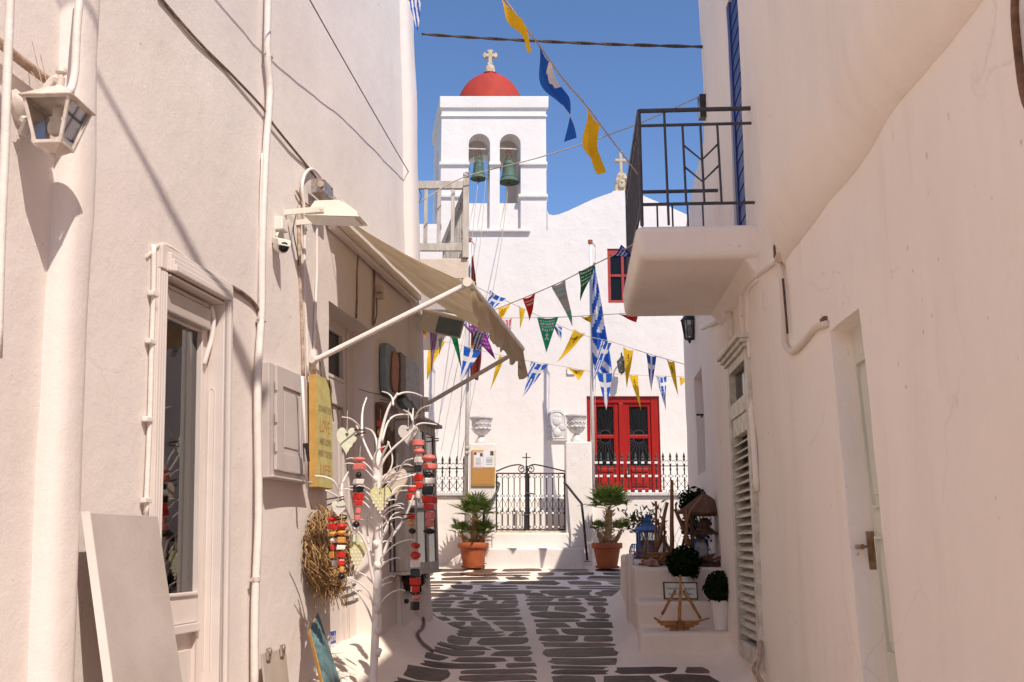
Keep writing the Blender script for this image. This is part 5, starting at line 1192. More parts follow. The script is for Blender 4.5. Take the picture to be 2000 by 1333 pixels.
for c, d in ((1166, 1199), (1230, 1266)):
    c, d = fxd(c), fxd(d); m_ = (c+d)/2
    for za, zb_ in ((z9, z8), (zA, zB)):
        s = 1 if zb_ > za else -1; h = abs(zb_-za)
        mb.tube([V((m_+.09*math.cos(math.pi*i/8), yd-.012, za+s*.085*math.sin(math.pi*i/8))) for i in range(9)], .006, 4)
        for i in range(1, 12):
            a = math.pi*i/12; p0 = V((m_+.09*math.cos(a), yd-.012, za+s*.085*math.sin(a))); L_ = min(h-.1, .17/max(abs(math.cos(a)), .01)-.09) if abs(math.cos(a)) > .3 else h*.85
            p1 = V((max(c, min(d, m_+(.09+L_)*math.cos(a))), yd-.012, za+s*(.085+L_)*math.sin(a))); mb.tube([p0, p1], .003, 3)
mb.build('grille', 'iron_blue', dr, kind='stuff')
mb = MB(); xb(mb, fxd(1222), fxd(1225), fzd(933), fzd(915), yd-.05, yd-.03); mb.ball(V((fxd(1223), yd-.07, fzd(924))), .02, 5); mb.build('handle', 'brass', dr)
mb = MB(); c = px(1088, 862, YF); wpl = (px(1108, 830).x-px(1068, 830).x)/2; hpl = fz(800)-fz(862)
mb.prism([(-wpl, 0), (wpl, 0)]+[(wpl*math.cos(math.pi*i/12), hpl-wpl*.95+wpl*.95*math.sin(math.pi*i/12)) for i in range(13)], V((c.x, YF, c.z)), V((1, 0, 0)), V((0, 0, 1)), V((0, -1, 0)), -.02, .05)
pq = mb.build('marble_plaque', 'marble', church, bevel=.008)
mb = MB(); o_ = V((c.x, YF-.05, c.z))
mb.tube([o_+V((-wpl*.8, 0, .05)), o_+V((wpl*.8, 0, .05)), o_+V((wpl*.8, 0, hpl*.5))]+[o_+V((wpl*.8*math.cos(math.pi*i/10), 0, hpl-wpl*.95+wpl*.72*math.sin(math.pi*i/10))) for i in range(1, 10)]+[o_+V((-wpl*.8, 0, hpl*.5)), o_+V((-wpl*.8, 0, .05))], .014, 5)
for a, b, r_ in ((0, .62, .09), (-.08, .40, .06), (.09, .42, .06), (0, .25, .08), (.02, .78, .05)): mb.lathe(o_+V((a, 0, b*hpl)), [(r_, 0), (r_*.8, .016), (r_*.3, .022)], 9, ax=V((0, -1, 0)))
attach(mb.build('relief', 'marble', smooth=True), pq)
c = P(1214, 716, YF-.24); black_lantern('black iron lantern on the church wall above the red door', c, 1.0, V((px(1216, 700).x, YF, c.z)))
mb = MB(); q = px(1115, 732); mb.box((q.x-.07, q.x+.07), (YF-.03, YF), (q.z, q.z+.012)); mb.box((q.x-.07, q.x-.06), (YF-.03, YF), (q.z, q.z+.12)); mb.build('small_ledge', 'marble', church)

# ------------------------------------------------------------------ terrace, steps, gate and fences
YT = 16.2; zt_ = P(1000, 969, YT).z; tx = lambda x: P(x, 950, YT).x
terr = thing('terrace_wall', 'white terrace wall with two square pillars before the church', 'wall', (0, YT, 1.2))
gx0, gx1 = tx(968), tx(1105)
mb = MB()
for a, b in ((-3.4, gx0-.001), (gx1+.001, 5)): mb.box((a, b), (YT, YF-.001), (.6, zt_))
mb.build_each('body', 'plaster_white', terr, bevel=.02, seg=3, smooth=True)
mb = MB()
for a, b in ((-3.4, tx(912)), (tx(1160), 5)): mb.box((a, b), (YT-.05, YT+.28), (zt_+.001, zt_+.055))
mb.build_each('coping', 'marble', terr, bevel=.01)
for a, b, y in ((917, 968, 866), (1105, 1156, 863)):
    mb = MB(); zp = P(1000, y, 16.03).z; mb.box((P(a, 900, 16.03).x, P(b, 900, 16.03).x), (16.03, 16.50), (.6, zp)); mb.build('pillar', 'plaster_white', terr, bevel=.022, seg=3, smooth=True)
st = thing('church_steps', 'white plastered steps rising to the iron gate', 'steps', (.2, 15.9, 1.2))
for x0_, x1_, yp, Ya, Yb in ((944, 1142, 1071, 15.72, 16.02), (960, 1112, 1041, 16.0, 16.62)):
    mb = MB(); z = P(1000, yp, Ya).z; mb.box((P(x0_, yp, Ya).x, P(x1_, yp, Ya).x), (Ya, Yb), (.8, z)); mb.build('step', 'plaster_white', st, bevel=.03, seg=4, smooth=True)
z3 = P(1000, 997, 16.65).z
mb = MB(); mb.box((gx0, gx1), (16.64, 17.05), (.8, z3)); mb.build('step', 'plaster_white', st, bevel=.02, seg=3, smooth=True)
mb = MB(); mb.box((gx0, gx1), (17.05, YF-.002), (.8, zt_)); mb.build('step', 'plaster_white', st, bevel=.02, seg=3, smooth=True)
mb = MB(); mb.box((gx0+.02, gx1-.02), (16.2, 16.35), (P(1000, 1041, 16).z+.001, P(1000, 1041, 16).z+.03)); mb.build('sill', 'limestone', st)

def spiral(m, c, r0, turns, ex, ez, flip, start, rt=.0055):
    pts = []
    for i in range(15):
        t = i/14; a = start+flip*turns*2*math.pi*t; r_ = r0*(1-.78*t); pts.append(c+ex*(r_*math.cos(a))+ez*(r_*math.sin(a)))
    m.tube(pts, rt, 4)
EX, EZ = V((1, 0, 0)), V((0, 0, 1))
def scroll_bay(m, xa, xb_, z, y, r_, up=1):
    for x, f in ((xa+r_*1.05, 1), (xb_-r_*1.05, -1)): spiral(m, V((x, y, z)), r_, 1.35, EX, EZ, f*up, math.pi/2*up)
def fence(label, xs, y0p, y1p, Y, group):
    t = thing('iron_fence', label, 'fence', P(sum(xs)/len(xs), y1p, Y), group)
    za, zb_ = P(1000, y1p, Y).z, P(1000, y0p, Y).z; H = zb_-za; X = [P(x, 930, Y).x for x in xs]
    for x in X:
        m = MB(); m.tube([V((x, Y, za)), V((x, Y, zb_-.10))], .011, 5); m.lathe(V((x, Y, zb_-.12)), [(.010, 0), (.024, .02), (.012, .045), (.022, .06), (.018, .085), (.002, .14)], 6); m.ball(V((x, Y, za+H*.62)), .02, 4); m.build('bar', 'black_iron', t)
    m = MB()
    for zz in (za+.005, za+H*.70): m.tube([V((X[0]-.07, Y, zz)), V((X[-1]+.07, Y, zz))], .010, 4)
    m.build('rail', 'black_iron', t)
    m = MB(); k = MB()
    for a, b in zip([X[0]-(X[1]-X[0])]+X, X+[X[-1]+(X[1]-X[0])]):
        if a < X[0]-.01: a = b-(X[1]-X[0])*.5
        if b > X[-1]+.01: b = a+(X[1]-X[0])*.5
        g_ = min(.045, (b-a)*.22)
        scroll_bay(m, a, b, za+H*.10, Y, g_); scroll_bay(m, a, b, za+H*.46, Y, g_)
        m.tube(spline([V((a, Y, za+H*.40)), V(((a+b)/2, Y, za+H*.27)), V((b, Y, za+H*.16))], 3), .0055, 4); m.tube(spline([V((b, Y, za+H*.40)), V(((a+b)/2, Y, za+H*.27)), V((a, Y, za+H*.16))], 3), .0055, 4)
        if b-a > .1: m.tube([V(((a+b)/2+(b-a)*.42*math.cos(math.pi*i/8), Y, za+H*.70+.09*math.sin(math.pi*i/8))) for i in range(9)], .0055, 4)
    for x in X:
        for f in (.10, .46, .78): k.box((x-.024, x+.024), (Y-.016, Y+.016), (za+H*f-.018, za+H*f+.018))
    m.build('scrollwork', 'black_iron', t, kind='stuff'); k.build('collar', 'paper', t, kind='stuff'); return t
fence('black iron fence on the terrace wall left of the notice board', [851, 864, 878, 892, 906], 893, 970, YT+.1, 'iron fences on the terrace wall')
fence('black iron fence in front of the red door', [1165, 1174, 1188, 1201.5, 1215, 1228, 1242, 1256, 1269, 1282, 1296, 1310, 1323, 1337, 1350], 886, 968, YT+.1, 'iron fences on the terrace wall')
# gate
gt = thing('iron_gate', 'black iron double gate with a cross at the top of the steps', 'gate', P(1035, 1037, 16.26)); Y = 16.26
za, zb_ = P(1000, 1036, Y).z, P(1000, 925, Y).z; H = zb_-za; X = lambda x: P(x, 980, Y).x
for a, b in ((970, 1027), (1033, 1103)):
    m = MB()
    for zz in (za+.01, zb_): m.tube([V((X(a), Y, zz)), V((X(b), Y, zz))], .013, 5)
    for x in (a, b): m.tube([V((X(x), Y, za)), V((X(x), Y, zb_))], .013, 5)
    lf = m.build('gate_leaf', 'black_iron', gt)
    n = 4 if a == 970 else 5; xs = [a+(b-a)*i/(n+1) for i in range(n+2)]
    for x in xs[1:-1]: m = MB(); m.tube([V((X(x), Y, za)), V((X(x), Y, zb_))], .009, 5); attach(m.build('bar', 'black_iron'), lf)
    m = MB(); k = MB()
    for p_, q_ in zip(xs, xs[1:]):
        p_, q_ = X(p_), X(q_); g_ = (q_-p_)*.2
        for f, u in ((.06, 1), (.30, 1), (.60, 1), (.94, -1)): scroll_bay(m, p_, q_, za+H*f, Y, g_, u)
        m.tube([V((p_, Y, za+H*.57)), V(((p_+q_)/2, Y, za+H*.45)), V((q_, Y, za+H*.33))], .005, 4); m.tube([V((q_, Y, za+H*.57)), V(((p_+q_)/2, Y, za+H*.45)), V((p_, Y, za+H*.33))], .005, 4)
    for x in xs[1:-1]:
        for f in (.06, .30, .60, .94): k.box((X(x)-.018, X(x)+.018), (Y-.014, Y+.014), (za+H*f-.014, za+H*f+.014))
    attach(m.build('scrollwork', 'black_iron', kind='stuff'), lf); attach(k.build('collar', 'paper', kind='stuff'), lf)
m = MB(); m.box((X(1029)-.022, X(1029)+.022), (Y-.02, Y+.02), (za, zb_+.12)); m.box((X(1025)-.015, X(1025)+.015), (Y-.035, Y-.02), (za-.05, za+.27)); m.tube([V((X(1021), Y-.03, za+.24)), V((X(1032), Y-.03, za+.24))], .013, 5); m.tube([V((X(1027), Y-.03, zb_-.32)), V((X(1043), Y-.03, zb_-.33))], .012, 5); m.build('lock_post', 'black_iron', gt)
m = MB()
for s, xe in ((-1, 969), (1, 1104)):
    pts = [P(xe, 921, Y), P(1028+s*34, 911, Y), P(1028+s*14, 908, Y), P(1028+s*4, 912, Y)]; m.tube(spline(pts, 5), .012, 5); spiral(m, P(1028+s*8.5, 917, Y), .065, 1.3, EX, EZ, s*-1, math.pi/2, .010)
c = P(1028, 885, Y); m.tube([c, P(1028, 925, Y)], .010, 5); m.tube([P(1020, 894, Y), P(1036, 894, Y)], .009, 5); m.build('cross_scroll', 'black_iron', gt)
# handrails
for lab, pts in (('black handrail on the left of the church steps', [(968, 941, 16.1), (975, 945, 16.0), (972, 958, 15.95), (958, 982, 15.8), (945, 1000, 15.68), (944, 1050, 15.66), (944, 1099, 15.66)]), ('black handrail on the right of the church steps', [(1102, 944, 16.1), (1108, 949, 16.0), (1122, 967, 15.85), (1136, 984, 15.70), (1140, 1020, 15.66), (1147, 1095, 15.66)])):
    m = MB(); q = [P(*p) for p in pts]; m.tube(q, .020, 7); m.lathe(q[-1]-V((0, 0, .02)), [(.05, 0), (.05, .012)], 10); tag(m.build('handrail', 'black_iron', smooth=True), lab, 'handrail', 'handrails of the church steps')
# notice board
Y = 16.0; t = thing('notice_board', 'cork notice board with two printed sheets on the left terrace pillar', 'notice board', P(943, 915, Y))
B = lambda m, a, b, c, d, y0_, y1_, k=0: m.box((P(a, 915, Y).x, P(b, 915, Y).x), (y0_, y1_), (P(943, d, Y).z, P(943, c, Y).z), k)
mb = MB(); B(mb, 921, 967, 879, 950, 16.0, 16.029); mb.build('frame', 'gold_wood', t, bevel=.006)
mb = MB(); B(mb, 923, 965, 882, 947, 15.994, 15.999); mb.build('cork', 'cork', t)
for a, b, c, d, lab in ((923.5, 943.5, 882, 915, 'left'), (944, 966, 879.5, 913.5, 'right')):
    mb = MB(); B(mb, a, b, c, d, 15.988, 15.992, 0)
    if lab == 'left':
        for e in ((924.2, 925.6, 884, 911), (924.2, 943, 882.6, 884), (924.2, 943, 912, 913.6)): B(mb, *e, 15.986, 15.9875, 2)
        B(mb, 926, 930.5, 884.5, 889, 15.985, 15.9872, 1); B(mb, 937.5, 942.5, 885.5, 892, 15.985, 15.9872, 1); ls = [895, 898, 900.5, 903, 905.5, 908]
    else: B(mb, 957.5, 964, 881.5, 890, 15.985, 15.9872, 1); ls = [894.5, 897.5, 899.5, 901.5, 904, 907.5]
    for y in ls: B(mb, a+5, b-4, y, y+.7, 15.9858, 15.9872, 3)
    mb.build('notice', ['paper', 'ink', 'bead_pink', 'sign_bluegrey'], t, label='notice sheet with small portrait on '+('its upper corners and a red border' if lab == 'left' else 'its upper right corner'))
# urns
def urn(label, x, y0p, y1p, w_):
    c = P(x, y1p, 16.25); H = P(x, y0p, 16.25).z-c.z; R_ = (P(x+w_/2, y0p, 16.25).x-P(x-w_/2, y0p, 16.25).x)/2
    t = thing('stone_urn', label, 'urn', c, 'white urns on the terrace pillars')
    m = MB(); m.lathe(c, [(R_*.52, 0), (R_*.54, H*.04), (R_*.44, H*.14), (R_*.30, H*.24), (R_*.25, H*.29), (R_*.34, H*.33)], 24); m.build('foot', 'marble', t, smooth=True)
    m = MB(); m.lathe(c, [(R_*.30, H*.325), (R_*.5, H*.36), (R_*.70, H*.46), (R_*.78, H*.56), (R_*.74, H*.60), (R_*.78, H*.64), (R_*.80, H*.80), (R_*.90, H*.90), (R_, H*.95), (R_*.99, H), (R_*.84, H*.99), (R_*.78, H*.86)], 28); m.build('bowl', 'marble', t, smooth=True)
    m = MB()
    for i in range(14):
        a = 2*math.pi*i/14; b = 2*math.pi*(i+1)/14; p_ = [c+V((R_*.80*math.cos(a+(b-a)*j/4), R_*.80*math.sin(a+(b-a)*j/4), H*(.585-.045*math.sin(math.pi*j/4)))) for j in range(5)]; m.tube(p_, .010, 4)
        p_ = [c+V((R_*.80*math.cos(a+(b-a)*j/4), R_*.80*math.sin(a+(b-a)*j/4), H*(.73+.03*math.sin(2*math.pi*j/4)))) for j in range(5)]; m.tube(p_, .010, 4)
    m.build('garland', 'marble', t, kind='stuff')
urn('carved white urn on the pillar with the notice board', 940, 816, 867, 46); urn('carved white urn on the pillar beside the red door', 1126, 812, 864, 43)
# flagpoles and flags
def flagpole(label, x0p, y0p, x1p, y1p, Y):
    m = MB(); a, b = P(x0p, y0p, Y), P(x1p, y1p, Y); t = thing('flagpole', label, 'flagpole', b, 'white flagpoles on the terrace')
    m.tube([b, a], [.034, .022], 9); m.build('pole', 'pole_white', t, smooth='all'); m = MB(); m.lathe(a, [(.04, -.02), (.04, .04), (.01, .05)], 8); m.build('cap', 'terracotta', t)
    m = MB(); m.tube([a+V((.08, -.02, -.08)), a.lerp(b, .5)+V((.06, -.03, 0)), b+V((.03, -.03, .5))], .005, 4); m.tube([a+V((.03, -.02, 0)), a+V((.08, -.02, -.08))], .012, 5); m.build('halyard', 'rope', t)
    return a, b
flagpole('white flagpole by the notice board carrying the maroon and yellow flag', 917, 470, 910, 968, 16.12); flagpole('white flagpole by the red door carrying the big striped flag', 1153, 474, 1158, 968, 16.12)
m = MB()
for y in (876, 886): c = P(912, y, 16.12); m.ball(c+V((0, -.03, 0)), .04, 5)
tag(m.build('rope_knot', 'rope', smooth='all'), 'knotted rope ends tied at the left flagpole foot', 'rope')
def hanging_flag(label, outl, outr, Y, pat, mts, folds, amp):
    """cloth between two pixel outlines (left edge, right edge), folded in depth"""
    nu, nv = 26, 44; rows = []; lf = spline([P(x, y, Y) for x, y in outl], 8); rt = spline([P(x, y, Y) for x, y in outr], 8)
    pick = lambda L_, t: L_[min(len(L_)-1, int(t*(len(L_)-1)))].lerp(L_[min(len(L_)-1, int(t*(len(L_)-1))+1)], t*(len(L_)-1)-int(t*(len(L_)-1)))
    for j in range(nv+1):
        t = j/nv; a, b = pick(lf, t), pick(rt, t); rows.append([a.lerp(b, i/nu)+V((0, amp*math.sin(folds*math.pi*i/nu+t*2.5)*(.4+.6*t), .01*math.sin(9*i/nu+3*t))) for i in range(nu+1)])
    m = MB(); m.grid(rows, mf=lambda j, i: pat((i+.5)/nu, (j+.5)/nv)); return tag(m.build('flag', mts, smooth='all'), label, 'flag')
def pat_greek(u, v):
    if v < .50: 
        s = v*13+u*2.2; return int(s) % 2
    a = (v-.5)*2
    d = a*1.25-u*.9
    if .12 < d < .42 or .80 < d < 1.02: return 1
    return 0
hanging_flag('large blue and white striped flag hanging folded from the right flagpole', [(1157, 520), (1157, 580), (1157, 650), (1158, 700), (1163, 728)], [(1160, 512), (1172, 580), (1183, 650), (1192, 700), (1196, 738)], 16.0, pat_greek, ['cloth_blue', 'cloth_white'], 3.2, .10)
def pat_maroon(u, v):
    return 1 if .30 < v < .45 or (.72 < v < .80 and u < .5) else 0
hanging_flag('maroon and yellow flag hanging folded from the left flagpole', [(921, 505), (920, 550), (921, 600), (919, 680), (918, 735)], [(923, 498), (930, 550), (933, 600), (941, 690), (934, 745)], 16.0, pat_maroon, ['cloth_maroon', 'cloth_yellow'], 3.0, .10)

# potted palms
def potted_palm(label, x, yrim, ybase, wr_, Y, crowns, seed):
    r = random.Random(seed); c = P(x, ybase, Y); c.z = hgt(c.x, Y)+.018; s = (P(x+1, 1000, Y).x-P(x, 1000, Y).x); R_ = wr_/2*s; H = (ybase-yrim)*s*1.0
    t = thing('potted_palm', label, 'potted plant', c, 'potted fan palms at the terrace wall')
    m = MB(); m.lathe(c, [(R_*.74, 0), (R_*.80, .035), (R_*.70, .03), (R_*.66, .036), (R_*.84, H*.72), (R_*.85, H*.76), (R_*.96, H*.78), (R_, H*.82), (R_, H*.97), (R_*.97, H), (R_*.86, H), (R_*.84, H*.86), (.01, H*.86)], 36); m.build('pot', 'terracotta', t, smooth=True)
    m = MB(); m.lathe(c, [(R_*.83, H*.862), (R_*.5, H*.90), (.01, H*.91)], 16); m.build('soil', 'soil', t)
    ml, mt_, ms = MB(), MB(), MB()
    for (dx, h, sc_, nf) in crowns:
        top = V((c.x+dx*s, c.y+r.uniform(-.03, .03), c.z+H+h*s)); b0 = V((c.x+dx*s*.35, c.y, c.z+H*.86))
        n = max(3, int((top-b0).length/.03)); ms.tube([b0.lerp(top, i/n) for i in range(n+1)], [.046*sc_+.012*(i % 2)-.012*i/n for i in range(n+1)], 8)
        for k in range(int((top-b0).length*120)):
            q = b0.lerp(top, r.random()); a = r.uniform(0, 6.28); ms.tube([q+V((.05*sc_*math.cos(a), .05*sc_*math.sin(a), -.01)), q+V((.085*sc_*math.cos(a), .085*sc_*math.sin(a), .03))], [.012, .003], 3)
        for k in range(nf):
            az = 2.4*k+r.uniform(-.3, .3); el = math.radians(74-66*(k/nf)**.75+r.uniform(-7, 7)); pl = .15*sc_*r.uniform(.8, 1.2); bl = .25*sc_*r.uniform(.8, 1.15)
            d = V((math.cos(az)*math.cos(el), math.sin(az)*math.cos(el), math.sin(el))); q = top+d*pl; m_ = ms; mt_.tube([top, top+d*pl*.5+V((0, 0, .01)), q], .005, 3)
            side = d.cross(V((0, 0, 1))).normalized() if abs(d.z) < .97 else V((1, 0, 0)); nb = 15; up = side.cross(d)
            for i in range(nb):
                a = math.radians(-86+172*i/(nb-1)); bd = (d*math.cos(a)+side*math.sin(a)+up*.15*abs(math.sin(a))).normalized(); ln = bl*(1-.28*abs(math.sin(a))**2)*r.uniform(.9, 1.08)
                w_ = bd.cross(up).normalized()*.013*sc_; tip = q+bd*ln-V((0, 0, ln*.14*r.uniform(.2, 1.5))); mid = q+bd*ln*.55+V((0, 0, .004)); fo_ = up*.006
                ml.face([q, mid-w_+fo_, tip, mid+w_+fo_])
    ml.build('fronds', 'palm_leaf', t, kind='stuff'); mt_.build('frond_stem', 'palm_tip', t, kind='stuff'); ms.build('trunk', 'straw', t)
potted_palm('potted fan palm in the bright terracotta pot below the notice board', 924, 1054, 1102, 60, 15.62, [(4, 50, 1.2, 19), (-24, 16, .75, 11), (22, 16, .8, 12), (3, 12, .6, 6)], 31)
potted_palm('potted fan palm in a shaded terracotta pot right of the steps', 1186, 1047, 1095, 60, 15.55, [(5, 64, 1.25, 19), (-18, 22, .6, 9), (28, 22, .66, 10)], 57)

# ------------------------------------------------------------------ house with the wooden balcony
bh = thing('balcony_house', 'house with a weathered grey wooden balcony behind the shop corner', 'house', (-1.3, 11, 1))
Yb = 10.3; bx = lambda x, y=450, Y=Yb: P(x, y, Y); A0 = V((bx(780).x, Yb, 0)); A1 = V((bx(911).x, Yb, 0)); dS = V((-.185, .983, 0)); zq = lambda y: P(900, y, Yb).z
mb = MB(); w0 = [V((-4, 9.9, -.9)), V((-1.62, 9.9, -.9)), V((-1.62-.19*5.2, 15.1, -.9)), V((-4, 15.1, -.9))]; mb.hexa(w0+[V((p.x, p.y, 6.6)) for p in w0]); mb.build('wall', 'plaster_left', bh)
def slab(m, z0_, z1_, x1, dep, x0=-1.75):
    a = V((x0, Yb, 0)); b = V((x1, Yb, 0)); c_ = b+dS*dep; d = V((x0-.3, Yb+dep, 0)); m.hexa([p+V((0, 0, z0_)) for p in (a, b, c_, d)]+[p+V((0, 0, z1_)) for p in (a, b, c_, d)])
mb = MB(); slab(mb, zq(545), zq(505), bx(916).x, 2.4); mb.build('balcony_slab', 'plaster_old', bh, bevel=.01)
mb = MB(); slab(mb, zq(605), zq(546), bx(904).x, 2.3); mb.build('balcony_beam', 'grey_paint', bh)
xR = bx(911).x
def rail(z0p, z1p, nm, th=.035, dep=2.3):
    m = MB(); z0_, z1_ = zq(z1p), zq(z0p); m.box((-1.62, xR-.04), (Yb-th/2, Yb+th/2), (z0_, z1_)); m.build(nm, 'old_wood', bh, bevel=.004)
    m = MB(); a = V((xR, Yb+.05, 0)); b = a+dS*dep; s = V((th/2, 0, 0)); m.hexa([a-s+V((0, 0, z0_)), a+s+V((0, 0, z0_)), b+s+V((0, 0, z0_)), b-s+V((0, 0, z0_)), a-s+V((0, 0, z1_)), a+s+V((0, 0, z1_)), b+s+V((0, 0, z1_)), b-s+V((0, 0, z1_))]); m.build(nm, 'old_wood', bh, bevel=.004)
rail(355, 370, 'top_rail', .05); rail(476, 491, 'bottom_rail', .04)
for x in (806, 831, 857, 884):
    m = MB(); c = bx(x); m.box((c.x-.02, c.x+.02), (Yb-.018, Yb+.018), (zq(476)+.001, zq(370)-.001)); m.build('baluster', 'old_wood', bh, bevel=.003)
for k in range(1, 15):
    q = V((xR, Yb+.05, 0))+dS*(2.25*k/15); m = MB(); m.box((q.x-.018, q.x+.018), (q.y-.02, q.y+.02), (zq(476)+.001, zq(370)-.001)); m.build('baluster', 'old_wood', bh, bevel=.003)
m = MB(); m.box((xR-.04, xR+.025), (Yb-.035, Yb+.035), (zq(505)+.001, zq(350))); m.ball(V((xR-.008, Yb, zq(345)+.012)), .038, 7); m.build('corner_post', 'old_wood', bh, bevel=.006)
m = MB(); e = V((xR, Yb+.05, 0))+dS*2.3; m.box((-1.9, e.x-.02), (e.y-.02, e.y+.02), (zq(372), zq(356))); m.box((-1.9, e.x-.02), (e.y-.02, e.y+.02), (zq(491), zq(476))); m.build('rear_rail', 'old_wood', bh)

# ------------------------------------------------------------------ bunting
MATS = ['cloth_blue', 'cloth_white', 'cloth_yellow', 'cloth_ink', 'cloth_green', 'cloth_red', 'cloth_purple', 'cloth_grey', 'cloth_teal', 'cloth_navy', 'cloth_emerald', 'cloth_mauve', 'cloth_orange', 'cloth_pink']
MI = {n[6:]: i for i, n in enumerate(MATS)}
def eagle(x, y, cy_=.20):
    X, Yy = (x-.5)/.17, (y-cy_)/.105
    if abs(X) < .22 and -1 < Yy < .9: return True
    if abs(X) < .5 and .55 < Yy < .9: return True
    if .25 < abs(X) < 1 and -.75 < Yy < .45 and (int((abs(X)*3+Yy*1.5)*1.6) % 2 == 0): return True
    return .15 < abs(X) < .4 and -1.15 < Yy < -.85
def bars(x, y, y0, y1, n, dens=.62, seed=0):
    if not y0 < y < y1: return False
    k = (y-y0)/(y1-y0)*n
    if k % 1 > .55: return False
    hw = .40*(1-y)
    return abs(x-.5) < hw and math.sin(x*61+int(k)*3.7+seed)*.5+.5 < dens
def pat(kind):
    def f(x, y):
        if kind == 'yellow': return MI['ink'] if eagle(x, y) else MI['yellow']
        if kind == 'darkyellow': return MI['ink'] if abs(x-.5) < .2 and .1 < y < .5 and math.sin(x*30+y*17) > -.5 else MI['yellow']
        if kind == 'plainyellow': return MI['yellow']
        if kind == 'cross': return MI['white'] if abs(x-.5) < .085 or abs(y-.30) < .055 else MI['blue']
        if kind == 'fold': return MI['white'] if (x > .74 and y < .34) or (x < .44 and .62 < y < .9) else MI['blue']
        if kind == 'greek':
            if x > .34 and y < .42: return MI['white'] if abs(x-.64) < .06 or abs(y-.20) < .05 else MI['blue']
            return MI['white'] if int((x+.02*y)*11.5) % 2 else MI['blue']
        if kind == 'stripes': return MI['white'] if int(x*9) % 2 else MI['blue']
        if kind == 'green':
            if bars(x, y, .05, .40, 4): return MI['white']
            X, Yy = (x-.5)/.09, (y-.52)/.10
            if abs(X) < .25 and -.6 < Yy < .8: return MI['white']
            if (abs(Yy+.25-abs(X)*-.35) < .16 or abs(Yy-.55-abs(X)*.35) < .16) and abs(X) < 1: return MI['white']
            return MI['white'] if .45 < math.hypot(X, Yy+.95)*2 < .95 else MI['green']
        if kind == 'emerald': return MI['white'] if bars(x, y, .08, .5, 4, .45) else MI['emerald']
        if kind == 'red': return MI['white'] if bars(x, y, .15, .45, 2, .35) else MI['red']
        if kind == 'purple': return MI['mauve'] if bars(x, y, .08, .72, 5, .5) else MI['purple']
        if kind == 'grey': return MI['teal'] if bars(x, y, .05, .42, 3, .55) or (.62 < y < .86 and x > .35) else MI['grey']
        if kind == 'navy': return MI['white'] if bars(x, y, .1, .6, 3, .4) else MI['navy']
        if kind == 'mauve': return MI['purple'] if math.sin(x*26+y*9) > .5 else MI['mauve']
        if kind == 'orange': return MI['red'] if bars(x, y, .1, .5, 2, .5) else MI['orange']
        if kind == 'pink': return MI['white'] if math.sin(math.atan2(y-.5, x-.5)*8) > -.1 else MI['pink']
        if kind == 'plaingreen': return MI['emerald']
        return MI['grey']
    return f
KL = {'fold': 'dark blue pennant folded over its white bars', 'yellow': 'yellow pennant with a dark eagle emblem', 'darkyellow': 'yellow pennant with a large dark figure', 'plainyellow': 'twisted yellow pennant', 'cross': 'blue pennant with a white cross', 'greek': 'blue and white striped pennant with a cross', 'stripes': 'narrow blue and white striped pennant', 'green': 'bright green pennant with white marks', 'emerald': 'dark green pennant with white marks', 'red': 'red pennant', 'purple': 'large purple pennant', 'grey': 'grey pennant with green print', 'navy': 'crumpled navy pennant', 'mauve': 'mauve pennant', 'orange': 'small orange pennant', 'pink': 'white and pink pennant', 'plaingreen': 'narrow dark green pennant'}
prn = random.Random(17)
def pennant(t, a, b, tip, kind, curl=.5):
    nu, nv = 20, 30; L_ = (tip-(a+b)/2).length; W_ = (b-a).length; nrm = (b-a).cross(tip-a); nrm = nrm.normalized() if nrm.length > 1e-6 else V((0, -1, 0)); ph = prn.uniform(0, 6.28); k1 = prn.uniform(2.5, 4.5); rows = []; sg = prn.choice((-1, 1))
    for j in range(nv+1):
        q = j/nv; rows.append([])
        for i in range(nu+1):
            s = i/nu; top = a.lerp(b, s)+V((0, 0, -.02*math.sin(math.pi*s))); p_ = top.lerp(tip, q)
            d = L_*.14*curl*math.sin(k1*q+ph+1.4*(s-.5))*min(1, q*2)+sg*W_*.34*curl*math.sin(math.pi*s)*(1-q)*math.sin(math.pi*min(1, q*1.2))
            side = (b-a).normalized()*(L_*.08*curl*math.sin(3.1*q+ph))*q*(1-q)*2
            rows[-1].append(p_+nrm*d+side)
    f = pat(kind); m = MB(); m.grid(rows, mf=lambda j, i: f(.5+((i+.5)/nu-.5)*(1-(j+.5)/nv), (j+.5)/nv))
    m.build('pennant', MATS, t, smooth='all', label=KL[kind])
def bunting(label, cordpts, pens):
    t = thing('bunting', label, 'bunting', P(*cordpts[0]), 'strings of pennants across the alley')
    m = MB(); m.tube(spline([P(*p) for p in cordpts], 5), .0045, 4); m.build('cord', 'rope', t)
    for (ax, ay, bx_, by, tx_, ty, Ya, kind, curl) in pens:
        Yb_ = Ya if not isinstance(Ya, tuple) else Ya[1]; Ya_ = Ya if not isinstance(Ya, tuple) else Ya[0]
        a, b = P(ax, ay, Ya_), P(bx_, by, Yb_); tip = P(tx_, ty, (Ya_+Yb_)/2-.05); pennant(t, a, b, tip, kind, curl)
bunting('string of pennants high against the sky running down to the right balcony', [(950, -40, 3.3), (980, -8, 3.55), (1012, 35, 3.8), (1052, 88, 4.2), (1100, 155, 4.7), (1146, 208, 5.3), (1186, 262, 5.8), (1245, 340, 6.6)],
        [(977, -8, 1009, 30, 1042, 98, (3.5, 3.75), 'plainyellow', .7), (1054, 90, 1078, 124, 1107, 276, (4.2, 4.45), 'fold', .8), (1146, 208, 1172, 244, 1174, 340, (5.3, 5.6), 'yellow', .8)])
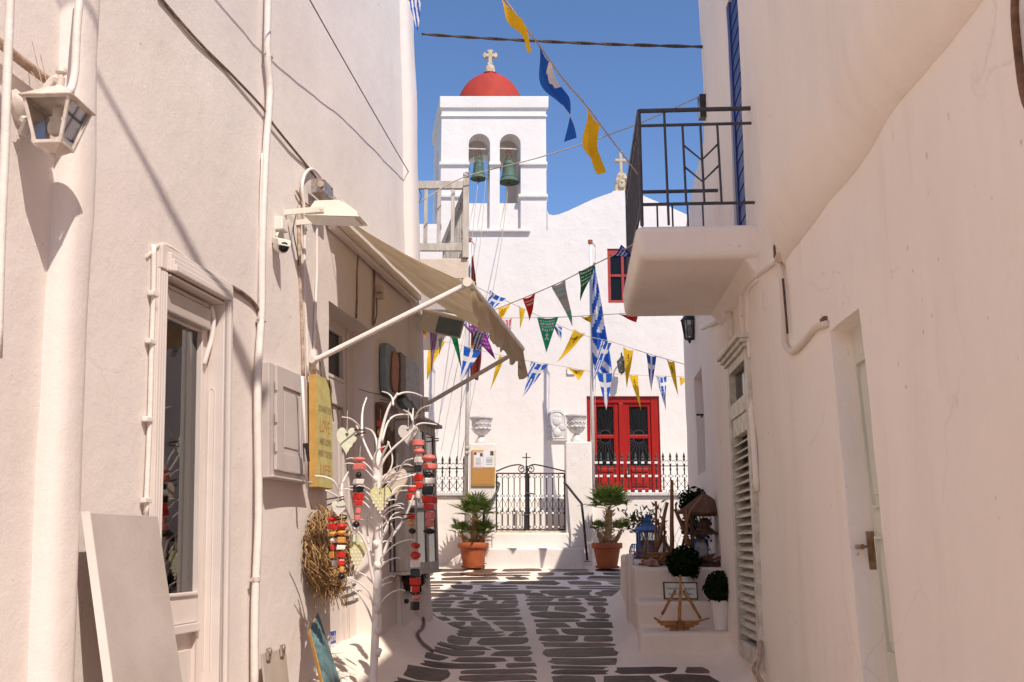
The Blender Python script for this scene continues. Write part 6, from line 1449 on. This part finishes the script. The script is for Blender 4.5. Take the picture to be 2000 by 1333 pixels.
bunting('single striped pennant hanging beside the shop wall at the top', [(770, -30, 6.2), (793, -12, 6.2), (822, -4, 6.3), (860, -30, 6.4)], [(792, -12, 824, -5, 815, 60, 6.25, 'stripes', .4)])
bunting('string of pennants from the balcony rail down to the awning corner', [(1246, 470, 7.3), (1216, 490, 7.5), (1165, 515, 7.8), (1104, 547, 8.2), (1046, 573, 8.6), (997, 593, 9.0), (955, 610, 9.3), (930, 622, 9.5)],
        [(1213, 478, 1197, 500, 1241, 506, 7.5, 'navy', .9), (1130, 530, 1163, 513, 1134, 592, 7.9, 'emerald', .9), (1076, 558, 1104, 546, 1118, 636, 8.2, 'grey', .8), (1021, 583, 1046, 571, 1034, 628, 8.6, 'red', .7), (973, 600, 998, 592, 975, 640, 9.0, 'darkyellow', .6), (950, 612, 968, 605, 948, 650, 9.2, 'yellow', .5), (925, 640, 950, 652, 924, 690, 9.3, 'stripes', .4)])
bunting('string of pennants sloping from the left flagpole to the white house', [(905, 545, 11.4), (945, 568, 11.7), (1015, 600, 12.0), (1075, 628, 12.2), (1140, 655, 12.4), (1195, 668, 12.6), (1262, 690, 12.8), (1350, 716, 13.0)],
        [(908, 552, 931, 548, 913, 574, 11.4, 'plainyellow', .8), (957, 567, 988, 583, 947, 622, 11.8, 'greek', .5), (1013, 596, 1026, 603, 1016, 642, 12.0, 'plainyellow', .6), (1070, 622, 1098, 640, 1096, 664, 12.2, 'cross', .9), (1122, 643, 1144, 651, 1086, 711, 12.4, 'yellow', .5), (1174, 662, 1195, 670, 1157, 748, 12.6, 'greek', .3), (1217, 678, 1237, 684, 1224, 760, 12.7, 'yellow', .3), (1262, 690, 1282, 696, 1272, 766, 12.8, 'cross', .3), (1302, 702, 1317, 706, 1325, 777, 12.9, 'yellow', .3), (1338, 711, 1350, 714, 1349, 740, 13.0, 'stripes', .4)])
bunting('faint level string of pennants crossing below the red window', [(880, 626, 10.6), (970, 622, 10.7), (1090, 620, 10.8), (1180, 615, 10.9), (1250, 611, 11.0)],
        [(982, 622, 1000, 622, 994, 664, 10.7, 'pink', .5), (1049, 620, 1091, 619, 1067, 689, 10.8, 'green', .15), (1132, 617, 1154, 616, 1156, 634, 10.9, 'yellow', .7), (1206, 613, 1246, 611, 1243, 630, 11.0, 'red', .8)])
bunting('lowest string of pennants passing in front of the red door', [(800, 640, 13.4), (832, 661, 13.5), (880, 670, 13.6), (940, 685, 13.7), (990, 697, 13.8), (1035, 706, 13.9), (1105, 717, 14.0), (1165, 728, 14.1), (1225, 732, 14.2), (1290, 735, 14.3), (1350, 737, 14.4)],
        [(838, 661, 870, 667, 834, 742, 13.5, 'yellow', .5), (906, 676, 941, 683, 898, 752, 13.7, 'cross', .3), (976, 694, 989, 697, 956, 764, 13.8, 'yellow', .4), (1038, 706, 1071, 712, 1020, 776, 13.9, 'greek', .4), (1106, 717, 1144, 723, 1130, 742, 14.0, 'yellow', .8), (1165, 727, 1196, 729, 1184, 802, 14.1, 'cross', .3), (1228, 731, 1246, 732, 1252, 802, 14.2, 'yellow', .3), (1282, 735, 1302, 735, 1301, 805, 14.3, 'greek', .5), (1327, 736, 1348, 737, 1329, 755, 14.4, 'plainyellow', .8)])
bunting('string of pennants close to the shop corner behind the floodlight', [(822, 612, 10.4), (826, 640, 10.5), (860, 634, 10.7), (905, 628, 10.9), (945, 640, 11.1), (985, 655, 11.3)],
        [(823, 626, 838, 622, 829, 648, 10.4, 'plainyellow', .7), (823, 640, 836, 637, 830, 662, 10.5, 'orange', .5), (905, 622, 922, 612, 914, 640, 10.9, 'cross', .8), (856, 660, 864, 656, 858, 700, 10.7, 'grey', .4), (838, 640, 856, 636, 843, 734, 10.6, 'mauve', .3), (872, 634, 889, 631, 902, 724, 10.8, 'plaingreen', .25), (897, 627, 944, 640, 968, 704, 11.0, 'purple', .35), (946, 640, 966, 646, 930, 690, 11.1, 'stripes', .5)])

# ------------------------------------------------------------------ cables overhead
def cable(label, pts, r, mt='cable_dark', n=6, sm=6): return tag_cable(label, spline(pts, sm), r, mt, n)
def tag_cable(label, pts, r, mt, n=6):
    m = MB(); m.tube(pts, r, n); return tag(m.build('overhead_cable', mt, smooth='all'), label, 'cable')
pts = sag(V(P(824, 67, 9.75)), V(P(1376, 92, 8.85)), .02, 60); m = MB()
for ph in (0, math.pi): m.tube([p+V((0, .008*math.cos(i*.5+ph), .008*math.sin(i*.5+ph))) for i, p in enumerate(pts)], .0095, 6)
tag(m.build('overhead_cable', 'cable_dark', smooth='all'), 'thick black twisted cable crossing the sky between the two houses', 'cable')
cable('thin pale cable from the wooden balcony rising to the right house corner', [P(818, 396, 9.95), P(905, 347, 10.2), P(1050, 309, 10.0), P(1180, 267, 9.6), P(1262, 236, 9.3), P(1368, 188, 8.85)], .006, 'rope')
a = L(3.0, 5.35, .42); b = LP(820, 373, .01)
cable('thin taut wire along the left wall with its shadow below', sag(a, b, .05, 12), .0045)
cable('thin wire continuing the taut wire down to the corner pilaster', [LP(820, 373, .02), LP(823, 384, .03), LP(815, 402, .02), LP(797, 424, .012)], .004, sm=4)
# pole over the alley, out of the picture: it throws the long slanting shadow on the left wall
m = MB(); S = [LP(195, 150), LP(300, 352), LP(385, 512), LP(445, 640), LP(498, 750)]; q = [s+SUN*t for s, t in zip(S, (5.1, 5.3, 5.5, 5.7, 5.9))]
m.tube([q[0]+(q[0]-q[1])*1.5]+q, [.012, .014, .02, .030, .042, .05], 8); m.lathe(q[-1], [(.05, -.01), (.07, .03), (.02, .12)], 8, ax=(q[-1]-q[-2]).normalized())
tag(m.build('roof_pole', 'pole_white', smooth='all'), 'bare pole above the alley whose slanting shadow falls across the left wall', 'pole')

# ------------------------------------------------------------------ twig tree with hearts and strings of wooden blocks
YW = 6.25
tree = thing('twig_tree', 'white painted display tree with curling twigs in front of the shop entrance', 'display stand', V((P(732, 1330, YW).x, YW, g(YW)+.05)))
m = MB(); base = V((P(730, 1333, YW).x-.01, YW, hgt(-.85, YW)-.02))
m.tube(spline([base, P(733, 1240, YW), P(737, 1150, YW), P(739, 1060, YW), P(738, 1000, YW), P(737, 940, YW), P(738, 897, YW), P(739, 880, YW)], 4), [.024]*6+[.026]*8+[.029]*6+[.031]*5+[.028, .024, .018, .01], 10)
m.build('trunk', 'twig_white', tree, smooth='all')
m = MB()
for k in range(10): q = P(737+((k % 3)-1)*2, 900+k*42, YW); m.tube([q, q+V((.028*math.cos(k*2.1), -.045*abs(math.sin(k*2.1)), .03))], [.03, .012], 6)
m.build('knot', 'twig_white', tree, smooth='all', kind='stuff')
TW = [([(738, 905), (742, 860), (757, 802), (777, 768)], 11), ([(768, 792), (766, 778), (758, 769), (746, 765)], 6), ([(775, 772), (790, 767), (808, 768), (826, 775)], 6),
      ([(737, 900), (735, 862), (727, 843), (713, 836)], 7), ([(736, 915), (722, 888), (712, 866), (706, 850), (696, 832)], 8), ([(707, 856), (707, 820), (709, 798), (716, 777)], 8), ([(704, 840), (697, 828), (684, 818), (668, 815)], 6),
      ([(739, 920), (752, 895), (772, 872), (798, 850), (810, 832)], 9), ([(746, 862), (756, 828), (768, 814), (785, 810), (808, 811)], 7), ([(809, 836), (806, 818), (807, 798)], 6), ([(806, 822), (800, 808), (788, 801)], 6), ([(811, 818), (818, 803), (828, 796), (841, 792)], 6), ([(812, 832), (820, 828), (833, 827), (853, 830)], 6),
      ([(738, 940), (744, 905), (748, 888), (760, 864)], 9), ([(740, 960), (756, 930), (766, 905), (764, 880), (757, 862)], 6), ([(741, 945), (775, 938), (800, 930), (812, 926)], 6), ([(742, 968), (770, 940), (788, 905), (806, 896)], 7), ([(740, 930), (733, 900), (738, 880), (752, 872)], 6),
      ([(735, 1160), (724, 1110), (718, 1075), (705, 1045), (688, 1033)], 9), ([(720, 1062), (716, 1020), (724, 1000)], 6), ([(735, 1090), (700, 1050), (680, 1005), (672, 985), (665, 970)], 7), ([(674, 1000), (662, 962), (652, 941), (634, 932), (615, 930)], 8), ([(672, 985), (667, 965), (669, 944), (681, 920)], 8), ([(668, 976), (655, 968), (636, 958)], 7),
      ([(740, 1110), (758, 1060), (786, 1020), (800, 990), (808, 968)], 10), ([(760, 1056), (768, 1038), (764, 1024)], 6), ([(741, 1030), (748, 985), (775, 962), (795, 958)], 6), ([(742, 1000), (758, 978), (776, 952), (812, 950)], 6), ([(733, 1210), (722, 1160), (700, 1138), (678, 1128)], 6), ([(731, 1225), (718, 1190), (703, 1164), (688, 1151)], 7), ([(738, 1180), (740, 1155), (750, 1142), (765, 1137)], 7), ([(739, 1150), (740, 1090), (747, 1060), (765, 1058)], 6), ([(738, 1075), (748, 1050), (757, 1030), (752, 1012), (744, 1008)], 6), ([(737, 1130), (728, 1070), (733, 1020), (720, 1010)], 6), ([(739, 1200), (741, 1130), (748, 1100), (752, 1098)], 6), ([(738, 1020), (715, 985), (690, 975)], 5), ([(739, 985), (720, 960), (703, 940)], 5), ([(741, 1060), (764, 1010), (782, 1000)], 5)]
tr = random.Random(5)
for pts, r_ in TW:
    e = tr.uniform(-.22, .22); n = len(pts); m = MB(); q = spline([P(x, y, YW+e*i/(n-1)) for i, (x, y) in enumerate(pts)], 5); k = len(q); m.tube(q, [r_*.00115*(1-.45*i/k) for i in range(k)], 6); m.build('twig', 'twig_white', tree, smooth='all')
for k in range(22):
    y0_ = tr.uniform(930, 1200); x0_ = 738; sgn = tr.choice((-1, 1)); L_ = tr.uniform(25, 60); e = tr.uniform(-.3, .15); pts = [P(x0_, y0_, YW), P(x0_+sgn*L_*.5, y0_-L_*.55, YW+e*.5), P(x0_+sgn*L_, y0_-L_*.75, YW+e), P(x0_+sgn*L_*1.25, y0_-L_*.7, YW+e)]
    m = MB(); q = spline(pts, 4); m.tube(q, [.0054*(1-.5*i/len(q)) for i in range(len(q))], 5); m.build('twig', 'twig_white', tree, smooth='all')
m = MB()
def peg(x, y, Y, ang, l):
    c = P(x, y, Y); d = V((math.cos(ang), -.2, math.sin(ang))).normalized(); n_ = d.cross(V((0, 1, 0))).normalized()
    for s in (-1, 1): m.hexa([c-d*l+n_*(.005*s+.009*s)-V((0, .006, 0)), c+d*l+n_*(.003*s)-V((0, .006, 0)), c+d*l+n_*(.003*s)+V((0, .006, 0)), c-d*l+n_*(.014*s)+V((0, .006, 0)), c-d*l+n_*(.022*s)-V((0, .006, 0)), c+d*l+n_*(.010*s)-V((0, .006, 0)), c+d*l+n_*(.010*s)+V((0, .006, 0)), c-d*l+n_*(.022*s)+V((0, .006, 0))])
for a in ((703, 844, YW-.03, .1, .036), (655, 977, YW-.05, .25, .058), (802, 917, YW+.3, -.05, .05), (845, 859, 7.6, -.05, .05), (752, 785, 7.5, -.05, .045), (815, 806, 7.6, .05, .03), (795, 1009, YW, .2, .035), (668, 1010, YW, 0, .03)): peg(*a)
m.build('peg', 'twig_dark', tree, kind='stuff')
hp = lambda n=40: [(.5*(16*math.sin(t)**3)/16, (13*math.cos(t)-5*math.cos(2*t)-2*math.cos(3*t)-math.cos(4*t))/17) for t in [2*math.pi*i/n for i in range(n)]]
def heart(label, x, y, w_, h_, Y, mt, hole=True, yaw=0, dots=False, bite=False):
    c = P(x, y, Y); s = P(x+1, y, Y).x-P(x, y, Y).x; ex = V((math.cos(yaw), math.sin(yaw), 0)); ez = V((0, 0, 1)); en = ex.cross(ez)
    t = thing('heart', label, 'ornament', c, 'wooden hearts hanging on the twig tree'); m = MB(); n = 40; H_ = hp(n); W2, HH = w_*s, h_*s/1.68
    out = [(a*W2, b*HH+(.12*HH)) for a, b in H_]
    if bite: out = [(a*(1-(.16 if a > 0 and (i*7) % 5 < 2 and -.6*HH < b < .5*HH else 0)), b) for i, (a, b) in enumerate(out)]
    inn = [(a*W2*.16, b*HH*.17+HH*.38) for a, b in H_] if hole else None; th = .009
    if hole:
        i0 = len(m.v)
        for d in (th, -th):
            for ring in (out, inn): m.v += [c+ex*a+ez*b+en*d for a, b in ring]
        for i in range(n):
            j = (i+1) % n; o_, k_, o2, k2 = i0, i0+n, i0+2*n, i0+3*n
            m.f += [(o_+i, o_+j, k_+j, k_+i), (o2+i, o2+j, k2+j, k2+i), (o_+i, o_+j, o2+j, o2+i), (k_+i, k_+j, k2+j, k2+i)]; m.m += [0]*4
    else: m.prism(out, c, ex, ez, en, -th, th)
    m.build('board', mt, t)
    if dots:
        m = MB()
        for a in range(-3, 4):
            for b in range(-5, 4):
                X, Z = (a+.5*(b % 2))*W2*.22, b*HH*.21
                if abs(X) < W2*.42*(1-max(0, -Z/HH)*.85) and Z < HH*.5 and math.hypot(X, Z-HH*.38) > W2*.17: m.lathe(c+ex*X+ez*Z+en*(th+.0005), [(.0075, 0), (.0075, .001)], 8, ax=en); m.lathe(c+ex*X+ez*Z-en*(th+.0005), [(.0075, 0), (.0075, .001)], 8, ax=-en)
        m.build('dot', 'heart_white', t, kind='stuff')
    m = MB(); m.tube([c+ez*HH*.40, c+ez*(HH*.9+.06), c+ez*(HH*.9+.10)], .003, 4); m.build('cord', 'rope', t)
heart('pale green slatted heart with a ragged edge left of the trunk', 677, 862, 40, 54, YW-.03, 'heart_green', True, .25, bite=True)
heart('white ribbed heart hanging highest at the right of the twig tree', 797, 850, 41, 40, YW+.05, 'heart_white', True, -.35)
heart('olive heart with pale dots hanging in front of the trunk', 743, 976, 40, 50, YW-.09, 'heart_olive', True, .2, dots=True)
heart('long cream heart without pattern behind the right twigs', 775, 945, 44, 58, YW+.15, 'heart_cream', False, -.3)
heart('tiny spotted heart clipped at the left above the straw wreath', 661, 992, 27, 27, YW-.06, 'heart_green', False, .2, dots=True)
heart('small pale heart half hidden above the lower olive heart', 696, 1058, 26, 28, YW+.02, 'heart_green', False, .3)
heart('lower olive heart hanging left of the trunk beside the straw wreath', 698, 1086, 31, 56, YW-.02, 'heart_olive', False, .3, dots=True)
def block_string(label, x, y0p, y1p, Y, w_, seq, seed, lean=0):
    t = thing('block_string', label, 'ornament', P(x, y0p, Y), 'strings of coloured wooden blocks on the twig tree'); r = random.Random(seed); s = P(x+1, y0p, Y).x-P(x, y0p, Y).x; n = len(seq); zs = [y0p+(y1p-y0p)*(i+(r.uniform(-.12, .12) if 0 < i < n else 0))/n for i in range(n+1)]
    m = MB(); m.tube([P(x, y0p-22, Y), P(x+lean, y1p, Y)], .0025, 4); m.build('cord', 'rope', t)
    for i, (col, sh, f) in enumerate(seq):
        a, b = P(x+lean*i/n, zs[i], Y), P(x+lean*(i+1)/n+r.uniform(-1.5, 1.5), zs[i+1]-(zs[i+1]-zs[i])*r.uniform(.06, .30), Y); R_ = w_*s*f*.40; h = (a-b).length; m = MB(); dx_ = V((r.uniform(-.1, .1)*R_, r.uniform(-.1, .1)*R_, 0)); b = b+dx_
        if sh == 'cyl' and r.random() < .42: sh = 'ball'
        if sh == 'box':
            an = r.uniform(0, 1.5); fr_ = (b, V((math.cos(an), math.sin(an), 0)), V((-math.sin(an), math.cos(an), 0)), (a-b+dx_*.4).normalized()); m.fbox(fr_, (-R_*.85, R_*.85), (-R_*.85, R_*.85), (0, h)); m.build('block', col, t, bevel=R_*.16)
        elif sh == 'ball': m.lathe(b, [(R_*math.sin(math.pi*(k+.15)/10.3), h/2-h/2*math.cos(math.pi*k/10)) for k in range(11)], 12); m.build('block', col, t, smooth='all')
        elif sh == 'cone': m.lathe(b, [(R_*.92, 0), (R_, h*.08), (R_*.85, h*.5), (R_*.25, h*.95), (R_*.1, h)], 14); m.build('block', col, t, smooth=True)
        else: m.lathe(b, [(R_*.85, 0), (R_, h*.1), (R_, h*.9), (R_*.85, h)], 14); m.build('block', col, t, smooth=True)
re_, pk, bk_, wd, cr = 'bead_red', 'bead_pink', 'bead_black', 'bead_wood', 'bead_cream'
block_string('string of pink, black and red wooden blocks just left of the trunk', 704, 893, 1034, YW-.12, 30, [(pk, 'cyl', 1), (pk, 'box', 1), (bk_, 'cyl', .5), (cr, 'box', .8), (bk_, 'box', .8), (re_, 'box', .8), (re_, 'box', .75), (pk, 'cyl', .5), (pk, 'cyl', .55), (bk_, 'ball', .6)], 1, -8)
block_string('large string of pink and red wooden blocks before the showcase', 838, 888, 1048, 6.6, 34, [(pk, 'cyl', 1.05), (pk, 'box', 1), (bk_, 'cyl', .8), (cr, 'box', .9), (bk_, 'box', .95), (re_, 'box', 1), (re_, 'box', .9), (pk, 'cyl', .7), (pk, 'cyl', .6), (bk_, 'ball', .9)], 2)
block_string('string of wooden blocks topped by a bright pink cylinder under the white heart', 819, 860, 975, 6.9, 28, [(pk, 'cyl', 1.1), (pk, 'cyl', 1), (cr, 'box', .7), (bk_, 'box', .8), (re_, 'box', .8), (re_, 'cyl', .8), (cr, 'cyl', .4)], 3, -4)
block_string('short string of red, cream and orange wooden blocks right of the trunk', 803, 952, 1046, 6.35, 21, [(re_, 'cyl', 1), (re_, 'cyl', .95), (cr, 'box', .8), (bk_, 'box', .85), (re_, 'box', .8), (wd, 'cyl', .8), (bk_, 'ball', .9)], 4)
block_string('lowest string of red wooden blocks in front of the dark twig wreath', 811, 1060, 1194, 6.7, 27, [(re_, 'cyl', .9), (re_, 'cyl', 1), (cr, 'box', 1), (bk_, 'box', 1), (re_, 'box', 1), (re_, 'box', .85), (pk, 'cyl', .7), (bk_, 'box', .8)], 5)
block_string('string of red and orange wooden blocks at the straw wreath, left one', 648, 1008, 1108, YW-.02, 25, [(re_, 'cyl', 1), (re_, 'box', .9), (wd, 'ball', .8), (cr, 'ball', .9), (re_, 'box', .7), (wd, 'box', .8), (cr, 'cyl', .5)], 6, 6)
block_string('string of red, orange and white wooden blocks at the straw wreath, right one', 667, 1022, 1136, YW-.08, 25, [(re_, 'cyl', 1), (wd, 'ball', .8), (wd, 'box', .8), (cr, 'box', 1), (re_, 'box', .8), (re_, 'box', .7), (wd, 'cyl', .5), (bk_, 'ball', .7)], 7)
block_string('small string of orange and red blocks by the dark picture board', 743, 822, 918, 8.0, 17, [(re_, 'cyl', .8), (wd, 'ball', .9), (cr, 'box', 1.1), (re_, 'box', .9), (wd, 'box', .8), (wd, 'cyl', .6)], 8)
